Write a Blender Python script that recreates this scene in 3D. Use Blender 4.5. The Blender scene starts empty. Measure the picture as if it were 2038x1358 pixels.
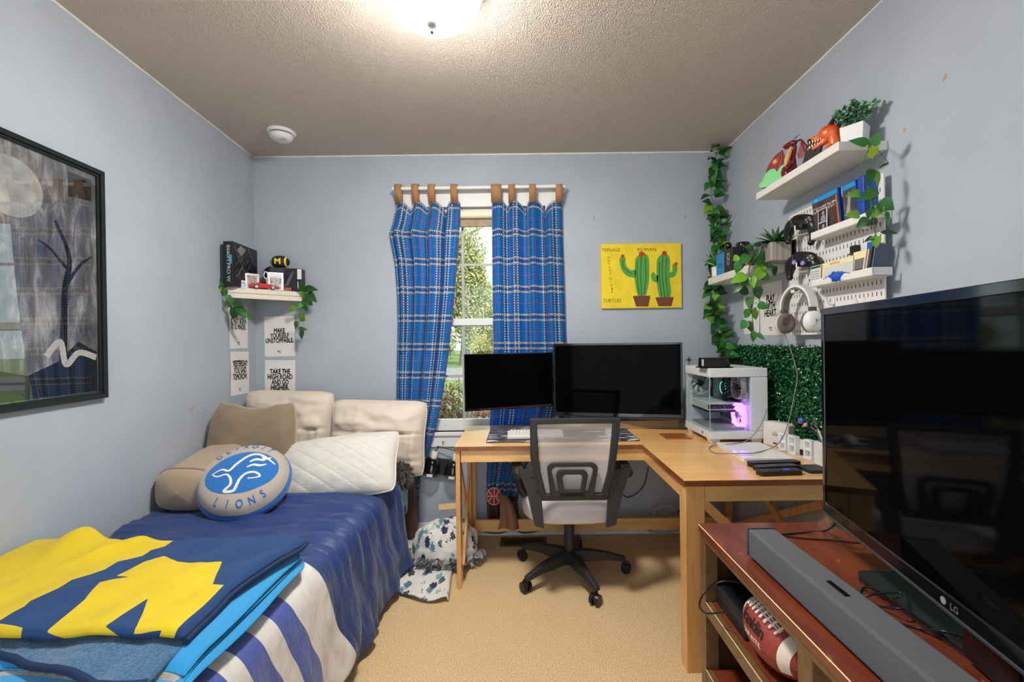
import bpy, math, random
from mathutils import Vector, Matrix, noise
random.seed(7)
SC = bpy.context.scene
COL = SC.collection
V = Vector
PI = math.pi

# ------------------------------------------------------------------ camera
FPX, PX0, PY0, CAMZ, ROLL = 880.0, 1040.0, 681.0, 1.235, 0.012
CR, SR = math.cos(ROLL), math.sin(ROLL)
cam_d = bpy.data.cameras.new('camera')
cam = bpy.data.objects.new('camera', cam_d)
COL.objects.link(cam)
cam_d.sensor_fit = 'HORIZONTAL'
cam_d.sensor_width = 36.0
cam_d.lens = 36.0 * FPX / 2038.0
cam_d.shift_x = (1019.0 - PX0) / 2038.0
cam_d.shift_y = (PY0 - 679.0) / 2038.0
cam_d.clip_start = 0.02
cam.matrix_world = Matrix(((CR, SR, 0, 0), (0, 0, -1, 0), (-SR, CR, 0, CAMZ), (0, 0, 0, 1)))
SC.camera = cam

# ------------------------------------------------------------------ view / world / sun
SC.view_settings.view_transform = 'Standard'
SC.view_settings.look = 'None'
SC.view_settings.exposure = 1.76
SC.view_settings.gamma = 1.0
SC.cycles.max_bounces = 10
SC.cycles.diffuse_bounces = 5
SC.cycles.transparent_max_bounces = 24
SC.cycles.caustics_reflective = False
SC.cycles.caustics_refractive = False
SC.cycles.sample_clamp_indirect = 6.0
world = bpy.data.worlds.new('world')
SC.world = world
world.use_nodes = True
wn = world.node_tree
bg = wn.nodes['Background']
sky = wn.nodes.new('ShaderNodeTexSky')
sky.sky_type = 'HOSEK_WILKIE'
sky.turbidity = 3.0
sky.ground_albedo = 0.4
sky.sun_direction = V((0.35, -0.6, 0.72)).normalized()
wmix = wn.nodes.new('ShaderNodeMixRGB')
wmix.inputs[0].default_value = 0.55
wmix.inputs[2].default_value = (0.80, 0.90, 1.0, 1)
wn.links.new(sky.outputs[0], wmix.inputs[1])
wn.links.new(wmix.outputs[0], bg.inputs[0])
bg.inputs[1].default_value = 1.15
sun_d = bpy.data.lights.new('sun', 'SUN')
sun_d.energy = 1.6
sun_d.angle = 0.01
sun_d.color = (1.0, 0.95, 0.85)
sun = bpy.data.objects.new('sun', sun_d)
COL.objects.link(sun)
sun.rotation_euler = V((-0.35, 0.6, -0.72)).to_track_quat('-Z', 'Y').to_euler()
sun.location = (3, -5, 8)
LAMP_POWER = 78.0

# ------------------------------------------------------------------ pixel to place (photo pixels, known depth)
def ray(px, py):
    u, v = px - PX0, py - PY0
    return V(((CR * u - SR * v) / FPX, 1.0, -(SR * u + CR * v) / FPX))
def aty(px, py, y):
    r = ray(px, py)
    return V((r.x * y, y, CAMZ + r.z * y))
def atz(px, py, z):
    r = ray(px, py)
    t = (z - CAMZ) / r.z
    return V((r.x * t, t, z))
def atx(px, py, x):
    r = ray(px, py)
    t = x / r.x
    return V((x, t, CAMZ + r.z * t))
YB, XR, ZC = 2.839, 1.305, 2.447
LW0, LWK = -1.715, -0.074
def xleft(y): return LW0 + LWK * (y - YB)
def atleft(px, py, off=0.0):
    r = ray(px, py)
    t = (LW0 + off - LWK * YB) / (r.x - LWK)
    return V((r.x * t, t, CAMZ + r.z * t))

# ------------------------------------------------------------------ materials
def lin(c):
    out = []
    for x in c[:3]:
        x /= 255.0
        out.append(x / 12.92 if x <= 0.04045 else ((x + 0.055) / 1.055) ** 2.4)
    return (out[0], out[1], out[2], 1.0)
MATS = {}
class NT:
    def __init__(s, name):
        s.m = bpy.data.materials.new(name)
        s.m.use_nodes = True
        s.t = s.m.node_tree
        s.b = s.t.nodes['Principled BSDF']
        s.out = s.t.nodes['Material Output']
    def n(s, typ, **kw):
        nd = s.t.nodes.new(typ)
        for k, v in kw.items():
            if k.startswith('i_'):
                key = k[2:]
                key = int(key) if key.isdigit() else key
                s.put(nd.inputs[key], v)
            else:
                setattr(nd, k, v)
        return nd
    def put(s, sock, v):
        if hasattr(v, 'is_output'):
            s.t.links.new(v, sock)
        elif isinstance(v, bpy.types.Node):
            s.t.links.new(v.outputs[0], sock)
        else:
            sock.default_value = v
    def math(s, op, a, b=0.0):
        nd = s.t.nodes.new('ShaderNodeMath')
        nd.operation = op
        s.put(nd.inputs[0], a)
        s.put(nd.inputs[1], b)
        return nd.outputs[0]
    def mix(s, f, a, b):
        nd = s.t.nodes.new('ShaderNodeMixRGB')
        s.put(nd.inputs[0], f); s.put(nd.inputs[1], a); s.put(nd.inputs[2], b)
        return nd.outputs[0]
    def coord(s, kind='Object', scale=None):
        tc = s.t.nodes.new('ShaderNodeTexCoord')
        o = tc.outputs[kind]
        if scale:
            mp = s.t.nodes.new('ShaderNodeMapping')
            mp.inputs['Scale'].default_value = scale
            s.t.links.new(o, mp.inputs[0])
            o = mp.outputs[0]
        return o
    def noise(s, scale, detail=3.0, co=None, rough=0.55, dist=0.0):
        nd = s.n('ShaderNodeTexNoise')
        nd.inputs['Scale'].default_value = scale
        nd.inputs['Detail'].default_value = detail
        nd.inputs['Roughness'].default_value = rough
        nd.inputs['Distortion'].default_value = dist
        s.t.links.new(co if co is not None else s.coord(), nd.inputs['Vector'])
        return nd.outputs[0]
    def ramp(s, f, stops):
        nd = s.t.nodes.new('ShaderNodeValToRGB')
        s.put(nd.inputs[0], f)
        e = nd.color_ramp.elements
        e[0].position, e[0].color = stops[0]
        e[1].position, e[1].color = stops[-1]
        for p, c in stops[1:-1]:
            x = e.new(p); x.color = c
        return nd.outputs[0]
    def bump(s, h, strength=0.3, dist=0.01):
        nd = s.n('ShaderNodeBump')
        nd.inputs['Strength'].default_value = strength
        nd.inputs['Distance'].default_value = dist
        s.put(nd.inputs['Height'], h)
        s.t.links.new(nd.outputs[0], s.b.inputs['Normal'])
    def set(s, **kw):
        for k, v in kw.items():
            s.put(s.b.inputs[k.replace('_', ' ')], v)
def mat(name, rgb, rough=0.5, metal=0.0, vary=None, bump=None, coat=0.0, emit=0.0, sheen=0.0, alpha=1.0, spec=0.5, scale=None):
    """vary=(second rgb, noise scale[, detail]); bump=(noise scale, strength, distance)"""
    if name in MATS: return MATS[name]
    m = NT(name)
    c = lin(rgb)
    co = m.coord('Object', scale) if scale else None
    if vary:
        f = m.noise(vary[1], vary[2] if len(vary) > 2 else 3.0, co)
        f = m.ramp(f, [(0.35, (0, 0, 0, 1)), (0.65, (1, 1, 1, 1))])
        m.set(Base_Color=m.mix(f, c, lin(vary[0])))
    else:
        m.set(Base_Color=c)
    m.set(Roughness=rough, Metallic=metal)
    m.b.inputs['Specular IOR Level'].default_value = spec
    if coat:
        m.set(Coat_Weight=coat); m.b.inputs['Coat Roughness'].default_value = 0.06
    if sheen:
        m.b.inputs['Sheen Weight'].default_value = sheen
    if emit:
        m.b.inputs['Emission Color'].default_value = c
        m.b.inputs['Emission Strength'].default_value = emit
    if alpha < 1:
        m.b.inputs['Alpha'].default_value = alpha
    if bump:
        m.bump(m.noise(bump[0], 4.0, co), bump[1], bump[2])
    MATS[name] = m.m
    return m.m
def glass(name, tint=(255, 255, 255), strength=0.9, rough=0.0, fres=1.45):
    """thin clear sheet: mostly see-through with a fresnel reflection"""
    if name in MATS: return MATS[name]
    m = NT(name)
    tr = m.n('ShaderNodeBsdfTransparent'); tr.inputs[0].default_value = lin(tint)
    gl = m.n('ShaderNodeBsdfGlossy'); gl.inputs['Roughness'].default_value = rough
    lw = m.n('ShaderNodeLayerWeight'); lw.inputs[0].default_value = .5
    fc = m.math('ADD', .04, m.math('MULTIPLY', .9, m.math('POWER', lw.outputs['Facing'], 5.0)))
    mx = m.n('ShaderNodeMixShader')
    m.t.links.new(m.math('MULTIPLY', fc, strength), mx.inputs[0])
    m.t.links.new(tr.outputs[0], mx.inputs[1]); m.t.links.new(gl.outputs[0], mx.inputs[2])
    m.t.links.new(mx.outputs[0], m.out.inputs[0])
    MATS[name] = m.m
    return m.m

# ------------------------------------------------------------------ mesh builder
class MB:
    def __init__(s):
        s.v, s.f, s.mi, s.sm, s.uv = [], [], [], [], {}
    def add(s, verts, faces, mi=0, smooth=False, uvs=None):
        b = len(s.v)
        s.v.extend(V(p) for p in verts)
        for f in faces:
            s.f.append(tuple(b + i for i in f)); s.mi.append(mi); s.sm.append(smooth)
        if uvs:
            for i, q in enumerate(uvs): s.uv[b + i] = q
        return s
    def box(s, x0, x1, y0, y1, z0, z1, mi=0):
        p = [(x, y, z) for x in (x0, x1) for y in (y0, y1) for z in (z0, z1)]
        return s.add(p, [(0, 1, 3, 2), (4, 6, 7, 5), (0, 4, 5, 1), (2, 3, 7, 6), (0, 2, 6, 4), (1, 5, 7, 3)], mi)
    def obox(s, M, x0, x1, y0, y1, z0, z1, mi=0):
        p = [M @ V((x, y, z)) for x in (x0, x1) for y in (y0, y1) for z in (z0, z1)]
        return s.add(p, [(0, 1, 3, 2), (4, 6, 7, 5), (0, 4, 5, 1), (2, 3, 7, 6), (0, 2, 6, 4), (1, 5, 7, 3)], mi)
    def beam(s, a, b, w, h, mi=0, up=(0, 0, 1)):
        """box along a-b, w across, h along up"""
        a, b = V(a), V(b)
        d = b - a
        M = frame(a, d, V(up).cross(d))
        z = M.to_3x3().col[2]
        return s.obox(M, 0, d.length, -w / 2, w / 2, -h / 2, h / 2, mi)
    def cyl(s, a, b, r0, r1=None, n=16, mi=0, smooth=True, caps=True):
        r1 = r0 if r1 is None else r1
        a, b = V(a), V(b)
        z = (b - a).normalized()
        x = z.orthogonal().normalized(); y = z.cross(x)
        ring = [(math.cos(2 * PI * i / n), math.sin(2 * PI * i / n)) for i in range(n)]
        p = [a + (x * c + y * t) * r0 for c, t in ring] + [b + (x * c + y * t) * r1 for c, t in ring]
        s.add(p, [(i, (i + 1) % n, n + (i + 1) % n, n + i) for i in range(n)], mi, smooth)
        if caps:
            if r0 > 1e-6: s.add(p[:n], [tuple(range(n - 1, -1, -1))], mi)
            if r1 > 1e-6: s.add(p[n:], [tuple(range(n))], mi)
        return s
    def tube(s, pts, r, n=8, mi=0, caps=True, closed=False):
        pts = [V(p) for p in pts]
        m = len(pts)
        rr = r if isinstance(r, (list, tuple)) else [r] * m
        prev = None
        vs = []
        for i in range(m):
            t = (pts[min(i + 1, m - 1)] - pts[max(i - 1, 0)])
            t = t.normalized() if t.length > 1e-9 else V((0, 0, 1))
            if prev is None: x = t.orthogonal().normalized()
            else:
                x = prev - t * prev.dot(t)
                x = x.normalized() if x.length > 1e-6 else t.orthogonal().normalized()
            prev = x
            y = t.cross(x)
            vs += [pts[i] + (x * math.cos(2 * PI * k / n) + y * math.sin(2 * PI * k / n)) * rr[i] for k in range(n)]
        fs = [(i * n + k, i * n + (k + 1) % n, (i + 1) * n + (k + 1) % n, (i + 1) * n + k) for i in range(m - 1) for k in range(n)]
        s.add(vs, fs, mi, True)
        if caps:
            s.add(vs[:n], [tuple(range(n - 1, -1, -1))], mi)
            s.add(vs[-n:], [tuple(range(n))], mi)
        return s
    def lathe(s, prof, M=None, n=32, mi=0, smooth=True):
        M = M or Matrix()
        vs = [M @ V((r * math.cos(2 * PI * k / n), r * math.sin(2 * PI * k / n), z)) for r, z in prof for k in range(n)]
        fs = [(i * n + k, i * n + (k + 1) % n, (i + 1) * n + (k + 1) % n, (i + 1) * n + k) for i in range(len(prof) - 1) for k in range(n)]
        return s.add(vs, fs, mi, smooth)
    def ell(s, c, r, M=None, n=20, m=12, mi=0, p=1.0):
        """ellipsoid; p<1 makes it boxier"""
        M3 = M.to_3x3() if M else Matrix.Identity(3)
        c = V(c)
        sp = lambda a: math.copysign(abs(a) ** p, a)
        vs = []
        for j in range(m + 1):
            th = -PI / 2 + PI * j / m
            for i in range(n):
                ph = 2 * PI * i / n
                vs.append(c + M3 @ V((r[0] * sp(math.cos(th)) * sp(math.cos(ph)), r[1] * sp(math.cos(th)) * sp(math.sin(ph)), r[2] * sp(math.sin(th)))))
        fs = [(j * n + i, j * n + (i + 1) % n, (j + 1) * n + (i + 1) % n, (j + 1) * n + i) for j in range(m) for i in range(n)]
        return s.add(vs, fs, mi, True)
    def grid(s, fn, nu, nv, mi=0, uv=None, mif=None, smooth=True, closed_u=False):
        """fn(u,v)->point for u,v in 0..1; uv(u,v)->(U,V); mif(u,v)->material index"""
        b = len(s.v)
        for j in range(nv + 1):
            for i in range(nu + 1):
                u, v = i / nu, j / nv
                if uv: s.uv[len(s.v)] = uv(u, v)
                s.v.append(V(fn(u, v)))
        for j in range(nv):
            for i in range(nu):
                a = b + j * (nu + 1) + i
                s.f.append((a, a + 1, a + nu + 2, a + nu + 1))
                s.mi.append(mif((i + .5) / nu, (j + .5) / nv) if mif else mi)
                s.sm.append(smooth)
        return s
    def prism(s, poly, z0, z1, M=None, mi=0, side=None):
        M = M or Matrix()
        n = len(poly)
        a = [M @ V((x, y, z0)) for x, y in poly]
        b = [M @ V((x, y, z1)) for x, y in poly]
        s.add(a, [tuple(range(n - 1, -1, -1))], mi)
        s.add(b, [tuple(range(n))], mi)
        return s.add(a + b, [(i, (i + 1) % n, n + (i + 1) % n, n + i) for i in range(n)], mi if side is None else side)
    def ring(s, outer, inner, z0, z1, M=None, mi=0):
        """frame between two loops of equal length"""
        M = M or Matrix()
        n = len(outer)
        L = [[M @ V((x, y, z)) for x, y in lp] for lp in (outer, inner) for z in (z0, z1)]
        vs = L[0] + L[1] + L[2] + L[3]
        fs = []
        for i in range(n):
            j = (i + 1) % n
            fs += [(n + i, n + j, 3 * n + j, 3 * n + i), (j, i, 2 * n + i, 2 * n + j), (i, j, n + j, n + i), (2 * n + j, 2 * n + i, 3 * n + i, 3 * n + j)]
        return s.add(vs, fs, mi)
    def quad(s, a, b, c, d, mi=0):
        return s.add([a, b, c, d], [(0, 1, 2, 3)], mi)
    def ribbon(s, pts, w, z=0.0, mi=0):
        """flat stroke in the XY plane; w number or list"""
        m = len(pts)
        vs = []
        for i, p in enumerate(pts):
            a, b = pts[max(i - 1, 0)], pts[min(i + 1, m - 1)]
            t = V((b[0] - a[0], b[1] - a[1]))
            t = t.normalized() if t.length > 1e-9 else V((1, 0))
            ww = (w[i] if isinstance(w, (list, tuple)) else w) / 2
            vs += [V((p[0] - t.y * ww, p[1] + t.x * ww, z)), V((p[0] + t.y * ww, p[1] - t.x * ww, z))]
        return s.add(vs, [(2 * i, 2 * i + 1, 2 * i + 3, 2 * i + 2) for i in range(m - 1)], mi)
    def mesh(s, name, mats, T=None):
        me = bpy.data.meshes.new(name)
        vs = [T @ p for p in s.v] if T else s.v
        me.from_pydata([tuple(p) for p in vs], [], s.f)
        for m in (mats if isinstance(mats, (list, tuple)) else [mats]): me.materials.append(m)
        me.polygons.foreach_set('material_index', s.mi)
        me.polygons.foreach_set('use_smooth', s.sm)
        if s.uv:
            ul = me.uv_layers.new(name='UVMap')
            for l in me.loops:
                ul.data[l.index].uv = s.uv.get(l.vertex_index, (0, 0))
        me.update()
        return me
def frame(o, x, y):
    x = V(x).normalized(); y = V(y)
    y = (y - x * y.dot(x)).normalized(); z = x.cross(y)
    M = Matrix.Identity(4)
    for i in range(3):
        M[i][0], M[i][1], M[i][2], M[i][3] = x[i], y[i], z[i], o[i]
    return M
def TR(x=0, y=0, z=0, rz=0, rx=0, ry=0, s=1):
    return Matrix.Translation((x, y, z)) @ Matrix.Rotation(rz, 4, 'Z') @ Matrix.Rotation(ry, 4, 'Y') @ Matrix.Rotation(rx, 4, 'X') @ Matrix.Scale(s, 4)
def smooth_path(pts, k=6):
    """Catmull-Rom through pts"""
    pts = [V(p) for p in pts]
    out = []
    for i in range(len(pts) - 1):
        p0, p1, p2, p3 = pts[max(i - 1, 0)], pts[i], pts[i + 1], pts[min(i + 2, len(pts) - 1)]
        for j in range(k):
            t = j / k
            out.append(0.5 * ((2 * p1) + (p2 - p0) * t + (2 * p0 - 5 * p1 + 4 * p2 - p3) * t * t + (3 * p1 - p0 - 3 * p2 + p3) * t ** 3))
    out.append(pts[-1])
    return out
def rrect(x0, x1, y0, y1, r, n=5):
    out = []
    for cx, cy, a in ((x1 - r, y1 - r, 0), (x0 + r, y1 - r, 90), (x0 + r, y0 + r, 180), (x1 - r, y0 + r, 270)):
        for i in range(n + 1):
            t = math.radians(a + 90 * i / n)
            out.append((cx + r * math.cos(t), cy + r * math.sin(t)))
    return out

# ------------------------------------------------------------------ scene tree
WM = {}
def thing(name, label, cat, T=(0, 0, 0), group=None):
    o = bpy.data.objects.new(name, None)
    COL.objects.link(o)
    o.empty_display_size = 0.05
    M = T if isinstance(T, Matrix) else Matrix.Translation(T)
    o.matrix_world = M
    WM[o.name] = M.copy()
    o['label'] = label; o['category'] = cat
    if group: o['group'] = group
    return o
def part(parent, name, mb, mats, world=False, bevel=0.0, sub=0, label=None, seg=2, solid=0.0):
    M = WM[parent.name]
    me = mb.mesh(name, mats, M.inverted() if world else None)
    o = bpy.data.objects.new(name, me)
    COL.objects.link(o)
    o.parent = parent
    WM[o.name] = M
    if label: o['label'] = label
    mods(o, bevel, sub, seg, solid)
    return o
def mods(o, bevel, sub, seg=2, solid=0.0):
    if solid:
        md = o.modifiers.new('solid', 'SOLIDIFY'); md.thickness = solid; md.offset = 0
    if bevel:
        md = o.modifiers.new('bevel', 'BEVEL'); md.width = bevel; md.segments = seg; md.limit_method = 'ANGLE'; md.angle_limit = 0.6
    if sub:
        md = o.modifiers.new('sub', 'SUBSURF'); md.levels = sub; md.render_levels = sub
def solo(name, label, cat, mb, mats, T=None, group=None, bevel=0.0, sub=0, world=False, kind=None, seg=2, solid=0.0):
    M = (T if isinstance(T, Matrix) else Matrix.Translation(T)) if T is not None else Matrix()
    me = mb.mesh(name, mats, M.inverted() if world else None)
    o = bpy.data.objects.new(name, me)
    COL.objects.link(o)
    o.matrix_world = M
    WM[o.name] = M.copy()
    if label: o['label'] = label
    if cat: o['category'] = cat
    if group: o['group'] = group
    if kind: o['kind'] = kind
    mods(o, bevel, sub, seg, solid)
    return o
def struct(name, mb, mats, bevel=0.0, parent=None):
    if parent: return part(parent, name, mb, mats, world=True, bevel=bevel)
    return solo(name, None, None, mb, mats, kind='structure', bevel=bevel)
def copy_thing(root, T, label, name=None):
    r = root.copy(); COL.objects.link(r)
    M = T if isinstance(T, Matrix) else Matrix.Translation(T)
    r.matrix_world = M
    WM[r.name] = M.copy()
    r['label'] = label
    for ch in list(root.children):
        c = ch.copy(); COL.objects.link(c); c.parent = r; WM[c.name] = M
        for g in list(ch.children):
            d = g.copy(); COL.objects.link(d); d.parent = c; WM[d.name] = M
    return r
_tc = {}
def glyphs(body, bold=0.0):
    key = (body, bold)
    if key not in _tc:
        cu = bpy.data.curves.new('lettering', 'FONT')
        cu.body = body; cu.size = 1.0; cu.offset = bold; cu.align_x = 'CENTER'; cu.resolution_u = 3
        ob = bpy.data.objects.new('lettering', cu)
        COL.objects.link(ob)
        dg = bpy.context.evaluated_depsgraph_get()
        me = bpy.data.meshes.new_from_object(ob.evaluated_get(dg))
        _tc[key] = ([v.co.copy() for v in me.vertices], [tuple(p.vertices) for p in me.polygons])
        bpy.data.objects.remove(ob); bpy.data.curves.remove(cu); bpy.data.meshes.remove(me)
    return _tc[key]
def fine(vs, fs, lim=.12):
    vs = list(vs); tris = []
    for f in fs:
        for i in range(1, len(f) - 1): tris.append((f[0], f[i], f[i + 1]))
    out, stack, mid = [], tris, {}
    while stack:
        t = stack.pop()
        e = max(((vs[t[i]] - vs[t[(i + 1) % 3]]).length, i) for i in range(3))
        if e[0] < lim: out.append(t); continue
        i = e[1]; a, b, c = t[i], t[(i + 1) % 3], t[(i + 2) % 3]
        key = (min(a, b), max(a, b))
        if key not in mid: mid[key] = len(vs); vs.append((vs[a] + vs[b]) / 2)
        m = mid[key]; stack += [(a, m, c), (m, b, c)]
    return vs, out
def text(mb, body, x, y, size, width=None, z=0.001, mi=0, bold=0.03, rot=0.0, sx=1.0, M=None, surf=None):
    """letters in the XY plane, centred on x, baseline y; width fits the line to that width"""
    vs, fs = glyphs(body, 0.0)
    if surf: vs, fs = fine(vs, fs)
    if width:
        w = max(v.x for v in vs) - min(v.x for v in vs)
        cx = (max(v.x for v in vs) + min(v.x for v in vs)) / 2
        sx = width / (w * size)
    else: cx = 0
    c, s_ = math.cos(rot), math.sin(rot)
    k = bold * .55
    for ox, oy in (((0, 0), (k, 0), (-k, 0), (0, k), (0, -k)) if bold > .012 else ((0, 0),)):
        out = []
        for v in vs:
            a, b = (v.x - cx + ox) * size * sx, (v.y + oy) * size
            p = V((x + a * c - b * s_, y + a * s_ + b * c, z))
            if surf: p.z = surf(p.x, p.y) + z
            out.append(M @ p if M else p)
        mb.add(out, fs, mi)
LEAF = [(0, 0.03), (0.03, 0.26), (0.11, 0.42), (0.25, 0.50), (0.42, 0.48), (0.6, 0.38), (0.77, 0.22), (0.91, 0.08), (1.0, 0.005)]
SPEAR = [(0, 0.25), (0.15, 0.45), (0.4, 0.5), (0.65, 0.4), (0.85, 0.2), (1.0, 0.01)]
def leaf(mb, o, d, nrm, L, W, mi=0, fold=0.25, bend=0.3, shape=LEAF):
    """leaf from o towards d, upper face towards nrm"""
    d = V(d).normalized(); nrm = V(nrm)
    nrm = nrm - d * nrm.dot(d)
    nrm = nrm.normalized() if nrm.length > 1e-5 else d.orthogonal().normalized()
    sd = d.cross(nrm)
    vs = []
    for t, w in shape:
        c = V(o) + d * (L * t) - nrm * (bend * L * t * t)
        e = nrm * (fold * w * W)
        vs += [c + sd * (w * W) + e, c, c - sd * (w * W) + e]
    n = len(shape)
    fs = []
    for i in range(n - 1):
        a = 3 * i
        fs += [(a, a + 1, a + 4, a + 3), (a + 1, a + 2, a + 5, a + 4)]
    mb.add(vs, fs, mi, True)
def rv(a=1.0): return V((random.uniform(-a, a), random.uniform(-a, a), random.uniform(-a, a)))
def jit(a): return random.uniform(-a, a)
def inside(p, poly):
    x, y = p
    r = False
    j = len(poly) - 1
    for i in range(len(poly)):
        xi, yi = poly[i]; xj, yj = poly[j]
        if (yi > y) != (yj > y) and x < (xj - xi) * (y - yi) / (yj - yi) + xi: r = not r
        j = i
    return r
def nz(x, y, z=0.0): return noise.noise(V((x, y, z)))
# ------------------------------------------------------------------ shared materials
M_wall = mat('wall paint', (174, 181, 191), 0.75, bump=(260, 0.12, 0.002), vary=((168, 175, 185), 3.0))
M_white = mat('white paint', (226, 226, 224), 0.4)
M_trimw = mat('trim white', (224, 224, 222), 0.5)
M_black = mat('black plastic', (20, 20, 22), 0.35)
M_softblack = mat('matte black', (26, 27, 29), 0.6)
M_gloss = mat('gloss black', (8, 8, 9), 0.08, coat=0.4)
M_ink = mat('black ink', (18, 18, 20), 0.7)
M_chrome = mat('chrome', (200, 200, 205), 0.2, 1.0)
M_paper = mat('paper', (228, 224, 218), 0.8)

def ceiling_mat():
    m = NT('ceiling texture')
    co = m.coord()
    n1 = m.noise(7, 3, co, dist=1.2)
    wv = m.n('ShaderNodeTexWave'); wv.inputs['Scale'].default_value = 26; wv.inputs['Distortion'].default_value = 26
    wv.inputs['Detail'].default_value = 3; wv.inputs['Detail Scale'].default_value = 1.1
    m.t.links.new(co, wv.inputs[0])
    h = m.math('ADD', m.math('MULTIPLY', wv.outputs[0], n1), m.math('MULTIPLY', m.noise(60, 4, co), 0.6))
    m.set(Base_Color=m.mix(m.noise(1.2, 3, co), lin((200, 188, 176)), lin((184, 172, 160))), Roughness=0.85)
    m.bump(h, 0.35, 0.012)
    return m.m
def carpet_mat():
    m = NT('carpet')
    co = m.coord()
    n = m.noise(240, 2, co); big = m.noise(4, 3, co)
    c = m.ramp(n, [(0.3, lin((182, 142, 94))), (0.5, lin((236, 202, 152))), (0.72, lin((253, 234, 198)))])
    m.set(Base_Color=m.mix(m.math('MULTIPLY', big, 0.35), c, lin((214, 176, 128))), Roughness=0.95)
    m.b.inputs['Specular IOR Level'].default_value = 0.1
    m.bump(m.noise(170, 3, co), 0.9, 0.012)
    return m.m
def wood_mat(name, a, b, rough=0.3, coat=0.3, axis=(1, 14, 14), speck=None):
    m = NT(name)
    co = m.coord('Object', axis)
    n = m.noise(2.2, 5, co, 0.6, 0.8)
    c = m.mix(m.ramp(n, [(0.3, (0, 0, 0, 1)), (0.7, (1, 1, 1, 1))]), lin(a), lin(b))
    if speck:
        k = m.noise(38, 2, m.coord()); k = m.ramp(k, [(0.70, (0, 0, 0, 1)), (0.76, (1, 1, 1, 1))])
        c = m.mix(m.math('MULTIPLY', k, 0.5), c, lin(speck))
    m.set(Base_Color=c, Roughness=rough, Coat_Weight=coat)
    m.b.inputs['Coat Roughness'].default_value = 0.12
    m.bump(n, 0.06, 0.003)
    return m.m
M_ceil, M_carpet = ceiling_mat(), carpet_mat()
M_deskx = wood_mat('desk wood x', (232, 186, 122), (214, 160, 96), axis=(1.2, 10, 10))
M_desky = wood_mat('desk wood y', (226, 178, 114), (206, 150, 88), axis=(10, 1.2, 10))
M_deskz = wood_mat('desk wood z', (222, 172, 108), (200, 144, 84), axis=(12, 12, 1.2))
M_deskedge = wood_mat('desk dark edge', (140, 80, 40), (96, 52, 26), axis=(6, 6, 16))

# ------------------------------------------------------------------ room shell
FY0, FY1 = -1.0, YB
WT = 0.12
lx0, lx1 = xleft(FY0), xleft(YB)
ox0, ox1, oz0, oz1 = -0.684, 0.155, 0.664, 2.105
mb = MB(); mb.box(-2.2, 2.0, FY0 - 0.2, YB + WT, -0.1, 0); struct('floor', mb, M_carpet)
mb = MB(); mb.box(-2.2, 2.0, FY0 - 0.2, YB + WT, ZC, ZC + 0.1); struct('ceiling', mb, M_ceil)
mb = MB()
wa, wb = xleft(FY0 - .1), xleft(YB + WT)
mb.add([(wa, FY0 - .1, 0), (wb, YB + WT, 0), (wb - .12, YB + WT, 0), (wa - .12, FY0 - .1, 0),
        (wa, FY0 - .1, ZC), (wb, YB + WT, ZC), (wb - .12, YB + WT, ZC), (wa - .12, FY0 - .1, ZC)],
       [(0, 1, 5, 4), (1, 2, 6, 5), (2, 3, 7, 6), (3, 0, 4, 7), (4, 5, 6, 7), (3, 2, 1, 0)])
struct('wall_left', mb, M_wall)
mb = MB(); mb.box(XR, XR + .12, FY0 - .1, YB + WT, 0, ZC); struct('wall_right', mb, M_wall)
mb = MB()
mb.box(lx1, ox0, YB, YB + WT, 0, ZC); mb.box(ox1, XR, YB, YB + WT, 0, ZC)
mb.box(ox0, ox1, YB, YB + WT, 0, oz0); mb.box(ox0, ox1, YB, YB + WT, oz1, ZC)
struct('wall_back', mb, M_wall)
mb = MB()
mb.box(lx0, -0.95, FY0 - .1, FY0, 0, ZC); mb.box(0.95, XR, FY0 - .1, FY0, 0, ZC); mb.box(-0.95, 0.95, FY0 - .1, FY0, 2.1, ZC)  # unseen wide opening behind the camera, added to let in fill daylight
struct('wall_front', mb, M_wall)
mb = MB(); mb.box(lx1, XR, YB - .012, YB - .0005, 0, 0.085); mb.box(lx1, XR, YB - .016, YB - .0005, 0, 0.02); struct('baseboard_back', mb, M_trimw, 0.003)
mb = MB(); mb.box(XR - .012, XR - .0005, FY0, YB - .012, 0, 0.085); struct('baseboard_right', mb, M_trimw, 0.003)
mb = MB(); mb.beam((lx0 + .006, FY0, .0425), (lx1 + .006, YB, .0425), .012, .085); struct('baseboard_left', mb, M_trimw, 0.003)
# thin ragged white edge where the paint stops under the ceiling
def ragged(name, a, b, out):
    mb = MB(); a, b, out = V(a), V(b), V(out)
    n = 160; vs = []
    for i in range(n + 1):
        p = a.lerp(b, i / n)
        h = 0.009 + 0.004 * nz(i * .35, a.x) + 0.003 * nz(i * 1.3, 3)
        vs += [p + V((0, 0, -.0005)), p + V((0, 0, -h)), p + out * .0035 + V((0, 0, -.0005)), p + out * .0035 + V((0, 0, -h))]
    fs = []
    for i in range(n):
        k = 4 * i
        fs += [(k + 2, k + 3, k + 7, k + 6), (k + 1, k + 5, k + 7, k + 3)]
    mb.add(vs, fs); struct(name, mb, M_trimw)
ragged('trim_1', (lx1, YB, ZC), (XR, YB, ZC), (0, -1, 0))
ragged('trim_2', (lx0, FY0, ZC), (lx1, YB, ZC), (1, 0, 0))
ragged('trim_3', (XR, FY0, ZC), (XR, YB, ZC), (-1, 0, 0))

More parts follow.
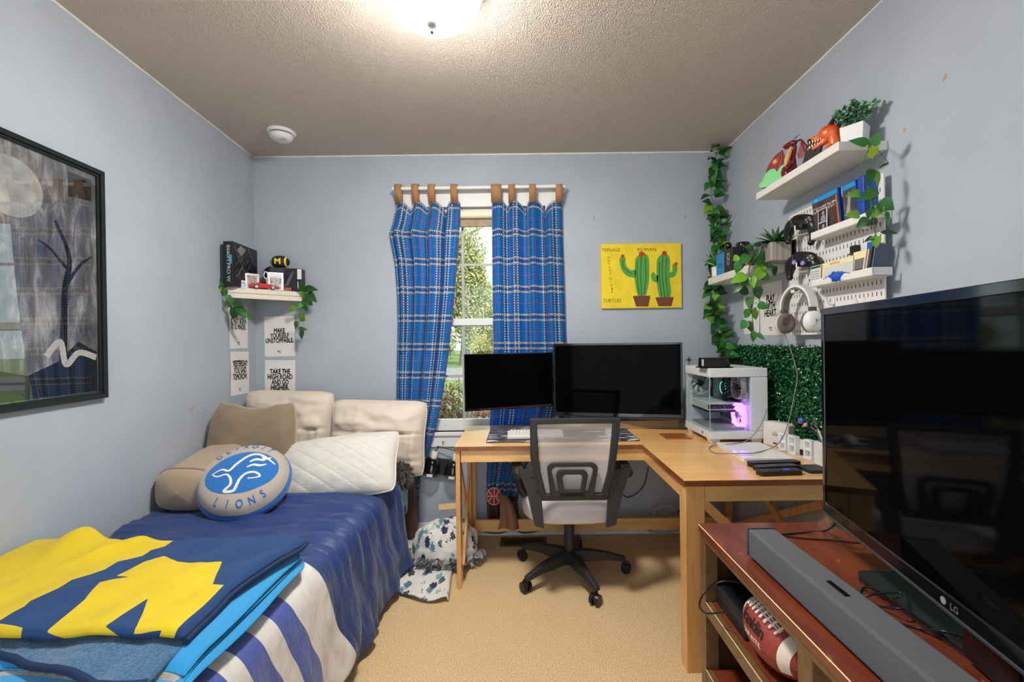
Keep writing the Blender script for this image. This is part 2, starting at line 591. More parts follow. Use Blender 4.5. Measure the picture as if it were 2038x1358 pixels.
# small scars on the wall paint
M_scar = mat('bare plaster', (190, 150, 110), 0.9)
def scar(T, r, w=1.0):
    mb = MB(); n = 10
    mb.prism([(r * w * math.cos(2 * PI * i / n) * (1 + jit(.35)), r * math.sin(2 * PI * i / n) * (1 + jit(.35))) for i in range(n)], -.001, .0012)
    o = solo('paint_scar', None, None, mb, M_scar, T, kind='structure')
    return o
BACKF = lambda p: frame(p, (1, 0, 0), (0, 0, 1))
RIGHTF = lambda p: frame(p, (0, -1, 0), (0, 0, 1))
LDIR = V((LWK, 1, 0)).normalized()
LEFTF = lambda p: frame(p, LDIR, (0, 0, 1))
for px, py, r, w in ((1182, 434, .016, .35), (1364, 432, .016, .3), (683, 572, .005, 1)):
    p = aty(px, py, YB); scar(BACKF(p), r, w)
scar(RIGHTF(atx(1880, 155, XR)) @ Matrix.Rotation(-.5, 4, 'Z'), .010, .5)
scar(RIGHTF(atx(1800, 258, XR)), .006, .9)
scar(LEFTF(atleft(382, 813)) @ Matrix.Rotation(.2, 4, 'Z'), .006, 4)

# ------------------------------------------------------------------ window
win = bpy.data.objects.new('window_1', None); COL.objects.link(win); win['kind'] = 'structure'
win.location = ((ox0 + ox1) / 2, YB, oz0); WM['window_1'] = Matrix.Translation(win.location)
M_vinyl = mat('window vinyl', (222, 222, 218), 0.35)
yf0, yf1 = YB + .03, YB + .085
mb = MB()
for a in ((ox0, ox0 + .03, oz0, oz1), (ox1 - .03, ox1, oz0, oz1), (ox0, ox1, oz0, oz0 + .03), (ox0, ox1, oz1 - .03, oz1)):
    mb.box(a[0], a[1], yf0, yf1, a[2], a[3])
part(win, 'window_frame', mb, M_vinyl, True, .003)
zm = aty(950, 642, 2.9).z
def sash(z0, z1, y0, name):
    mb = MB(); x0, x1 = ox0 + .03, ox1 - .03
    for a in ((x0, x0 + .045, z0, z1), (x1 - .045, x1, z0, z1), (x0, x1, z0, z0 + .045), (x0, x1, z1 - .045, z1)):
        mb.box(a[0], a[1], y0, y0 + .03, a[2], a[3])
    s = part(win, name, mb, M_vinyl, True, .003)
    mb = MB()
    for px in (844, 922, 1000, 1078):
        x = aty(px, 600, 2.9).x
        if x0 + .05 < x < x1 - .05: mb.box(x - .008, x + .008, y0 + .009, y0 + .021, z0 + .04, z1 - .04)
    zmid = aty(950, 527 if z0 > zm - .05 else 748, 2.9).z
    mb.box(x0 + .04, x1 - .04, y0 + .0096, y0 + .0204, zmid - .008, zmid + .008)
    part(win, 'muntin', mb, mat('muntin', (170, 170, 160), .4), True)
    mb = MB(); mb.box(x0 + .04, x1 - .04, y0 + .0145, y0 + .0155, z0 + .04, z1 - .04)
    part(win, 'pane', mb, glass('window glass', (240, 245, 242), .8), True)
sash(zm - .025, oz1 - .03, YB + .052, 'upper_sash')
sash(oz0 + .03, zm + .025, YB + .032, 'lower_sash')
mb = MB(); mb.box(ox0 - .07, ox1 + .07, YB - .012, YB - .0005, oz1, oz1 + .11); mb.box(ox0 - .08, ox1 + .08, YB - .02, YB - .0005, oz1 + .105, oz1 + .125)
mb.box(ox0 - .07, ox0, YB - .012, YB - .0005, oz0 - .02, oz1); mb.box(ox1, ox1 + .07, YB - .012, YB - .0005, oz0 - .02, oz1)
part(win, 'casing', mb, M_trimw, True, .003)
mb = MB(); mb.box(ox0 - .08, ox1 + .08, YB - .024, YB + .05, oz0 - .022, oz0); mb.box(ox0 - .07, ox1 + .07, YB - .011, YB - .0005, oz0 - .095, oz0 - .022)
part(win, 'window_sill', mb, M_trimw, True, .003)

# roller blind at the head of the window
bl = thing('roller_blind', 'cream roller blind rolled up above a tan board at the top of the window', 'blind', ((ox0 + ox1) / 2, YB + .015, oz1 - .05))
za, zb, zc = aty(950, 420, YB + .02).z, aty(950, 438, YB + .02).z, aty(950, 452, YB + .02).z
mb = MB(); mb.cyl((ox0 + .004, YB + .015, za - .025), (ox1 - .004, YB + .015, za - .025), .026, n=20); part(bl, 'roll', mb, mat('cream vinyl', (246, 236, 206), .6), True)
mb = MB(); mb.box(ox0 + .004, ox1 - .004, YB + .008, YB + .024, zc, zb); part(bl, 'bottom_board', mb, mat('tan board', (176, 152, 120), .6, vary=((150, 126, 96), 12)), True, .002)

# ------------------------------------------------------------------ outside
def leafcloud(mb, c, r, n, size, mats_n, seed):
    rnd = random.Random(seed)
    for i in range(n):
        while True:
            q = V((rnd.uniform(-1, 1), rnd.uniform(-1, 1), rnd.uniform(-1, 1)))
            if q.length <= 1: break
        q = q * (0.55 + .45 * rnd.random())
        k = 1 + .35 * noise.noise(q * 2.3 + V((seed, 0, 0)))
        p = V(c) + V((q.x * r[0], q.y * r[1], q.z * r[2])) * k
        d = V((rnd.uniform(-1, 1), rnd.uniform(-1, 1), rnd.uniform(-1, 1))).normalized(); e = d.orthogonal().normalized()
        s = size * rnd.uniform(.6, 1.3)
        mb.add([p - d * s, p + e * s * .5, p + d * s, p - e * s * .5], [(0, 1, 2, 3)], rnd.randrange(mats_n), False)
ground = MB(); ground.box(-60, 60, YB + WT + .01, 90, -.5, -.3)
solo('outside_ground', None, None, ground, mat('lawn', (128, 146, 70), .95, vary=((100, 120, 52), .8)), kind='structure')
mb = MB(); mb.box(-60, 60, 18, 27, -.3, -.285); solo('outside_road', None, None, mb, mat('asphalt', (150, 146, 142), .9, vary=((136, 132, 128), 2)), kind='structure')
LV = [mat('olive leaves', (150, 158, 92), .8), mat('straw leaves', (182, 174, 120), .8), mat('yellow leaves', (206, 190, 84), .8), mat('green leaves', (96, 124, 56), .8)]
def tree(x, y, h, r, lab, pick, seed, n):
    t = thing('tree', lab, 'tree', (x, y, -.3), 'trees beyond the road')
    mb = MB(); mb.tube(smooth_path([(x, y, -.4), (x + .2, y, h * .3), (x - .2, y + .2, h * .7)]), [.35 - .012 * i for i in range(13)], 8)
    for k in range(9):
        a = k * 2.4; z = h * (.25 + .06 * k)
        mb.tube([(x, y, z), (x + math.cos(a) * r * .4, y + math.sin(a) * r * .4, z + 1.2), (x + math.cos(a) * r * .8, y + math.sin(a) * r * .8, z + 1.6)], [.1, .06, .02], 5)
    part(t, 'trunk', mb, mat('bark', (120, 108, 92), .9), True)
    mb = MB(); leafcloud(mb, (x, y, h * .5), (r, r * .8, h * .47), n * 4, .12, 3, seed)
    part(t, 'crown', mb, [LV[i] for i in pick], True)
tree(-9.5, 33, 17, 3.0, 'tall olive tree nearest the left side of the window gap', (0, 1, 0), 1, 5200)
tree(-4.0, 30, 10.5, 2.0, 'straw coloured tree in the middle of the window gap', (1, 0, 1), 2, 4600)
tree(-1.6, 36, 5.6, 1.9, 'low yellow tree beyond the road, by the right curtain', (2, 0, 2), 3, 3200)
tree(4.2, 36, 15, 3.4, 'green tree beyond the road, hidden by the right curtain', (3, 0, 3), 4, 3000)
tree(-17, 34, 14, 3.4, 'broad green tree beyond the road, hidden by the left curtain', (3, 0, 1), 5, 3000)
tree(-12.5, 48, 16, 4.2, 'dull straw tree in the far row, at the left of the window gap', (1, 0, 1), 6, 4200)
tree(-4.6, 52, 9.5, 3.6, 'grey green tree in the far row, behind the straw coloured tree', (0, 1, 3), 7, 4200)
tree(3.0, 50, 8, 3.2, 'small green tree in the far row, behind the right curtain', (3, 0, 1), 8, 3000)
for i, (x, y, r, h, pk, lb) in enumerate(((-16, 42, 2.4, 3.6, (1, 0, 1), 'straw coloured shrub at the far left of the row beyond the road'), (-11.6, 43, 2.1, 3.0, (0, 1, 2), 'olive shrub beside the straw coloured shrub beyond the road'), (-7.9, 42, 1.6, 3.3, (1, 0, 3), 'dull shrub beyond the road, seen through the lower sash beside the curtain'), (-3.9, 43, 1.5, 2.8, (2, 2, 0), 'yellow shrub beyond the road, seen just above the small monitor'), (-.2, 42, 1.9, 3.2, (3, 0, 0), 'green shrub beyond the road, behind the right curtain'))):
    mb = MB(); leafcloud(mb, (x, y, h * .42 - .3), (r * 1.15, r, h * .5), 5000, .10, 3, 30 + i)
    solo('shrub', lb, 'shrub', mb, [LV[k] for k in pk], (x, y, -.3), group='shrubs beyond the road', world=True)
bush = thing('bush', 'autumn bush with red, tan and cream leaves right outside the window', 'bush', (-.4, 4.3, -.3))
mb = MB(); leafcloud(mb, (-.45, 4.3, .28), (1.5, .55, .72), 13000, .028, 4, 11)
part(bush, 'foliage', mb, [mat('rust leaves', (168, 96, 60), .7), mat('cream leaves', (226, 208, 160), .7), mat('brown leaves', (132, 104, 72), .7), mat('moss leaves', (150, 146, 84), .7)], True)
mb = MB()
for k in range(60):
    a = random.uniform(0, 6.3); x = -.45 + jit(1.0)
    mb.tube([(x, 4.3 + jit(.2), -.3), (x + jit(.25), 4.3 + jit(.4), .3), (x + jit(.5), 4.3 + jit(.5), .85 + jit(.1))], [.008, .006, .002], 4)
part(bush, 'twigs', mb, mat('twig', (96, 74, 58), .9), True)

# ------------------------------------------------------------------ ceiling light and detector
LX, LY = -.285, 1.45
cl = thing('ceiling_light', 'glowing white glass dome light on the ceiling', 'ceiling light', (LX, LY, ZC))
T = Matrix.Translation((LX, LY, 0))
mb = MB(); mb.lathe([(0, ZC), (.176, ZC - .0005), (.184, ZC - .012), (.184, ZC - .03), (.172, ZC - .036), (.150, ZC - .036)], T, 48); part(cl, 'base', mb, M_white, True)
m = NT('lamp glass'); m.set(Base_Color=(1, .98, .95, 1), Roughness=.3); m.b.inputs['Emission Color'].default_value = (1.0, .97, .91, 1); gn = m.n('ShaderNodeNewGeometry'); sx_ = m.n('ShaderNodeSeparateXYZ'); m.t.links.new(gn.outputs['Normal'], sx_.inputs[0])
m.put(m.b.inputs['Emission Strength'], m.math('MULTIPLY', m.math('ADD', .06, m.math('MULTIPLY', m.math('POWER', m.math('MAXIMUM', m.math('MULTIPLY', sx_.outputs[2], -1.0), 0.0), 1.8), .94)), LAMP_POWER))
mb = MB(); mb.lathe([(.166, ZC - .034), (.168, ZC - .05), (.158, ZC - .085), (.132, ZC - .122), (.09, ZC - .15), (.045, ZC - .163), (0.001, ZC - .166)], T, 48); part(cl, 'dome', mb, m.m, True)
mb = MB(); mb.lathe([(.0, ZC - .162), (.018, ZC - .164), (.019, ZC - .17), (.011, ZC - .178), (.006, ZC - .19), (.007, ZC - .194), (0.0005, ZC - .2)], T, 20); part(cl, 'finial', mb, mat('brushed nickel', (22, 20, 18), .6, spec=.1), True)
p = aty(560, 258, 2.51)
sd = thing('smoke_detector', 'round white smoke detector on the ceiling near the corner', 'smoke detector', (p.x, 2.51, ZC))
T = Matrix.Translation((p.x, 2.51, 0))
mb = MB(); mb.lathe([(0, ZC), (.074, ZC - .0005), (.076, ZC - .008), (.070, ZC - .016), (0.0, ZC - .016)], T, 36); part(sd, 'base', mb, M_white, True)
mb = MB(); mb.lathe([(.058, ZC - .016), (.058, ZC - .021), (.062, ZC - .022), (.060, ZC - .035), (.050, ZC - .048), (.02, ZC - .053), (0.0005, ZC - .053)], T, 36); part(sd, 'cover', mb, M_white, True)
mb = MB(); mb.lathe([(.0595, ZC - .0162), (.0595, ZC - .0215)], T, 36); part(sd, 'vent_slot', mb, M_softblack, True)
mb = MB(); mb.cyl((p.x + .03, 2.50 - .02, ZC - .05), (p.x + .03, 2.50 - .02, ZC - .057), .012); part(sd, 'test_button', mb, mat('button white', (205, 205, 200), .3), True)

# ------------------------------------------------------------------ floor vent
fv = thing('floor_vent', 'brown metal floor vent with black slots in the carpet under the desk', 'vent', (.0, 2.62, 0))
a, b = atz(995, 1088, .004), atz(1087, 1070, .004)
mb = MB(); mb.ring([(a.x, a.y), (b.x, a.y), (b.x, b.y), (a.x, b.y)], [(a.x + .02, a.y + .012), (b.x - .02, a.y + .012), (b.x - .02, b.y - .012), (a.x + .02, b.y - .012)], 0, .008)
M_vent = mat('vent brown', (104, 80, 44), .45, .4)
part(fv, 'frame', mb, M_vent, True)
mb = MB(); n = 21
for i in range(n):
    x = a.x + .022 + (b.x - a.x - .044) * i / (n - 1); mb.box(x - .0028, x + .0028, a.y + .01, b.y - .01, .002, .007)
part(fv, 'slats', mb, M_vent, True)
mb = MB(); mb.box(a.x + .01, b.x - .01, a.y + .008, b.y - .008, .0002, .002); part(fv, 'duct', mb, M_ink, True)

# ------------------------------------------------------------------ curtains
def plaid_mat():
    m = NT('plaid cloth')
    uvn = m.n('ShaderNodeUVMap'); sep = m.n('ShaderNodeSeparateXYZ'); m.t.links.new(uvn.outputs[0], sep.inputs[0])
    U, W = sep.outputs[0], sep.outputs[1]
    def line(c, per, off, hw):
        f = m.math('FRACT', m.math('DIVIDE', m.math('SUBTRACT', c, off - per / 2), per))
        return m.math('LESS_THAN', m.math('ABSOLUTE', m.math('SUBTRACT', f, .5)), hw / per)
    dU = m.math('LESS_THAN', m.math('FRACT', m.math('DIVIDE', U, .016)), .6)
    dW = m.math('LESS_THAN', m.math('FRACT', m.math('DIVIDE', W, .016)), .6)
    PV, PU = .178, .178
    H = m.math('MULTIPLY', m.math('MAXIMUM', line(W, PV, .02, .0062), line(W, PV, .054, .0062)), dU)
    Vv = m.math('MULTIPLY', m.math('MAXIMUM', line(U, PU, .02, .0062), line(U, PU, .054, .0062)), dW)
    Wh = m.math('MAXIMUM', H, Vv)
    pk = m.math('MAXIMUM', m.math('MULTIPLY', line(W, PV, .126, .0030), m.math('LESS_THAN', m.math('FRACT', m.math('DIVIDE', U, .006)), .7)), line(U, PU, .126, .0030))
    dark = m.math('MAXIMUM', line(W, PV, .037, .028), line(U, PU, .037, .028))
    base = m.mix(m.math('MULTIPLY', dark, .4), lin((6, 138, 212)), lin((10, 64, 130)))
    col = m.mix(m.math('MULTIPLY', pk, .75), base, lin((190, 80, 170)))
    col = m.mix(Wh, col, lin((238, 230, 220)))
    # hem: green strip then brown canvas at the foot of the cloth (W counts down from the top)
    col = m.mix(m.math('GREATER_THAN', W, 1.875), col, lin((38, 66, 40)))
    col = m.mix(m.math('GREATER_THAN', W, 1.91), col, lin((134, 98, 74)))
    m.set(Base_Color=col, Roughness=.55)
    m.b.inputs['Sheen Weight'].default_value = .2
    tl = m.n('ShaderNodeBsdfTranslucent'); m.t.links.new(col, tl.inputs[0])
    mx = m.n('ShaderNodeMixShader'); mx.inputs[0].default_value = .6
    m.t.links.new(m.b.outputs[0], mx.inputs[1]); m.t.links.new(tl.outputs[0], mx.inputs[2]); m.t.links.new(mx.outputs[0], m.out.inputs[0])
    return m.m
M_plaid = plaid_mat()
M_tab = mat('tan canvas', (172, 128, 88), .85, bump=(400, .2, .001), vary=((156, 112, 74), 20))
YROD = 2.772
rod = thing('curtain_rod', 'white curtain rod above the window', 'curtain rod', aty(952, 376, YROD))
mb = MB(); mb.cyl(aty(781, 376, YROD), aty(1124, 371, YROD), .0115, n=16); part(rod, 'rod', mb, M_white, True)
for px in (782, 1123):
    p = aty(px, 376 if px < 900 else 371, YROD)
    mb = MB(); mb.cyl(p, (p.x, YB, p.z), .009); mb.cyl((p.x, YB - .008, p.z), (p.x, YB - .0005, p.z), .02); part(rod, 'bracket', mb, M_white, True)
def lerp_table(t, y):
    for i in range(len(t) - 1):
        if t[i][0] <= y <= t[i + 1][0]:
            k = (y - t[i][0]) / (t[i + 1][0] - t[i][0])
            return [t[i][j] + k * (t[i + 1][j] - t[i][j]) for j in range(1, len(t[i]))]
    return list(t[-1][1:]) if y > t[-1][0] else list(t[0][1:])
def curtain(lab, table, tabs, nfold, ph, clothw, seed, tabw):
    ytop, ybot = table[0][0], table[-1][0]
    t = thing('curtain', lab, 'curtain', aty(sum(table[0][1:]) / 2, ytop, 2.79), 'plaid curtains at the window')
    utabs = [(x - table[0][1]) / (table[0][2] - table[0][1]) for x in tabs]
    def pt(u, v):
        py = ytop + (ybot - ytop) * v
        xl, xr = lerp_table(table, py)
        k = v
        fold = math.sin(2 * PI * nfold * u + ph + .8 * nz(v * 2, seed)) + .45 * math.sin(2 * PI * nfold * 2.1 * u + seed + v * 1.5)
        amp = .025 * min(1, .45 + v * 4)
        yc = 2.795 - .012 * math.sin(min(1, v * 1.3) * PI)
        y = yc + amp * fold
        y = max(2.772, min(y, 2.813)) if py > 700 else y
        q = aty(xl + (xr - xl) * (u + .006 * nfold * math.sin(2 * PI * nfold * u + ph + 1.2)), py, 2.795)
        # the cloth sags between its tabs
        d = min(abs(u - a) for a in utabs); span = .5 / (len(tabs) - 1)
        sag = .105 * max(0.0, min(1.0, (d - .05) / span)) ** 1.1 * max(0, 1 - v / .10) ** .8
        return V((q.x, y, q.z - sag))
    L = (ybot - ytop) / FPX * 2.795
    mb = MB(); mb.grid(pt, 150, 150, uv=lambda u, v: (u * clothw + .01 * seed, .012 + v * L))
    cl = part(t, 'cloth', mb, M_plaid, True, solid=.0012)
    for px, w in zip(tabs, tabw):
        zr = aty(px, 372, YROD)
        u = (px - table[0][1]) / (table[0][2] - table[0][1])
        e = pt(u, .004)
        mb = MB(); hw = w / 2
        prof = [(YROD - .0005 + .016 * math.cos(a), zr.z + .016 * math.sin(a)) for a in [math.radians(x) for x in range(0, 181, 20)]]
        prof = [(e.y + .004, e.z - .004), (YROD + .016, zr.z - .02)] + prof + [(YROD - .017, zr.z - .03), (e.y - .006, e.z - .006)]
        mb.grid(lambda a, b: V((e.x + (a - .5) * w, prof[min(int(b * (len(prof) - 1) + .5), len(prof) - 1)][0], prof[min(int(b * (len(prof) - 1) + .5), len(prof) - 1)][1])), 2, len(prof) - 1)
        part(t, 'tab', mb, M_tab, True, solid=.002)
    return t, pt
TL = [(402, 785, 913), (440, 778, 912), (463, 771, 911), (520, 783, 907), (580, 788, 903), (640, 790, 897), (700, 789, 891), (760, 788, 883), (800, 789, 877), (850, 793, 866), (900, 800, 852), (950, 806, 836), (1000, 810, 832), (1040, 810, 832)]
TRT = [(400, 979, 1119), (450, 979, 1120), (550, 980, 1123), (650, 981, 1126), (700, 982, 1128), (800, 977, 1112), (850, 974, 1100), (900, 970, 1060), (960, 968, 1036), (1000, 968, 1030), (1034, 970, 1034)]
curtain('blue plaid curtain panel at the left of the window, gathered in behind the bed pillows', TL, [798, 832, 864, 905], 4, .4, 1.0, 3, [.042, .044, .044, .042])
cr, crpt = curtain('blue plaid curtain panel at the right of the window, hanging down behind the desk', TRT, [991, 1022, 1062, 1109], 4, 2.0, 1.0, 5, [.066, .042, .042, .042])
# ball badge sewn on the foot of the right curtain
p = aty(983, 988, 2.768)
mb = MB(); mb.prism([(.046 * math.cos(2 * PI * i / 28), .056 * math.sin(2 * PI * i / 28)) for i in range(28)], 0, .003)
mb2 = MB()
for pts in ([(-.045, 0), (.045, .004)], [(0, -.055), (.004, .055)], [(-.034, .036), (-.012, .0), (-.036, -.03)], [(.034, .036), (.014, .0), (.034, -.036)]):
    mb2.ribbon([(q.x, q.y) for q in smooth_path([(x, y, 0) for x, y in pts], 6)], .005, .0036)
mb2.ring([(.046 * math.cos(2 * PI * i / 28), .056 * math.sin(2 * PI * i / 28)) for i in range(28)], [(.042 * math.cos(2 * PI * i / 28), .052 * math.sin(2 * PI * i / 28)) for i in range(28)], .0, .0036)
Tb = BACKF(p)
for b_, nme, mt in ((mb, 'ball_badge', mat('badge red', (170, 30, 34), .7)), (mb2, 'badge_stitching', mat('badge white', (226, 214, 206), .7))):
    b_.v = [Tb @ q for q in b_.v]; part(cr, nme, b_, mt, True)
# canvas strip hanging loose over the stretcher
mb = MB()
a = [aty(1000, 985, 2.60), aty(1008, 1005, 2.55), aty(1012, 1030, 2.53), aty(1012, 1053, 2.525)]
sp = smooth_path(a, 5)
mb.grid(lambda u, v: sp[min(int(v * (len(sp) - 1) + .5), len(sp) - 1)] + V(((u - .5) * (.05 + .07 * v), .02 * math.sin(u * 7), -.01 * abs(u - .5))), 10, len(sp) - 1)
part(cr, 'loose_strap', mb, mat('brown canvas', (136, 98, 74), .85), True, solid=.003)
# ------------------------------------------------------------------ bed
BX0, BX1, BZ = -1.555, -.705, .50          # bed sides, height of the made top
BY0, BY1 = .78, 2.74
bed = thing('bed', 'low bed with brown padded frame and blue swirl sheet along the left wall', 'bed', ((BX0 + BX1) / 2, 1.8, 0))
M_leather = mat('brown leather', (92, 58, 48), .5, bump=(160, .15, .002))
mb = MB(); mb.box(BX0, -.665, 2.725, 2.765, .02, .55); part(bed, 'headboard', mb, M_leather, True, .015, seg=3)
mb = MB(); mb.box(-.775, -.745, BY0, 2.72, .05, .24); part(bed, 'side_rail', mb, M_leather, True, .01)
mb = MB(); mb.box(BX0, -.776, BY0, 2.71, .06, .22); part(bed, 'bed_base', mb, mat('cream cloth', (206, 188, 160), .9), True, .01)
for x in (BX0 + .06, -.76):
    for y in (BY0 + .05, 2.66):
        mb = MB(); mb.box(x - .03, x + .025, y - .03, y + .03, 0, .06); part(bed, 'leg', mb, M_softblack, True)
m = NT('swirl sheet'); co = m.coord()
wv = m.n('ShaderNodeTexWave'); wv.inputs['Scale'].default_value = 5; wv.inputs['Distortion'].default_value = 14; wv.inputs['Detail'].default_value = 2
m.t.links.new(co, wv.inputs[0])
m.set(Base_Color=m.ramp(wv.outputs[0], [(0.1, lin((36, 56, 100))), (.35, lin((120, 170, 210))), (.6, lin((214, 226, 232))), (.9, lin((150, 196, 224)))]), Roughness=.8)
mb = MB(); mb.box(BX0 + .005, -.745, BY0 + .01, 2.71, .22, .452); part(bed, 'mattress', mb, m.m, True, .06, seg=4)

mb = MB(); mb.box(-.80, -.702, 2.43, 2.70, .20, .462); part(bed, 'fitted_sheet', mb, m.m, True, .04, seg=4)
# comforter: hangs over the open side; plain navy near the pillows, stripes towards the foot
M_navy = mat('navy cotton', (44, 62, 122), .6, sheen=.25, bump=(700, .08, .001))
M_satin = mat('pale satin', (206, 200, 194), .42, sheen=.2)
M_perri = mat('blue satin', (70, 88, 156), .5, sheen=.25)
CT0, CT1 = .66, 2.40
TOPW = .80                   # flat part of the top
def comf(u, v):
    # u 0..1 across from the wall then down the side; v 0..1 from foot to pillows
    y = CT0 + (CT1 - CT0) * v
    s = u * 1.30
    if s < TOPW:
        xw = xleft(y) + .022
        x, z, nx, nzv = xw + (-.775 - xw) * s / TOPW, BZ, 0, 1
        sd = 0
    elif s < TOPW + .15:
        a = (s - TOPW) / .15 * (PI / 2 - .32)
        x, z, nx, nzv = -.775 + .095 * math.sin(a), BZ - .095 * (1 - math.cos(a)), math.sin(a), math.cos(a)
        sd = .1 * (s - TOPW) / .15
    else:
        k = (s - TOPW - .15) / (1.30 - TOPW - .15)
        hem = .045 + (.035 if y < 1.50 else 0) * min(1, max(0, (1.54 - y) / .06)) + .03 * nz(y * 6, 4)
        z0 = BZ - .095 * (1 - math.cos(PI / 2 - .32))
        z = z0 + (hem - z0) * k
        x = -.775 + .095 * math.sin(PI / 2 - .32) + .050 * k ** .8
        nx, nzv, sd = 1, .2, .1 + .9 * k
    y += .13 * sd * (1 if y < 2.2 else max(0, (2.4 - y) / .2))
    # folds: long ones across the bed on top, falling ones down the side
    w = .022 * nz(x * 2.2 + 3, y * 13 + 1.4 * nz(x * 3, y * 2), 1) + .013 * nz(x * 5, y * 26, 7) + .02 * nz(x * 2, y * 2.5, 9)
    if y < 1.46 + .1 * sd: w *= .22
    side = .040 * nz(y * 7, z * 4, 3) + .020 * nz(y * 13 + 2 * z, z * 9, 8) + .012 * nz(y * 21 + z * 4, z * 3, 5)
    f = w * (1 - sd) + side * sd
    f += .028 * math.exp(-((y - 2.33) / .06) ** 2) * (1 - .5 * sd)       # ridge against the pillow
    return V((x + nx * f, y, z + nzv * f))
bands = [1.475, 1.30, 1.21, 1.14, 1.065, 1.0, .93, .87, .80, .73]
m = NT('comforter cloth')
um = m.n('ShaderNodeUVMap'); us = m.n('ShaderNodeSeparateXYZ'); m.t.links.new(um.outputs[0], us.inputs[0])
wob = m.math('ADD', us.outputs[0], m.math('MULTIPLY', m.math('SUBTRACT', m.noise(3.0, 2), .5), .05))
stops = [(0.0, lin((78, 94, 158)))]
for k, b_ in enumerate(reversed(bands)):
    j = len(bands) - 1 - k
    c_ = (28, 54, 110) if j == 0 else ((208, 202, 196) if j % 2 else (70, 88, 156))
    stops.append(((b_ - .6) / 2.0, lin(c_)))
cr_ = m.ramp(m.math('DIVIDE', m.math('SUBTRACT', wob, .6), 2.0), stops)
cr_.node.color_ramp.interpolation = 'CONSTANT'
m.set(Base_Color=cr_, Roughness=.5); m.b.inputs['Sheen Weight'].default_value = .12
m.bump(m.math('ADD', m.noise(16, 4, m.coord('Object', (.6, 2.2, 1))), m.math('MULTIPLY', m.noise(60, 3), .15)), .5, .02)
mb = MB(); mb.grid(comf, 190, 260, uv=lambda u, v: (CT0 + (CT1 - CT0) * v, u))
solo('comforter', 'rumpled navy comforter with pale stripes at its foot, spread over the bed', 'comforter', mb, m.m, (-1.1, 1.5, .43), world=True, solid=.014)
# two pale facings where the hem turns over
mb = MB()
for a in ([(695, 1185), (703, 1212), (687, 1206)], [(697, 1218), (704, 1272), (692, 1240)]):
    mb.prism([tuple(aty(*q, 1.70).xz) for q in a], 0, .004, Matrix(((1, 0, 0, 0), (0, 0, -1, 1.695), (0, 1, 0, 0), (0, 0, 0, 1))))
hem_piece = mb

# ------------------------------------------------------------------ folded throws on the foot of the bed
M_cyan = mat('cyan fleece', (20, 140, 200), .85, sheen=.5, bump=(300, .35, .003))
M_sherpa = mat('sherpa', (176, 168, 160), .95, sheen=.3, bump=(120, .9, .008), vary=((150, 142, 134), 60))
M_bind = mat('teal binding', (30, 146, 198), .8)
# layered cyan throw: three folds, each a rounded slab with a stitched rim
def slab(x0, x1, y0, y1, z0, z1, seed, front=None):
    """soft folded layer; right edge at x1 curves, front edge from front(x)"""
    def top(u, v, up):
        yf = front(u) if front else y0
        y = yf + (y1 - yf) * v
        xe = x1 + .012 * nz(y * 3, seed) - .03 * max(0, (y - (y1 - .06)) / .06) ** 2
        x = x0 + (xe - x0) * u
        e = min(1, min(1 - u, 9) / .035, v / .05, (1 - v) / .04 + .05)
        h = (z1 - z0) * .5 * math.sqrt(max(0, 1 - (1 - min(1, e)) ** 2))
        w = .006 * nz(x * 4, y * 4, seed) - 2.4 * max(0, x + .78) ** 2 - .9 * max(0, (front(u) if front else y0) + .07 - y) ** 1.5
        return V((x, y, (z0 + z1) / 2 + w + (h if up else -h)))
    return top
def layer(t, name, mats, lab=None, n=60, **k):
    fn = slab(**k)
    mb = MB(); mb.grid(lambda u, v: fn(u, v, True), n, n); mb.grid(lambda u, v: fn(1 - u, v, False), n, n)
    return part(t, name, mb, mats, True, label=lab), fn
thr = thing('fleece_throw', 'bright cyan and sherpa throw, folded in layers under the yellow blanket', 'throw blanket', (-1.2, 1.2, .51))
def stitch(fn, n, lift, r=.002):
    """blanket stitch round the open edges"""
    mb = MB(); pts = [fn(1, .02 + .96 * i / n, True) for i in range(n + 1)]
    pf = [fn(i / n, .0, True) for i in range(n + 1)]
    for P, inn in ((pts, V((-.014, 0, .003))), (pf, V((0, .014, .003)))):
        mb.tube([p + V((0, 0, lift)) for p in P], r, 5)
        for p in P[::1]: mb.tube([p + V((0, 0, lift)), p + inn + V((0, 0, lift + .002))], .0012, 4)
    return mb
for i, (z0, z1, x1, fy, mt, nm) in enumerate(((.518, .538, -.715, .79, M_sherpa, 'sherpa_layer'), (.536, .553, -.700, .86, M_cyan, 'fleece_layer'), (.551, .564, -.715, .885, M_sherpa, 'sherpa_layer'), (.562, .577, -.712, .915, M_cyan, 'fleece_layer'))):
    o_, fn = layer(thr, nm, mt, x0=-1.56, x1=x1, y0=fy, y1=1.445 - .005 * i, z0=z0, z1=z1, seed=i + 2, front=(lambda fy: lambda u: fy + .05 * (1 - u) - .01 * math.sin(u * 5))(fy))
    mb = stitch(fn, 90, .001)
    part(thr, 'edge_stitching', mb, M_bind, True)

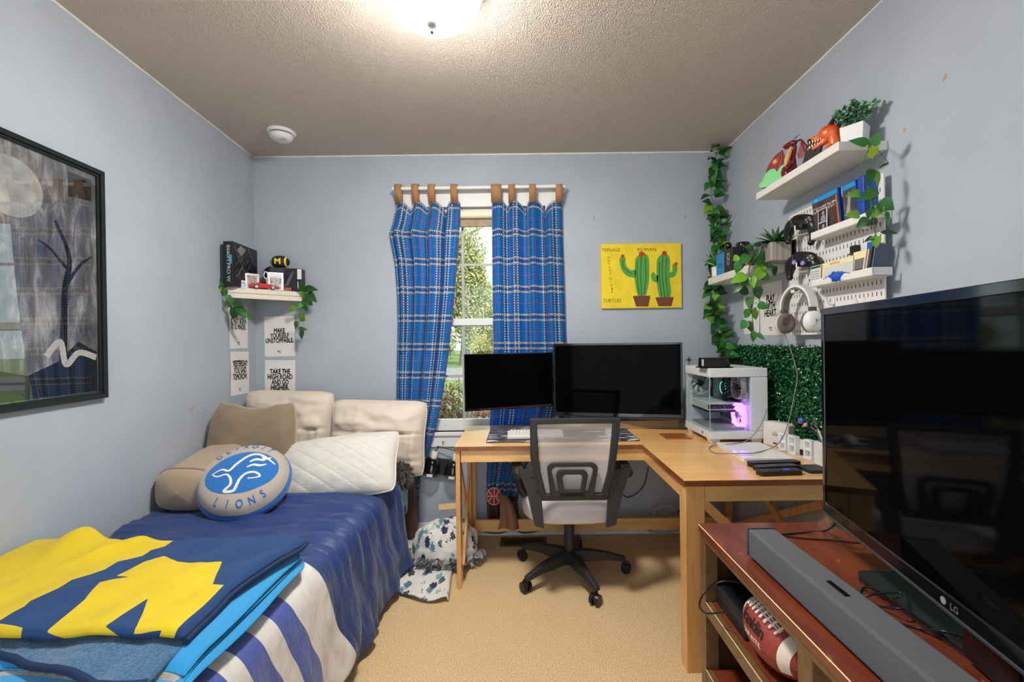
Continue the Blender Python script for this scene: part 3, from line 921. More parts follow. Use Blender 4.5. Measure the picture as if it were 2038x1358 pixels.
# yellow and navy letter blanket
yb = thing('blanket', 'yellow and navy blanket with a big letter, laid on the cyan throw', 'blanket', (-1.25, 1.3, .58))
M_yel = mat('yellow plush', (228, 200, 20), .8, sheen=.5, bump=(500, .2, .001))
M_plush = mat('navy plush', (12, 62, 112), .75, sheen=.1, bump=(500, .2, .001))
ZB = .594
P2 = lambda pts: [tuple(atz(x, y, ZB).xy) for x, y in pts]
polyA = P2([(355, 1077), (329, 1094), (300, 1102), (283, 1114), (233, 1130), (208, 1148), (180, 1160), (143, 1172), (116, 1189), (61, 1214), (48, 1226), (24, 1240), (4, 1253), (-160, 1330), (-700, 1330), (-500, 1150), (0, 1060), (200, 1040), (340, 1060)])
polyB = P2([(327, 1116), (354, 1127), (409, 1133), (442, 1129), (424, 1176), (446, 1179), (342, 1274), (325, 1279), (312, 1274), (325, 1264), (270, 1266), (295, 1203), (213, 1264), (251, 1270), (249, 1281), (139, 1279), (141, 1270), (97, 1266), (169, 1209), (198, 1173), (219, 1167), (257, 1162), (232, 1157), (253, 1146), (287, 1127)])
polyC = P2([(-60, 1255), (0, 1261), (48, 1265), (46, 1279), (0, 1272), (-60, 1270)])
edgeR = P2([(597, 1080), (590, 1090), (446, 1182), (342, 1279)])
def xright(y):
    e = edgeR
    for i in range(len(e) - 1):
        if e[i + 1][1] <= y <= e[i][1]:
            k = (y - e[i][1]) / (e[i + 1][1] - e[i][1]); return e[i][0] + k * (e[i + 1][0] - e[i][0]) + .012
    return (e[0] if y > e[0][1] else e[-1])[0] + .012
yfr, ybk = edgeR[-1][1] + .02, edgeR[0][1] + .01
def blk(u, v):
    y = yfr + (ybk - yfr) * v
    x1 = xright(y); x0 = xleft(y) + .03
    x = x0 + (x1 - x0) * u
    z = ZB + .014 * nz(x * 3, y * 3.5, 2) + .009 * nz(x * 9, y * 7, 4) + .004 * nz(x * 20, y * 12, 6) + .01
    bump = math.exp(-(((x + 1.42) / .05) ** 2 + ((y - 1.42) / .07) ** 2))
    z += .045 * bump + .02 * math.exp(-((x + 1.27 - .5 * (y - 1.38)) / .03) ** 2) * math.exp(-((y - 1.40) / .1) ** 2)
    e = min((1 - u) / .02, v / .025, (1 - v) / .03, 1)
    z -= .012 * (1 - e) ** 2
    return V((x, y, z))
def sdist(q, poly):
    d = 1e9
    for i in range(len(poly)):
        a, b = poly[i - 1], poly[i]
        ax, ay = q[0] - a[0], q[1] - a[1]; bx, by = b[0] - a[0], b[1] - a[1]
        t = max(0, min(1, (ax * bx + ay * by) / (bx * bx + by * by + 1e-12)))
        d = min(d, math.hypot(ax - t * bx, ay - t * by))
    return d if inside(q, poly) else -d
def buv(u, v):
    p = blk(u, v); q = (p.x, p.y)
    return (max(sdist(q, polyA), sdist(q, polyB), sdist(q, polyC)), 0)
m = NT('letter plush')
um = m.n('ShaderNodeUVMap'); us = m.n('ShaderNodeSeparateXYZ'); m.t.links.new(um.outputs[0], us.inputs[0])
m.set(Base_Color=m.mix(m.math('GREATER_THAN', us.outputs[0], 0.0), m.mix(m.noise(9, 4), lin((4, 46, 96)), lin((8, 62, 114))), m.mix(m.noise(9, 4), lin((220, 194, 18)), lin((200, 170, 10)))), Roughness=.85)
m.b.inputs['Sheen Weight'].default_value = .08
m.bump(m.noise(420, 3), .3, .002)
mb = MB(); mb.grid(blk, 220, 180, uv=buv); part(yb, 'face', mb, m.m, True, solid=.012)
# its fuzzy underside, turned out along the front in a point
tip = atz(268, 1338, .50)
def under(u, v):
    a = blk(u, .0); x0 = xleft(a.y) + .03
    reach = (.012 + .10 * max(0, 1 - abs(u - .93) / .45))
    y = a.y + .05 - (reach + .05) * v
    return V((a.x - .0 + .012 * v * nz(u * 6, 3), y, a.z - .012 - .012 * v + .004 * nz(u * 20, v * 4)))
mb = MB(); mb.grid(under, 90, 20); part(yb, 'turned_edge', mb, mat('navy sherpa', (20, 74, 122), .9, sheen=.4, bump=(260, .9, .006), vary=((60, 120, 160), 160)), True, solid=.010)
mb = MB(); mb.tube([under(i / 60, 1.0) for i in range(61)], .008, 8); mb.tube([blk(1, i / 40) + V((.004, 0, -.006)) for i in range(41)], .008, 8); part(yb, 'binding', mb, mat('navy binding', (8, 40, 78), .8), True)

# ------------------------------------------------------------------ pillows
RND = .07
def pillow_mb(w, h, t, seed, pinch=.06, wr=.006, n=44, fold=None):
    mb = MB()
    def fn(u, v, sgn):
        a, b = 2 * u - 1, 2 * v - 1
        px = w / 2 * a * (1 - pinch * (1 - abs(a)) * 0 - pinch * (1 - a * a) * 0 - pinch * abs(a) * (1 - b * b) * .6)
        py = h / 2 * b * (1 - pinch * abs(b) * (1 - a * a) * .25) * (1 - RND * a ** 6)
        px *= 1 - RND * b ** 6
        e = max(0, (1 - abs(a) ** 2.2)) * max(0, (1 - abs(b) ** 2.2))
        z = t / 2 * e ** .5
        z += (wr * nz(px * 9 + seed, py * 16, seed) + wr * .6 * nz(px * 22, py * 30 + seed, 2)) * min(1, e * 4)
        if fold: z += fold(px, py) * min(1, e * 3)
        return V((px, py, sgn * z))
    mb.grid(lambda u, v: fn(u, v, 1), n, n)
    mb.grid(lambda u, v: fn(1 - u, v, -1), n, n)
    return mb, fn
def edge_cord(w, h, fn, r=.004, n=40):
    mb = MB()
    L = [fn(i / n, 0, 1) for i in range(n + 1)] + [fn(1, i / n, 1) for i in range(1, n + 1)] + [fn(1 - i / n, 1, 1) for i in range(1, n + 1)] + [fn(0, 1 - i / n, 1) for i in range(1, n + 1)]
    mb.tube(L, r, 6); return mb
def lean(c, tilt, rz=0, roll=0):
    """pillow standing: x across, y up, z facing the room; tilt leans the top back"""
    return Matrix.Translation(c) @ Matrix.Rotation(rz, 4, 'Z') @ Matrix.Rotation(PI / 2 - tilt, 4, 'X') @ Matrix.Rotation(roll, 4, 'Z')
M_cream = mat('cream satin', (208, 194, 178), .55, sheen=.2, bump=(40, .25, .006))
M_quilt = mat('white quilting', (206, 202, 193), .8)
sag = lambda px, py: -.020 * math.exp(-((py - .03) / .010) ** 2) + (.020 * nz(px * 16 + 3, py * 5, 4) + .010 * nz(px * 40, py * 9, 6) if py < .03 else .016 * nz(px * 6 + py * 8, py * 16, 2)) - .016 * math.exp(-((py + .11 + .02 * math.sin(px * 9)) / .014) ** 2)
mb, fn = pillow_mb(.54, .50, .20, 3, .10, .013, fold=sag)
T = lean((-1.40, 2.625, .712), .12, roll=-.03)
p1 = thing('pillow', 'cream pillow standing in the corner, partly behind the taupe backrest', 'pillow', T, 'cream pillows against the back wall')
part(p1, 'cover', mb, M_cream)
part(p1, 'piping', edge_cord(.54, .50, fn), M_cream)
mb, fn = pillow_mb(.57, .44, .20, 8, .10, .012, fold=sag)
T = lean((-.855, 2.60, .682), .16, rz=.05, roll=-.04)
p2 = thing('pillow', 'cream pillow standing next to the left curtain', 'pillow', T, 'cream pillows against the back wall')
part(p2, 'cover', mb, M_cream)
part(p2, 'piping', edge_cord(.57, .44, fn), M_cream)
# quilted one lying forward
qf = lambda px, py: -.012 * max(0, 1 - abs(((px + py) / .085) % 1 - .5) / .06) * 1 - .012 * max(0, 1 - abs(((px - py * .3) / .12) % 1 - .5) / .03) * .0
mb, fn = pillow_mb(.68, .35, .20, 5, .08, .005, 90, fold=lambda px, py: -.008 * max(0, 1 - abs(((px * .9 + py * 1.3) / .10) % 1 - .5) / .035))
T = lean((-.985, 2.28, .60), .72, rz=-.05, roll=.14)
p3 = thing('pillow', 'white quilted pillow lying in front of the cream pillows', 'pillow', T)
part(p3, 'cover', mb, M_quilt)
part(p3, 'piping', edge_cord(.68, .35, fn, .004), M_quilt)
# shaggy grey one
c = aty(796, 945, 2.50)
sp_ = thing('shaggy_pillow', 'small shaggy dark grey pillow peeking out behind the quilted pillow', 'pillow', c)
mb = MB(); mb.ell(c, (.058, .045, .068)); part(sp_, 'core', mb, mat('charcoal fur', (70, 68, 66), .95), True)
mb = MB()
for i in range(700):
    d = rv().normalized(); p = c + V((d.x * .058, d.y * .045, d.z * .068)); e = d * .02 + rv(.012) + V((0, 0, -.012))
    mb.tube([p, p + e * .6, p + e], [.0022, .0018, .0008], 3, random.randrange(2), caps=False)
part(sp_, 'pile', mb, [mat('grey fur', (120, 116, 112), .9), mat('dark fur', (46, 44, 44), .9)], True)

# backrest with an arm
M_suede = mat('taupe suede', (138, 120, 98), .9, sheen=.35, bump=(300, .15, .001), vary=((126, 108, 88), 5))
M_suede2 = mat('pale suede', (168, 146, 120), .9, sheen=.35, bump=(300, .15, .001))
br = thing('backrest_pillow', 'taupe corduroy bed backrest with one padded arm in the corner of the bed', 'backrest pillow', (-1.42, 2.3, BZ))
Tb = lean((-1.428, 2.32, .672), .16, rz=.02, roll=-.02)
mb = MB()
def back(u, v, s):
    a, b = 2 * u - 1, 2 * v - 1
    hw = .235 - .025 * (b + 1) / 2
    x = hw * a
    top = .245 + .012 * a ** 4 - .018 * (1 - a * a) * 0
    y = b * top if b > 0 else b * .20
    x *= 1 - .10 * max(0, b) ** 8
    if b > 0: y -= .02 * max(0, 1 - (a / .6) ** 2) * b
    e = max(0, 1 - abs(a) ** 5) * max(0, 1 - abs(b) ** 5)
    return Tb @ V((x, y, s * (.075 * e ** .4) + .012 * nz(x * 5, y * 5) + .005 * nz(x * 14, y * 18, 3)))
mb.grid(lambda u, v: back(u, v, 1), 40, 40); mb.grid(lambda u, v: back(1 - u, v, -1), 40, 40)
part(br, 'back_cushion', mb, M_suede, True)
mb = MB(); n = 40
L = [back(i / n, 0, 1) for i in range(n + 1)] + [back(1, i / n, 1) for i in range(1, n + 1)] + [back(1 - i / n, 1, 1) for i in range(1, n + 1)] + [back(0, 1 - i / n, 1) for i in range(1, n + 1)]
mb.tube(L, .006, 6); part(br, 'piping', mb, M_suede2, True)
# arm: rounded block along the wall, ends in a pale front panel
CZA = .595
def arm(u, v):
    # v along y from back to front, u round the section
    y = 2.28 - .37 * v
    a = 2 * PI * u
    rz = .105 - .02 * v; rx = .125
    e = math.sqrt(max(0, 1 - max(0, (v - .86) / .14) ** 2.2))
    cx = xleft(y) + .143
    sx = math.copysign(abs(math.cos(a)) ** .6, math.cos(a)); sz = math.copysign(abs(math.sin(a)) ** .6, math.sin(a))
    return V((cx + rx * sx * e, y, CZA + .06 * (1 - v) * .6 + rz * sz * e + .006 * nz(y * 9, u * 6)))
mb = MB(); mb.grid(arm, 36, 36); part(br, 'arm', mb, M_suede2, True)
mb = MB(); mb.tube([arm(i / 40, .845) + V((0, 0, 0)) for i in range(41)], .006, 6); part(br, 'arm_piping', mb, M_suede, True)

# round cushion
M_cblue = mat('royal blue plush', (14, 104, 178), .8, sheen=.4, bump=(400, .2, .001))
M_cgrey = mat('cushion silver', (176, 164, 150), .8, sheen=.3, bump=(400, .2, .001))
cc = aty(489, 958, 1.99)
Tc = Matrix.Translation(cc) @ Matrix.Rotation(.30, 4, 'Z') @ Matrix.Rotation(PI / 2 - .86, 4, 'X') @ Matrix.Rotation(.10, 4, 'Z')
rc = thing('round_cushion', 'round blue and silver football team cushion lying against the taupe backrest', 'cushion', Tc)
RC = .178
def cz(x, y):
    r = min(1, math.hypot(x, y) / RC)
    return .062 * math.sqrt(max(0, 1 - r ** 2.6)) + .016 + .004 * nz(x * 14, y * 14)
def disc(mb, r0, r1, nr, mi, lift=0):
    mb.grid(lambda u, v: (lambda r, a: V((r * math.cos(a), r * math.sin(a), cz(r * math.cos(a), r * math.sin(a)) + lift)))(r0 + (r1 - r0) * v, 2 * PI * u), 72, nr, mi)
mb = MB(); disc(mb, .0, RC, 16, 0); part(rc, 'front', mb, M_cgrey)
mb = MB(); mb.grid(lambda u, v: V((RC * (1 + .05 * math.sin(PI * v)) * math.cos(2 * PI * u), RC * (1 + .05 * math.sin(PI * v)) * math.sin(2 * PI * u), .016 - .05 * v)), 72, 8)
mb.grid(lambda u, v: V((RC * (1 - v) * math.cos(-2 * PI * u), RC * (1 - v) * math.sin(-2 * PI * u), -.034 - .06 * math.sqrt(max(0, 1 - (1 - v) ** 2.6)))), 72, 12)
part(rc, 'side_band', mb, M_cblue)
Me = Matrix.Rotation(.0, 4, 'Z')
KS = RC / .212
mb = MB()
mb.grid(lambda u, v: (lambda r, a: (lambda x, y: V((x, y, cz(x, y) + .0012)))(r * 1.08 * math.cos(a), r * .80 * math.sin(a)))(.155 * KS * v, 2 * PI * u), 72, 12)
part(rc, 'blue_field', mb, M_cblue)
def stroke(mb, pts, w, lift):
    P = smooth_path([(x * KS, y * KS, 0) for x, y in pts], 6); n = len(P)
    b = MB(); b.ribbon([(p.x, p.y) for p in P], [w * (.35 + .65 * math.sin(PI * (i + .6) / (n + .2))) for i in range(n)])
    b.v = [V((p.x, p.y, cz(p.x, p.y) + lift)) for p in b.v]
    mb.add(b.v, b.f)
mb = MB()
lion = [[(-.135, .012), (-.095, .03), (-.06, .016), (-.03, .05), (.01, .085), (.05, .098), (.085, .088), (.12, .055), (.15, .02)],
        [(-.135, .012), (-.11, -.008), (-.07, -.004), (-.05, -.03), (-.045, -.07), (-.07, -.10), (-.03, -.108), (-.015, -.075), (-.005, -.045), (.02, -.02), (.06, -.02), (.085, -.045), (.06, -.052), (.03, -.05)],
        [(.02, .018), (.05, .028), (.08, .02), (.11, .026)], [(.03, .05), (.06, .062), (.10, .05)], [(.085, .088), (.10, .062), (.13, .07)]]
for s_ in lion: stroke(mb, s_, .012, .0026)
part(rc, 'lion_emblem', mb, mat('emblem white', (222, 216, 204), .8))
mb = MB()
def arc_text(word, r, a0, da, flip):
    for i, ch in enumerate(word):
        a = a0 + da * i
        x, y = r * math.cos(a), r * math.sin(a)
        b = MB(); text(b, ch, 0, -.016 * KS, .052 * KS, z=0, bold=.03, sx=.8)
        R_ = Matrix.Rotation(a + (PI / 2 if flip else -PI / 2), 4, 'Z')
        for p in b.v:
            q = R_ @ p; mb.v  # placed on the cushion's curve
            p.x, p.y = q.x + x, q.y + y
            p.z = cz(p.x, p.y) + .0024
        mb.add(b.v, b.f)
arc_text('LIONS', .176 * KS, -PI / 2 - .62, .31, True)
part(rc, 'name_lettering', mb, M_cblue)
mb = MB()
arc_text('DETROIT', .176 * KS, PI / 2 + .75, -.25, False)
part(rc, 'lettering', mb, M_cblue)
mb = MB(); mb.obox(Matrix.Translation((.03, -.18, -.01)) @ Matrix.Rotation(.3, 4, 'X'), -.024, .024, -.03, .004, -.004, .004); part(rc, 'care_tag', mb, mat('tag cream', (216, 200, 170), .8), bevel=.002)

# ------------------------------------------------------------------ blanket heap on the carpet
m = NT('camp print'); co = m.coord()
vo = m.n('ShaderNodeTexVoronoi'); vo.inputs['Scale'].default_value = 15
wj = m.n('ShaderNodeVectorMath'); wj.operation = 'ADD'; m.t.links.new(m.coord('Object', (1.7, 1, 1)), wj.inputs[0])
wk = m.n('ShaderNodeTexNoise'); wk.inputs['Scale'].default_value = 30; wm_ = m.n('ShaderNodeVectorMath'); wm_.operation = 'SCALE'; wm_.inputs['Scale'].default_value = .05; m.t.links.new(wk.outputs['Color'], wm_.inputs[0]); m.t.links.new(wm_.outputs[0], wj.inputs[1]); m.t.links.new(wj.outputs[0], vo.inputs[0])
k1 = m.math('LESS_THAN', vo.outputs['Distance'], .47)
sc_ = m.n('ShaderNodeSeparateColor'); m.t.links.new(vo.outputs['Color'], sc_.inputs[0])
k1 = m.math('MULTIPLY', k1, m.math('GREATER_THAN', sc_.outputs[0], .2))
ink = m.ramp(sc_.outputs[1], [(.3, lin((40, 52, 84))), (.5, lin((120, 164, 172))), (.75, lin((92, 112, 108))), (.95, lin((40, 40, 52)))])
m.set(Base_Color=m.mix(k1, lin((216, 212, 206)), ink), Roughness=.85)
m.bump(m.noise(60, 3, co), .25, .004)
M_camp = m.m
fb = thing('floor_blanket', 'white blanket with teal cactus print heaped on the carpet by the desk', 'blanket', (-.52, 2.35, 0))
poly = [atz(x, y, .01) for x, y in ((757, 1195), (800, 1083), (905, 1075), (908, 1160), (893, 1193), (850, 1190), (820, 1170), (775, 1190))]
q0, q1, q2, q3 = atz(762, 1193, 0), atz(893, 1197, 0), atz(908, 1075, 0), atz(806, 1080, 0)
def spread(u, v):
    p = q0.lerp(q1, u).lerp(q3.lerp(q2, u), v)
    p.y += (.03 * math.sin(u * 5 + 1) * (1 - v))
    z = .014 + .012 * (1 + nz(p.x * 12, p.y * 9, 2)) * .8 + .014 * max(0, nz(p.x * 25, p.y * 6, 7))
    if u < .12: z += .03 * math.sin(PI * u / .12) * max(0, 1 - v * 1.5)
    z *= min(1, .25 + min(u, 1 - u, v + .2) / .03)
    return V((p.x, p.y, z))
mb = MB(); mb.grid(spread, 60, 60); part(fb, 'spread_end', mb, M_camp, True, solid=.006)
hc = aty(868, 1062, 2.50)
def heap(u, v):
    a = 2 * PI * u; b = PI / 2 * v
    r = 1 + .14 * nz(math.cos(a) * 1.4 + 3, math.sin(a) * 1.4, v * 2) + .07 * nz(math.cos(a) * 4, math.sin(a) * 4, v * 4)
    return V((-.455 + .20 * r * math.cos(a) * math.cos(b) ** .7, 2.535 + .15 * r * math.sin(a) * math.cos(b) ** .7, .015 + .19 * r * math.sin(b) ** .8 + .016 * nz(u * 22, v * 9, 5)))
mb = MB(); mb.grid(heap, 80, 40); part(fb, 'bundle', mb, M_camp, True)
mb = MB()
for i in range(80):
    a = PI + .15 + (PI - .3) * random.random(); p = V((-.455 + .205 * math.cos(a), 2.535 + .155 * math.sin(a), .05 + random.random() * .02))
    d = V((math.cos(a) * .3 + jit(.3), math.sin(a), -.4)).normalized()
    leaf(mb, p, d, rv(), .055, .03, random.randrange(2), .5, .5, SPEAR)
part(fb, 'knotted_fringe', mb, [mat('fringe grey', (150, 146, 142), .9), mat('fringe dark', (92, 92, 98), .9)], True)
c = aty(893, 1008, 2.70)
mb = MB(); mb.obox(Matrix.Translation((c.x, 2.72, .215)) @ Matrix.Rotation(.2, 4, 'Z') @ Matrix.Rotation(-.35, 4, 'X'), -.065, .065, -.04, .04, -.004, .03)
solo('wood_block', 'pale plywood block resting on the blanket heap against the back wall', 'block', mb, mat('plywood', (214, 178, 132), .7), None, bevel=.002)

# ------------------------------------------------------------------ lamp pair hung under the window sill
wl = thing('wall_lamp', 'unmounted two shade glass wall lamp hanging by its cable under the window', 'wall lamp', aty(875, 925, 2.80))
M_smoke = glass('smoked glass', (165, 167, 167), 2.2)
Tl = BACKF(aty(884, 930, 2.832)) @ Matrix.Rotation(-.12, 4, 'Z')
b_ = MB(); b_.obox(Tl, -.115, .11, -.045, .055, -.002, .014); part(wl, 'back_plate', b_, mat('brushed black', (52, 54, 53), .35, .6), True, .003)
b_ = MB(); b_.obox(Tl, -.125, .12, -.052, -.045, -.002, .024); part(wl, 'bottom_rim', b_, M_chrome, True)
for x in (-.075, .062):
    Tx = Tl @ Matrix.Translation((x, -.04, .045)) @ Matrix.Rotation(-PI / 2, 4, 'X') @ Matrix.Rotation(.10, 4, 'Y')
    b_ = MB(); b_.lathe([(.054, 0), (.054, .03), (.049, .062), (.036, .09), (.018, .102)], Tx, 28)
    sh = part(wl, 'glass_shade', b_, M_smoke, True)
    b_ = MB(); b_.lathe([(.0, .10), (.020, .10), (.021, .108), (.019, .146), (.0, .148)], Tx, 20); part(wl, 'socket', b_, mat('socket white', (214, 206, 192), .6), True)
    b_ = MB(); b_.obox(Tl @ Matrix.Translation((x + .005, -.036, .1)), -.018, .018, -.004, .012, 0, .001); part(wl, 'paper_tag', b_, M_paper, True)
b_ = MB()
sk = Tl @ V((-.06, .108, .045))
b_.tube(smooth_path([sk, sk + V((.02, -.01, .022)), aty(872, 889, 2.80), aty(900, 896, 2.79), aty(925, 902, 2.8)], 6), .003, 6)
part(wl, 'cable', b_, M_softblack, True)
b_ = MB(); pk = aty(882, 884, YB - .013); b_.tube([pk + V((0, .003, .012)), pk + V((0, -.012, .008)), pk + V((0, -.016, -.004)), pk + V((0, -.008, -.008))], .002, 5); b_.cyl(pk + V((0, .004, .012)), pk + V((0, -.003, .012)), .006)
solo('cable_hook', 'tiny clear hook stuck under the sill, holding the lamp cable', 'hook', b_, M_chrome, None)

# ------------------------------------------------------------------ framed picture on the left wall
pc = atleft(201, 345), atleft(201, 793)
FW, FH = .61, pc[0].z - pc[1].z
ctr = (pc[0] + pc[1]) / 2 - LDIR * (FW / 2)
Tp = LEFTF(ctr) @ Matrix.Rotation(.006, 4, 'Z')
fr = thing('framed_picture', 'large black framed grey night picture under glass on the left wall', 'framed picture', Tp)
mb = MB(); hw, hh = FW / 2, FH / 2
def rect(a, b): return [(-a, -b), (a, -b), (a, b), (-a, b)]
mb.ring(rect(hw, hh), rect(hw - .017, hh - .017), .0005, .022); mb.ring(rect(hw - .015, hh - .015), rect(hw - .026, hh - .026), .0005, .015)
part(fr, 'frame', mb, mat('black frame', (24, 30, 32), .25), bevel=.002)
m = NT('night picture'); co = m.coord('Object', (1, 1, 1))
st = m.noise(6, 6, m.coord('Object', (5, 1.2, 1)), .65, 1.0)
cl_ = m.noise(4, 5, co, .6, .6)
m.set(Base_Color=m.ramp(m.math('ADD', m.math('MULTIPLY', st, .5), m.math('MULTIPLY', cl_, .5)), [(.34, lin((44, 44, 46))), (.5, lin((112, 110, 110))), (.64, lin((196, 194, 192)))]), Roughness=.6)
mb = MB(); mb.box(-hw + .02, hw - .02, -hh + .02, hh - .02, .002, .006); part(fr, 'picture', mb, m.m)
mb = MB()
# plain night scene: moon, hill, bare branches, mist
n = 40; mx, my = -.02, .27
mb.prism([(mx + .10 * math.cos(2 * PI * i / n), my + .095 * math.sin(2 * PI * i / n)) for i in range(n)], .006, .0066, mi=0)
mb.prism([(-hw + .03, -hh + .03), (hw - .03, -hh + .03), (hw - .03, -.26), (.20, -.22), (.12, -.29), (.02, -.33), (-.1, -.30), (-hw + .03, -.2)], .006, .0064, mi=1)
for pts, w in (([(.14, -.3), (.15, -.05), (.17, .08), (.12, .2)], .03), ([(.155, -.02), (.21, .06), (.26, .10)], .016), ([(.16, .04), (.10, .10), (.06, .12)], .012), ([(-.25, -.25), (-.22, 0), (-.24, .12)], .04), ([(-.22, .0), (-.16, .08), (-.1, .1)], .014)):
    P = smooth_path([(x, y, 0) for x, y in pts], 6); mb.ribbon([(p.x, p.y) for p in P], [w * (1 - .7 * i / len(P)) for i in range(len(P))], .0068, 1)
mb.prism([(.17, .30), (.262, .31), (.262, .39), (.17, .39)], .006, .0066, mi=1)
for pts in ([(.08, -.27), (.13, -.22), (.15, -.30), (.20, -.26), (.27, -.28)], [(-.27, -.1), (-.2, -.14), (-.12, -.10)]):
    P = smooth_path([(x, y, 0) for x, y in pts], 6); mb.ribbon([(p.x, p.y) for p in P], .022, .0070, 2)
part(fr, 'print_shapes', mb, [mat('print moon', (186, 186, 184), .6, vary=((150, 150, 150), 20)), mat('print black', (20, 20, 22), .6), mat('print mist', (210, 208, 204), .6)])
mb = MB(); mb.box(-hw + .02, hw - .02, -hh + .02, hh - .02, .0095, .0105); part(fr, 'glass', mb, glass('picture glass', (250, 250, 250), 2.2))
# ------------------------------------------------------------------ desk
DZ, DT = .716, .022
DX0, DX1, DXM = -.347, 1.293, .590
DYF, DYR, DYB = 2.205, 1.630, 2.765
desk = thing('desk', 'light wood L shaped desk with crossed side braces in the window corner', 'desk', (.5, 2.3, 0))
mb = MB()
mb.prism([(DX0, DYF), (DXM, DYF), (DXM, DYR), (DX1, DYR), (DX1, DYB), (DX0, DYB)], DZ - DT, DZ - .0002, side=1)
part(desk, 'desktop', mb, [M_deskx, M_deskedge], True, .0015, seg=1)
A0, A1 = DZ - .082, DZ - DT
def apr(x0, x1, y0, y1, mt, nm='apron', z0=A0, z1=A1):
    mb = MB(); mb.box(x0, x1, y0, y1, z0, z1); return part(desk, nm, mb, mt, True, .002)
apr(DX0 + .03, DXM + .03, DYF + .012, DYF + .032, M_deskx)
apr(DXM + .010, DXM + .030, DYR + .02, DYF + .03, M_desky)
apr(DXM + .08, DX1 - .02, DYR + .010, DYR + .030, M_deskx)
apr(DX0 + .03, DX1 - .02, DYB - .03, DYB - .012, M_deskx)
apr(DX0 + .006, DX0 + .026, DYF + .07, DYB - .08, M_desky)
apr(DX0 + .05, DX1 - .05, 2.66, 2.68, M_deskx, 'stretcher', .095, .165)
def leg(x0, x1, y0, y1):
    mb = MB(); mb.box(x0, x1, y0, y1, 0, A1); part(desk, 'leg', mb, M_deskz, True, .002)
leg(DX0 + .004, DX0 + .026, DYF + .008, DYF + .078)
leg(DX0 + .004, DX0 + .026, DYB - .09, DYB - .02); leg(DX0 + .026, DX0 + .05, DYB - .055, DYB - .02)
leg(DXM + .006, DXM + .078, DYR + .008, DYR + .030); leg(DXM + .006, DXM + .028, DYR + .030, DYR + .07)
leg(DX1 - .075, DX1 - .005, DYR + .008, DYR + .030)
leg(DX1 - .06, DX1 - .02, DYB - .06, DYB - .02)
def brace(a, b, w, h, up):
    mb = MB(); mb.beam(a, b, w, h, up=up); part(desk, 'cross_brace', mb, M_deskz, True, .0015)
xb = DX0 + .015
brace((xb, DYF + .07, A0), (xb, DYB - .08, .09), .032, .014, (1, 0, 0))
brace((xb + .0145, DYF + .07, .09), (xb + .0145, DYB - .08, A0), .032, .014, (1, 0, 0))
apr(DX0 + .006, DX0 + .024, DYF + .075, DYB - .085, M_desky, 'lower_rail', .055, .095)
yb_ = DYR + .019
brace((DXM + .07, yb_, A0), (DX1 - .07, yb_, .09), .034, .014, (0, 1, 0))
brace((DXM + .07, yb_ + .0145, .09), (DX1 - .07, yb_ + .0145, A0), .034, .014, (0, 1, 0))
xr_ = DX1 - .03
brace((xr_, DYR + .05, A0), (xr_, DYB - .06, .09), .034, .014, (1, 0, 0))
brace((xr_ - .015, DYR + .05, .09), (xr_ - .015, DYB - .06, A0), .034, .014, (1, 0, 0))
mb = MB(); mb.box(.18, .915, 2.60, 2.63, DZ, DZ + .048); mb.box(.18, .915, 2.63, 2.745, DZ + .036, DZ + .048)
mb.box(.18, .20, 2.63, 2.745, DZ, DZ + .036); mb.box(.895, .915, 2.63, 2.745, DZ, DZ + .036)
solo('monitor_riser', 'low tan board riser under the large monitor at the rear of the desk', 'monitor riser', mb, mat('tan fibreboard', (150, 128, 96), .8), None, bevel=.002)

# ------------------------------------------------------------------ desk mat, keyboard, mouse, coaster
m = NT('streaky mat print'); co = m.coord('Object', (1, 2.1, 1))
n1 = m.noise(4.4, 2, co, .4, 1.8); n2 = m.noise(5.5, 1.5, m.coord('Object', (1.2, 4.6, 1)), .4, .8)
base = m.ramp(n1, [(.40, lin((38, 36, 46))), (.42, lin((66, 62, 74))), (.52, lin((66, 62, 74))), (.54, lin((96, 88, 106))), (.60, lin((96, 88, 106))), (.62, lin((46, 44, 54)))])
m.set(Base_Color=m.mix(m.math('GREATER_THAN', n2, .635), base, lin((206, 204, 208))), Roughness=.75)
M_matp = m.m
q = [atz(x, y, DZ + .003) for x, y in ((961, 881), (1311, 876), (1277, 849), (974, 852))]
x0, x1, y0, y1 = -.196, .60, q[0].y, q[3].y
dm = thing('desk_mat', 'dark purple grey desk mat with white streaks on the desk', 'desk mat', (.2, 2.4, DZ))
mb = MB(); mb.prism(rrect(x0, x1, y0, y1, .012), DZ, DZ + .003); part(dm, 'printed_cloth', mb, M_matp, True)
mb = MB(); P = [V((x, y, DZ + .0025)) for x, y in rrect(x0, x1, y0, y1, .012)]; mb.tube(P + [P[0]], .0018, 5); part(dm, 'stitched_edge', mb, M_softblack, True)
kb = thing('keyboard', 'compact white keyboard on the desk mat behind the chair', 'keyboard', (.1, 2.42, DZ + .003))
kx0, kx1, ky0, ky1, kz = atz(1011, 866, .72).x, atz(1011, 866, .72).x + .30, 2.345, 2.45, DZ + .004
M_key = mat('keycap', (218, 214, 208), .45); M_case = mat('keyboard case', (206, 204, 200), .4)
mb = MB(); mb.prism([(ky0, kz), (ky1, kz), (ky1, kz + .026), (ky0, kz + .014)], kx0, kx1, Matrix(((0, 0, 1, 0), (1, 0, 0, 0), (0, 1, 0, 0), (0, 0, 0, 1)))); part(kb, 'case', mb, M_case, True, .002)
mb = MB()
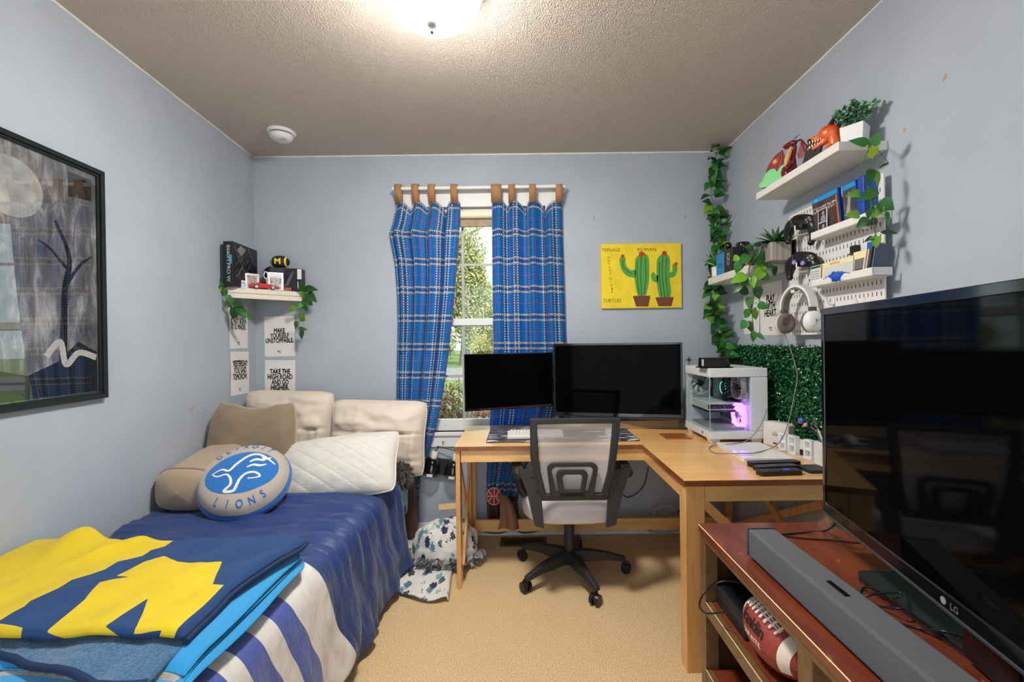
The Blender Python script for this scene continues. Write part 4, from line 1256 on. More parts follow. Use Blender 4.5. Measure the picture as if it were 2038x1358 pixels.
for r in range(5):
    for c in range(15):
        if r == 0 and 4 <= c < 10: continue
        x = kx0 + .012 + c * .0186; y = ky0 + .012 + r * .0186; z = kz + .014 + .012 * (y - ky0) / (ky1 - ky0)
        T = Matrix.Translation((x + .0085, y + .0085, z)); mb.prism(rrect(-.008, .008, -.008, .008, .002, 2), 0, .006, T); mb.prism(rrect(-.0062, .0062, -.0062, .0062, .002, 2), .006, .0075, T)
mb.box(kx0 + .012 + 4 * .0186, kx0 + .010 + 10 * .0186, ky0 + .012, ky0 + .029, kz + .015, kz + .021)
k_ = part(kb, 'keycaps', mb, M_key, True)
mb = MB(); mb.box(kx0 + .23, kx0 + .26, ky1, ky1 + .018, kz + .008, kz + .018); part(kb, 'plug', mb, M_black, True)
ms = thing('mouse', 'white computer mouse on the desk mat, seen through the chair mesh', 'mouse', (.475, 2.42, DZ + .003))
mb = MB(); mb.grid(lambda u, v: V((.475 + .031 * math.cos(2 * PI * u) * math.sin(PI / 2 * v) ** .6, 2.42 + .06 * math.sin(2 * PI * u) * math.sin(PI / 2 * v) ** .6, DZ + .004 + .036 * max(0, math.cos(PI / 2 * v)) ** .7)), 28, 10); part(ms, 'shell', mb, mat('mouse white', (214, 212, 210), .35), True)
mb = MB(); mb.cyl((.472, 2.452, DZ + .031), (.478, 2.452, DZ + .031), .008); part(ms, 'scroll_wheel', mb, M_softblack, True)
mb = MB(); a, b = atz(1326, 875, DZ), atz(1362, 865, DZ); mb.box(a.x, b.x, a.y, b.y, DZ, DZ + .007); mb.box(a.x + .012, a.x + .02, a.y, b.y, DZ + .007, DZ + .009)
solo('wood_coaster', 'small square cedar coaster lying on the desk near the computer', 'coaster', mb, wood_mat('cedar', (168, 96, 48), (132, 70, 34)), None, bevel=.001)

# ------------------------------------------------------------------ monitors
M_scr = mat('screen glass', (4, 4, 5), .06, spec=.03)
def screen(name, lab, a, b, z0, z1, bez, chin, depth=.05):
    """a,b: left and right ends (x,y) of the front face"""
    a, b = V((a[0], a[1], 0)), V((b[0], b[1], 0)); w = (b - a).length; h = z1 - z0
    T = frame((a.x, a.y, z0), b - a, (0, 0, 1))
    t = thing(name, lab, 'monitor', T)
    mb = MB(); mb.ring([(0, 0), (w, 0), (w, h), (0, h)], [(bez, chin), (w - bez, chin), (w - bez, h - bez), (bez, h - bez)], -.012, .003); part(t, 'bezel', mb, M_gloss, bevel=.0015)
    mb = MB(); mb.box(bez * .9, w - bez * .9, chin * .95, h - bez * .9, -.01, .0005); part(t, 'screen', mb, M_scr)
    mb = MB(); mb.box(.004, w - .004, .004, h - .004, -.022, -.0115); mb.box(w * .2, w * .8, h * .12, h * .8, -depth, -.022); part(t, 'back_shell', mb, M_softblack, bevel=.004)
    return t, T, w, h
a, b = aty(924, 704, 2.50), aty(1100, 703, 2.68)
m1, T1, w1, h1 = screen('monitor', 'smaller monitor angled in front of the window', (a.x, a.y), (b.x, b.y), .845, 1.17, .006, .014, .04)
mb = MB(); mb.box(w1 * .15, w1 * .75, .0045, .0075, .003, .0036); part(m1, 'red_light_bar', mb, mat('dim red', (96, 22, 18), .4))
a, b = aty(1101, 684, 2.66), aty(1358, 682, 2.50)
m2, T2, w2, h2 = screen('monitor', 'large black monitor on the riser in the middle of the desk', (a.x, a.y), (b.x, b.y), aty(1230, 830, 2.58).z, aty(1230, 683, 2.58).z, .012, .022, .06)
mb = MB(); mb.tube(smooth_path([(w2 * .13, .002, .004), (w2 * .15, -.004, .005), (w2 * .2, -.004, .005), (w2 * .22, .003, .004)], 5), .002, 5); part(m2, 'logo_light', mb, M_black)
mb = MB(); mb.box(w2 * .12, w2 * .98, -.012, -.001, -.03, -.004); part(m2, 'stand_bar', mb, mat('stand grey', (62, 62, 62), .4), bevel=.003)
# stands, hidden behind the screens
st = V((T1 @ V((w1 * .6, h1 * .4, -.04)))); mb = MB(); mb.box(.22, .25, 2.705, 2.735, DZ + .048, .95); mb.beam((.235, 2.735, .94), (.10, 2.745, .94), .03, .02); mb.beam((.11, 2.745, .94), (st.x, st.y + .02, .94), .03, .02); part(m1, 'stand', mb, M_softblack, True)
st = V((T2 @ V((w2 * .5, h2 * .3, -.06)))); mb = MB(); mb.box(.53, .59, 2.66, 2.70, DZ + .048, 1.0); mb.box(.40, .72, 2.64, 2.74, DZ + .048, DZ + .06); mb.beam((.56, 2.68, .95), (st.x, st.y, .95), .05, .05); part(m2, 'stand', mb, M_softblack, True)

# ------------------------------------------------------------------ computer
PX, PXX, PY, PYY, PZ0, PZ1 = .925, 1.215, 2.195, 2.535, DZ, 1.092
pc_ = thing('computer', 'white desktop computer with glass sides and a lilac lit fan on the desk', 'computer', (1.07, 2.36, DZ))
M_pcw = mat('computer white', (214, 216, 220), .35)
mb = MB(); mb.box(PX, PXX, PY, PYY, PZ1 - .045, PZ1); part(pc_, 'top_panel', mb, M_pcw, True, .004)
mb = MB(); mb.box(PX, PXX, PY, PYY, PZ0 + .022, PZ0 + .062); part(pc_, 'base_panel', mb, M_pcw, True, .004)
mb = MB(); mb.box(PXX - .085, PXX, PY + .0005, PYY, PZ0 + .0625, PZ1 - .0455); part(pc_, 'side_chamber', mb, M_pcw, True, .003)
mb = MB(); mb.box(PX + .004, PXX - .086, PYY - .02, PYY, PZ0 + .0625, PZ1 - .0455); part(pc_, 'rear_panel', mb, M_pcw, True, .003)
for x in (PX + .03, PXX - .05):
    for y in (PY + .03, PYY - .05):
        mb = MB(); mb.prism([(-.03, .024), (.03, .024), (.022, 0), (-.022, 0)], -.014, .014, frame((x, y, PZ0), (1, 0, 0), (0, 0, 1))); part(pc_, 'foot', mb, M_pcw, True, .002)
G_pc = glass('case glass', (228, 238, 236), 1.1)
mb = MB(); mb.quad((PX + .001, PY, PZ0 + .06), (PX + .001, PYY - .02, PZ0 + .06), (PX + .001, PYY - .02, PZ1 - .045), (PX + .001, PY, PZ1 - .045)); part(pc_, 'side_glass', mb, G_pc, True)
mb = MB(); mb.quad((PX + .001, PY + .001, PZ0 + .06), (PXX - .085, PY + .001, PZ0 + .06), (PXX - .085, PY + .001, PZ1 - .045), (PX + .001, PY + .001, PZ1 - .045)); part(pc_, 'front_glass', mb, G_pc, True)
mb = MB(); mb.box(PX, PX + .003, PY, PY + .003, PZ0 + .06, PZ1 - .045); part(pc_, 'glass_edge', mb, mat('glass edge', (150, 190, 180), .2), True)
xi = PXX - .0865
M_board = mat('circuit black', (34, 34, 36), .5, vary=((70, 70, 72), 60)); M_gpu = mat('card white', (206, 206, 206), .4)
mb = MB(); mb.box(xi - .012, xi, PY + .10, PYY - .03, PZ0 + .09, PZ1 - .06); part(pc_, 'motherboard', mb, M_board, True)
mb = MB()
for i in range(4): mb.box(xi - .045, xi - .012, PY + .14 + i * .013, PY + .147 + i * .013, PZ0 + .21, PZ0 + .33)
mb.box(xi - .06, xi - .012, PYY - .10, PYY - .05, PZ0 + .19, PZ0 + .32); part(pc_, 'memory_and_heatsinks', mb, mat('heatsink', (166, 168, 172), .4, .3), True, .001)
def fan(c, R, ax, frame_mat, blade_mat, hub_mat, name='fan'):
    T = ax
    mb = MB(); n = 36
    sq = []
    for i in range(n):
        t = 2 * PI * i / n; r = R * 1.08
        sq.append((r * math.cos(t), r * math.sin(t)))
    mb.ring(sq, [(R * .97 * math.cos(2 * PI * i / n), R * .97 * math.sin(2 * PI * i / n)) for i in range(n)], -.012, .012, T)
    for k in range(4):
        a = PI / 4 + k * PI / 2; mb.obox(T @ Matrix.Translation((R * 1.16 * math.cos(a), R * 1.16 * math.sin(a), 0)), -.007, .007, -.007, .007, -.012, .012)
    f = part(pc_, name, mb, frame_mat, True)
    mb = MB(); mb.cyl(T @ V((0, 0, -.01)), T @ V((0, 0, .011)), R * .30, n=24); part(f, 'hub', mb, hub_mat, True)
    mb = MB()
    for k in range(7):
        a = 2 * PI * k / 7
        def bl(u, v, a=a):
            r = R * (.29 + .64 * v); t = a + .55 * v + (.62 + .1 * v) * (u - .5)
            return T @ V((r * math.cos(t), r * math.sin(t), .010 * (u - .5) * 1.6))
        mb.grid(bl, 5, 8)
    part(f, 'blades', mb, blade_mat, True, solid=.0015)
m = NT('lilac glow'); m.set(Base_Color=lin((214, 190, 226)), Roughness=.4); m.b.inputs['Emission Color'].default_value = lin((196, 120, 240)); m.b.inputs['Emission Strength'].default_value = .7
M_lilac = m.m
M_lil2 = mat('lilac plastic', (196, 170, 190), .4)
zf1, zf2 = PZ0 + .275, PZ0 + .135
XF = lambda y, z: frame((xi - .030, y, z), (0, -1, 0), (0, 0, 1))
fan(None, .056, XF(PY + .062, zf1), M_lil2, mat('grey lilac', (150, 134, 150), .4), M_black)
fan(None, .056, XF(PY + .062, zf2), M_lilac, M_lilac, mat('lilac hub', (170, 130, 190), .4))
fan(None, .056, frame((PX + .075, PYY - .033, PZ0 + .275), (1, 0, 0), (0, 0, 1)), M_pcw, mat('grey blade', (188, 188, 188), .4), M_softblack)
mb = MB(); Tq_ = frame((PX + .075, PYY - .047, PZ0 + .275), (1, 0, 0), (0, 0, 1))
for k in range(3): a = .6 + k * 2.09; mb.beam(Tq_ @ V((.016 * math.cos(a), .016 * math.sin(a), 0)), Tq_ @ V((.056 * math.cos(a), .056 * math.sin(a), 0)), .005, .003, up=(0, 1, 0))
part(pc_, 'fan_strut', mb, M_pcw, True)
mb = MB(); mb.box(PX + .135, xi - .013, PYY - .03, PYY - .0205, PZ0 + .2, PZ1 - .05); part(pc_, 'rear_board', mb, M_board, True)
mb = MB(); mb.box(PX + .150, PX + .178, PYY - .06, PYY - .031, PZ0 + .205, PZ0 + .325); part(pc_, 'white_heatsink', mb, M_gpu, True, .002)
mb = MB(); mb.box(PX + .035, xi - .013, PY + .10, PYY - .022, PZ0 + .150, PZ0 + .195); g_ = part(pc_, 'graphics_card', mb, M_gpu, True, .005)
mb = MB(); mb.box(PX + .034, xi - .014, PY + .095, PYY - .024, PZ0 + .143, PZ0 + .1505); mb.box(PX + .0345, xi - .03, PY + .0985, PY + .102, PZ0 + .16, PZ0 + .182); part(g_, 'card_shroud', mb, M_softblack, True)
Tg = frame((1.03, PY + .098, PZ0 + .163), (1, 0, 0), (0, 0, 1)); mb = MB(); text(mb, 'GEFORCE RTX', 0, 0, .014, width=.10, z=.001, M=Tg); part(g_, 'lettering', mb, mat('badge pink', (226, 196, 190), .5), True)
# cooler and cables
mb = MB(); mb.cyl((xi - .012, PYY - .15, PZ0 + .26), (xi - .05, PYY - .15, PZ0 + .26), .032, n=28); part(pc_, 'cooler', mb, M_softblack, True)
mb = MB(); mb.ring([(.034 * math.cos(2 * PI * i / 28), .034 * math.sin(2 * PI * i / 28)) for i in range(28)], [(.031 * math.cos(2 * PI * i / 28), .031 * math.sin(2 * PI * i / 28)) for i in range(28)], 0, .004, frame((xi - .05, PYY - .15, PZ0 + .26), (0, -1, 0), (0, 0, 1))); part(pc_, 'cooler_ring', mb, mat('teal ring', (110, 180, 180), .3, emit=.5), True)
mb = MB()
for i in range(12):
    z = PZ0 + .21 + .011 * i
    mb.tube(smooth_path([(xi - .014, PY + .11, z + .02), (xi - .05 - .01 * jit(1), PY + .13, z), (xi - .06, PY + .17, z - .03), (xi - .02, PY + .2, z - .06)], 5), .004, 6)
mb.tube(smooth_path([(PX + .09, PYY - .03, PZ1 - .05), (PX + .095, PYY - .06, PZ0 + .31), (PX + .09, PYY - .05, PZ0 + .28)], 5), .003, 5)
part(pc_, 'cable_bundle', mb, M_black, True)
mb = MB(); mb.box(PX + .03, xi - .02, PY + .03, PYY - .04, PZ0 + .0625, PZ0 + .075); part(pc_, 'floor_mesh', mb, mat('case grey', (150, 150, 152), .5), True)
mb = MB(); mb.cyl((PX + .008, PY + .09, PZ0 + .042), (PX - .002, PY + .09, PZ0 + .042), .009); part(pc_, 'power_button', mb, M_chrome, True)
# things on the computer
dk = thing('charging_dock', 'black controller charging dock standing on the white computer', 'charging dock', (1.05, 2.30, PZ1))
a, b = atz(1408, 735, PZ1), atz(1478, 733, PZ1)
dx0, dx1, dy = a.x, a.x + .155, 2.26
mb = MB(); mb.box(dx0, dx1, dy - .045, dy + .045, PZ1, PZ1 + .006); part(dk, 'base', mb, M_gloss, True, .002)
mb = MB(); mb.prism([(-.034, 0), (.036, 0), (.024, .045), (-.018, .045)], 0, dx1 - dx0 - .02, frame((dx0 + .01, dy, PZ1 + .006), (0, 1, 0), (0, 0, 1))); part(dk, 'body', mb, M_black, True, .003)
mb = MB()
for k in (.35, .75):
    x = dx0 + (dx1 - dx0) * k; mb.grid(lambda u, v: V((x + .022 * math.cos(2 * PI * u) * (1 - .5 * v), dy - .032 + .018 * v + .006, PZ1 + .032 + .022 * math.sin(2 * PI * u) * .6 * (1 - .4 * v))), 16, 3)
part(dk, 'cradle', mb, mat('cradle grey', (96, 94, 90), .3), True)
mb = MB(); mb.box(dx0 + .004, dx0 + .012, dy - .034, dy - .026, PZ1 + .012, PZ1 + .045); part(dk, 'light_strip', mb, mat('strip', (190, 190, 190), .4), True)
p = aty(1367, 733, 2.50)
cs = MB(); z0 = PZ1; x = p.x + .012
cs.box(x - .004, x + .004, 2.496, 2.504, z0, z0 + .05); cs.box(x - .017, x + .017, 2.496, 2.504, z0 + .026, z0 + .034)
for d in ((0, .05), (-.017, .03), (.017, .03)): cs.ell((x + d[0], 2.5, z0 + d[1]), (.0055, .0055, .0055), n=10, m=6)
cs.box(x - .01, x + .01, 2.49, 2.51, z0, z0 + .004)
solo('cross_ornament', 'tiny silver cross standing on the rear corner of the computer', 'ornament', cs, M_chrome, None)

# ------------------------------------------------------------------ office chair
CX, CY = .236, 2.35
ch = thing('office_chair', 'grey mesh office chair with black frame and castors at the desk', 'office chair', (CX, CY, 0))
M_frm = mat('chair black', (36, 37, 38), .5, bump=(500, .1, .001))
m = NT('mesh fabric'); m.set(Base_Color=lin((208, 200, 196)), Roughness=.9)
tr = m.n('ShaderNodeBsdfTransparent'); mx = m.n('ShaderNodeMixShader'); mx.inputs[0].default_value = .68
m.t.links.new(tr.outputs[0], mx.inputs[1]); m.t.links.new(m.b.outputs[0], mx.inputs[2]); m.t.links.new(mx.outputs[0], m.out.inputs[0])
M_net = m.m
M_seat = mat('seat cloth', (206, 200, 198), .9, bump=(600, .3, .001))
SC_ = .000755
def cq(zx, zy): return ((zx - 557) * SC_, .885 - (zy - 85) * SC_)
def back_y(z): return -.285 - .13 * (z - .5) + .10 * max(0, z - .72) ** 1.0 * .6
def bent(mb):
    for p in mb.v: p.y += back_y(p.z) - .035 * (1 - (p.x / .21) ** 2) * 0
    return mb
TB = lambda: Matrix(((1, 0, 0, 0), (0, 0, -1, 0), (0, 1, 0, 0), (0, 0, 0, 1)))   # x, z up; depth towards the camera
def dens(loop, k=6):
    out = []
    for i in range(len(loop)):
        a, b = loop[i], loop[(i + 1) % len(loop)]
        out += [(a[0] + (b[0] - a[0]) * j / k, a[1] + (b[1] - a[1]) * j / k) for j in range(k)]
    return out
def crv(pts, k=4): return [(p.x, p.y) for p in smooth_path([(x, y, 0) for x, y in pts], k)]
outer = dens([cq(283, 85), cq(832, 88), cq(812, 330), cq(842, 420), cq(752, 602), cq(350, 602), cq(270, 420), cq(280, 330)])
inner = dens([cq(325, 120), cq(785, 120), cq(765, 330), cq(755, 420), cq(722, 560), cq(378, 560), cq(345, 420), cq(335, 330)])
outer = dens([cq(283, 85), cq(832, 88), cq(808, 330), cq(795, 440), cq(752, 602), cq(350, 602), cq(312, 440), cq(283, 330)])
mb = bent(MB().ring(outer, inner, -.012, .014, TB())); part(ch, 'back_frame', mb, M_frm, False, .004)
mb = MB(); mb.grid(lambda u, v: (lambda z, xl, xr: V((xl + (xr - xl) * u, back_y(z) + .004 + .02 * math.sin(PI * u), z)))(.52 + .335 * v, -.150 - .03 * v, .140 + .032 * v), 20, 24); part(ch, 'back_mesh', mb, M_net)
def rr(x0, y0, x1, y1, xb0, xb1, r=30):
    """rounded top trapezoid loop in zoom pixels"""
    L = [(xb0, y1)]
    L += [(x0 + r - r * math.cos(t), y0 + r - r * math.sin(t)) for t in [PI / 2 * i / 5 for i in range(6)]]
    L += [(x1 - r + r * math.sin(t), y0 + r - r * math.cos(t)) for t in [PI / 2 * i / 5 for i in range(6)]]
    L += [(xb1, y1)]
    return [cq(*p) for p in L]
mb = bent(MB().ring(rr(385, 362, 694, 575, 405, 668, 40), rr(412, 386, 666, 548, 440, 638, 30), -.002, .016, TB())); part(ch, 'lumbar_arch', mb, M_frm, False, .002)
mb = bent(MB().ring(rr(440, 408, 634, 575, 462, 612, 34), rr(477, 434, 602, 540, 490, 590, 24), -.002, .016, TB())); part(ch, 'lumbar_arch', mb, M_frm, False, .002)
for s in (-1, 1):
    def mir(L): return [(-x * 1, z) for x, z in L] if s > 0 else L
    mb = MB(); mb.prism(mir([cq(205, 400), cq(322, 438), cq(352, 600), cq(364, 775), cq(306, 757), cq(262, 560)]), .0, .026, TB())
    for p in mb.v: p.y += -.285 + .02
    br_ = part(ch, 'arm_bracket', mb, M_frm, False, .004)
    for zx, zy in ((296, 460), (320, 548)):
        q_ = cq(zx, zy); x = -q_[0] if s > 0 else q_[0]
        mb = MB(); mb.cyl((x, -.2905, q_[1]), (x, -.2925, q_[1]), .0075, n=14); part(br_, 'screw_hole', mb, M_ink)
    mb = MB()
    pth = smooth_path([(s * .255, -.275, .63), (s * .266, -.21, .595), (s * .275, -.10, .585), (s * .275, .04, .58), (s * .268, .06, .54), (s * .255, .02, .45), (s * .20, 0, .39)], 6)
    mb.tube(pth, [.022] * len(pth), 10); part(ch, 'armrest', mb, M_frm)
    mb = MB(); mb.prism(rrect(-.024, .024, -.09, .10, .02), 0, .016, Matrix.Translation((s * .275, -.05, .595))); part(ch, 'arm_pad', mb, M_frm, False, .005)
mb = MB(); mb.ell((0, .02, .385), (.248, .25, .056), n=40, m=16, p=.62); part(ch, 'seat', mb, M_seat)
mb = MB(); mb.box(-.11, .11, -.10, .12, .305, .335); mb.tube([(.10, 0, .318), (.2, -.02, .312)], .006, 6); part(ch, 'seat_mechanism', mb, M_frm, False, .004)
mb = MB(); mb.ell((.215, -.03, .308), (.026, .012, .014), n=12, m=8); part(ch, 'height_lever', mb, M_black)
mb = MB(); mb.cyl((0, 0, .10), (0, 0, .29), .027, n=20); mb.cyl((0, 0, .06), (0, 0, .12), .036, .03, n=20); part(ch, 'gas_column', mb, M_frm)
mb = MB(); mb.cyl((0, 0, .29), (0, 0, .335), .014, n=14); part(ch, 'piston', mb, M_chrome)
for k in range(5):
    a = math.radians(-52 + 72 * k) - PI / 2 + .0
    d = V((math.cos(a), math.sin(a), 0)); sd = V((-d.y, d.x, 0))
    mb = MB()
    secs = [(.02, .030, .075, .130), (.10, .026, .072, .128), (.20, .021, .074, .112), (.27, .018, .066, .092), (.298, .016, .064, .084)]
    for i in range(len(secs) - 1):
        r0, w0, b0, t0 = secs[i]; r1, w1_, b1, t1 = secs[i + 1]
        p = [d * r0 - sd * w0 + V((0, 0, b0)), d * r0 + sd * w0 + V((0, 0, b0)), d * r0 + sd * w0 * .7 + V((0, 0, t0)), d * r0 - sd * w0 * .7 + V((0, 0, t0)),
             d * r1 - sd * w1_ + V((0, 0, b1)), d * r1 + sd * w1_ + V((0, 0, b1)), d * r1 + sd * w1_ * .7 + V((0, 0, t1)), d * r1 - sd * w1_ * .7 + V((0, 0, t1))]
        mb.add(p, [(0, 1, 5, 4), (1, 2, 6, 5), (2, 3, 7, 6), (3, 0, 4, 7)] + ([(3, 2, 1, 0)] if i == 0 else []) + ([(4, 5, 6, 7)] if i == len(secs) - 2 else []), 0, False)
    part(ch, 'base_arm', mb, M_frm, False, .004)
    cpos = d * .288; rot = Matrix.Rotation(k * 1.9 + .6, 4, 'Z'); ax = rot @ V((1, 0, 0)); off = rot @ V((0, .014, 0))
    cpos2 = cpos + off
    mb = MB()
    for s in (-1, 1): mb.cyl(cpos2 + ax * (s * .006) + V((0, 0, .027)), cpos2 + ax * (s * .023) + V((0, 0, .027)), .027, .025, n=22)
    mb.cyl(cpos + V((0, 0, .03)), cpos + V((0, 0, .072)), .007, n=10); mb.obox(Matrix.Translation(cpos2 + V((0, 0, .04))) @ rot, -.006, .006, -.018, .018, -.012, .016)
    part(ch, 'castor', mb, M_black, False, .002)
# ------------------------------------------------------------------ media stand on the right
M_cherry = wood_mat('cherry wood', (128, 58, 32), (84, 36, 22), .28, .4, axis=(9, 1.5, 9), speck=(190, 130, 100))
M_bronze = mat('bronze brown frame', (112, 82, 50), .4, vary=((92, 66, 38), 40), coat=.2)
M_inner = mat('dark brown wood', (58, 28, 18), .5)
SX0, SX1, SY0, SY1, SZ = .556, .965, .12, 1.405, .65
ts = thing('media_stand', 'scuffed cherry brown television stand with open shelves at the right edge', 'tv stand', ((SX0 + SX1) / 2, .8, 0))
mb = MB(); mb.prism([(SX0 - .004, SY0), (SX1, SY0), (SX1, SY1 - .03), (SX1 - .012, SY1 + .004), (SX0 - .004, SY1 + .004)], SZ - .022, SZ); part(ts, 'top', mb, M_cherry, True, .003)
mb = MB(); mb.tube([(SX0 - .004, SY0, SZ - .001), (SX0 - .004, SY1, SZ - .001)], .0014, 6); part(ts, 'worn_edge', mb, mat('worn edge', (236, 208, 160), .6), True)
def bx(nm, x0, x1, y0, y1, z0, z1, m_, bev=.002):
    mb = MB(); mb.box(x0, x1, y0, y1, z0, z1); return part(ts, nm, mb, m_, True, bev)
bx('top_rail', SX0, SX0 + .02, SY0, SY1 - .038, SZ - .042, SZ - .0225, M_bronze)
bx('corner_post', SX0, SX0 + .04, SY1 - .037, SY1, 0, SZ - .0225, M_bronze)
bx('divider_post', SX0, SX0 + .04, .862, .907, .05, SZ - .0425, M_bronze)
bx('divider_panel', SX0 + .041, SX1 - .02, .875, .893, .05, SZ - .03, M_inner)
bx('end_panel', SX0 + .041, SX1, SY1 - .022, SY1 - .004, 0, SZ - .0225, M_inner)
bx('back_panel', SX1 - .018, SX1 - .002, SY0, SY1 - .023, .05, SZ - .0225, M_inner)
def shelf(z, y0, y1):
    s = bx('shelf', SX0 + .021, SX1 - .019, y0, y1, z - .02, z, M_cherry)
    mb = MB(); mb.box(SX0, SX0 + .02, y0, y1, z - .04, z + .0); part(s, 'front_edge', mb, M_bronze, True, .002)
    mb = MB(); mb.tube([(SX0, y0, z), (SX0, y1, z)], .0012, 5); part(s, 'worn_edge', mb, MATS['worn edge'], True)
for z in (.425, .215):
    shelf(z, .908, SY1 - .038); shelf(z, SY0, .861)
bx('plinth', SX0 + .004, SX0 + .02, SY0, SY1 - .038, 0, .05, M_bronze)
bx('corner_post', SX0, SX0 + .04, SY0 - .036, SY0, 0, SZ - .0225, M_bronze)

# football on the middle shelf
Tf = frame((.632, 1.10, .4975), (0, -1, 0), (.53, 0, .85))
fb_ = thing('football', 'reddish brown leather football with white laces lying on the stand shelf', 'football', Tf)
FL, FR = .142, .0715
def frad(x): return FR * max(0, 1 - (abs(x) / FL) ** 2.1) ** .85
def fpt(x, a, lift=0.0):
    r = frad(x) + lift
    return V((x, r * math.sin(a), r * math.cos(a)))
M_ball = mat('football leather', (150, 56, 48), .5, bump=(700, .6, .002))
mb = MB(); mb.grid(lambda u, v: fpt(-FL + 2 * FL * v, 2 * PI * u), 48, 60); part(fb_, 'leather', mb, M_ball)
M_lace = mat('lace white', (226, 216, 200), .7)
mb = MB(); la = .42
for da in (-.05, .05): mb.tube([fpt(-.065 + .0065 * i, la + da, .002) for i in range(21)], .0025, 6)
part(fb_, 'lace_line', mb, M_lace)
for i in range(8):
    x = -.062 + .0175 * i; mb = MB(); mb.tube([fpt(x, la + t, .003) for t in (-.24, -.12, 0, .12, .24)], .0036, 6); part(fb_, 'lace', mb, M_lace)
for x0, x1 in ((.078, .104), (-.104, -.080)):
    mb = MB(); mb.grid(lambda u, v: fpt(x0 + (x1 - x0) * v, -1.2 + 3.6 * u, .0007), 30, 6); part(fb_, 'white_stripe', mb, M_lace)
mb = MB(); mb.tube([fpt(-FL * .98 + 1.96 * FL * i / 50, 1.62, -.0006) for i in range(51)], .0012, 5); mb.tube([fpt(-FL * .98 + 1.96 * FL * i / 50, -.75, -.0006) for i in range(51)], .0012, 5); part(fb_, 'seam', mb, mat('seam', (70, 24, 22), .7))
def fsurf(x, y):
    r = frad(x); return math.sqrt(max(1e-6, r * r - y * y))
mb = MB(); text(mb, 'franklin', -.012, -.024, .040, width=.100, z=.0012, bold=.05, surf=fsurf); part(fb_, 'brand_lettering', mb, M_ink)
mb = MB(); text(mb, 'GRIP-RITE', -.005, -.046, .016, width=.08, z=.0012, bold=.04, surf=fsurf); part(fb_, 'lower_lettering', mb, M_lace)

# black case with cable
M_case2 = mat('black vinyl', (24, 25, 27), .45, bump=(300, .1, .001))
cs = thing('black_case', 'flat black equipment case with a round blue sticker and cable on the stand shelf', 'case', (.69, 1.28, .425))
mb = MB(); mb.box(.585, .82, 1.185, 1.355, .4255, .482); part(cs, 'body', mb, M_case2, True, .006)
mb = MB(); mb.box(.5835, .586, 1.20, 1.34, .445, .452); mb.box(.60, .63, 1.187, 1.353, .4815, .4845); part(cs, 'groove_strip', mb, M_black, True)
p = atz(1469, 1190, .484); mb = MB(); mb.prism([(p.x + .017 * math.cos(2 * PI * i / 24), p.y + .017 * math.sin(2 * PI * i / 24)) for i in range(24)], .4815, .4838); k_ = part(cs, 'sticker', mb, mat('sticker blue', (24, 120, 190), .4), True)
mb = MB(); mb.ribbon([(p.x - .007, p.y), (p.x, p.y + .006), (p.x + .007, p.y)], .003, .4843); part(k_, 'sticker_mark', mb, M_lace, True)
mb = MB(); mb.tube(smooth_path([atz(1500, 1170, .50), atz(1462, 1158, .50), atz(1430, 1160, .49), aty(1402, 1180, 1.37), aty(1392, 1205, 1.33), aty(1405, 1221, 1.28), aty(1432, 1220, 1.24), aty(1448, 1222, 1.22)], 6), .0028, 6); part(cs, 'cable', mb, M_black, True)
mb = MB(); a, b = atz(1489, 1212, .49), atz(1502, 1207, .49); mb.cyl(a, b, .0025, n=8); mb.cyl(b, b + (b - a) * 1.2, .0045, n=10); part(cs, 'barrel_plug', mb, M_chrome, True)

# soundbar
sb = thing('soundbar', 'long dark grey cloth covered soundbar on the stand in front of the television', 'soundbar', (.633, .72, SZ))
m = NT('speaker cloth'); m.set(Base_Color=m.mix(m.noise(900, 2), lin((62, 65, 70)), lin((102, 105, 110))), Roughness=.9); m.bump(m.noise(900, 2), .4, .001)
mb = MB(); mb.box(.597, .669, .25, 1.184, SZ + .006, SZ + .078); part(sb, 'cloth_body', mb, m.m, True, .006)
mb = MB(); mb.box(.596, .670, 1.1845, 1.19, SZ + .005, SZ + .079); part(sb, 'end_cap', mb, mat('cap grey', (70, 72, 75), .4), True, .002)
mb = MB()
for y in (.35, 1.1): mb.box(.61, .655, y - .03, y + .03, SZ, SZ + .006)
part(sb, 'foot', mb, M_black, True)
a, b = atz(1641, 1157, SZ + .078), atz(1686, 1188, SZ + .078)
mb = MB(); mb.box(.626, .638, b.y, a.y, SZ + .077, SZ + .0795); part(sb, 'control_strip', mb, M_gloss, True, .001)

# television
tv_a, tv_b = V((.829, 1.222, 0)), V((.829 - .19, 1.222 - .95, 0))
TVW, TVZ0, TVZ1 = .97, .757, 1.317
d = (tv_b - tv_a).normalized(); tv_b = tv_a + d * TVW
Tt = frame((tv_a.x, tv_a.y, TVZ0), d, (0, 0, 1)); TVH = TVZ1 - TVZ0
tv = thing('television', 'large black flat television angled on the stand at the right edge', 'television', Tt)
mb = MB(); mb.ring([(0, 0), (TVW, 0), (TVW, TVH), (0, TVH)], [(.014, .030), (TVW - .014, .030), (TVW - .014, TVH - .020), (.014, TVH - .020)], -.014, .004); part(tv, 'bezel', mb, mat('tv bezel', (16, 16, 18), .12, coat=.5), bevel=.002)
mb = MB(); mb.box(.012, TVW - .012, .028, TVH - .018, -.012, .0012); part(tv, 'screen', mb, mat('tv screen', (4, 4, 5), .05, spec=.10))
mb = MB(); mb.box(.006, TVW - .006, .004, TVH - .004, -.03, -.0145); mb.box(TVW * .12, TVW * .88, .02, TVH * .62, -.062, -.03); part(tv, 'back_shell', mb, M_softblack, bevel=.006)
mb = MB(); mb.box(0, TVW, -.004, .002, -.012, .006); part(tv, 'lower_trim', mb, mat('gunmetal', (96, 98, 102), .3, .6), bevel=.001)
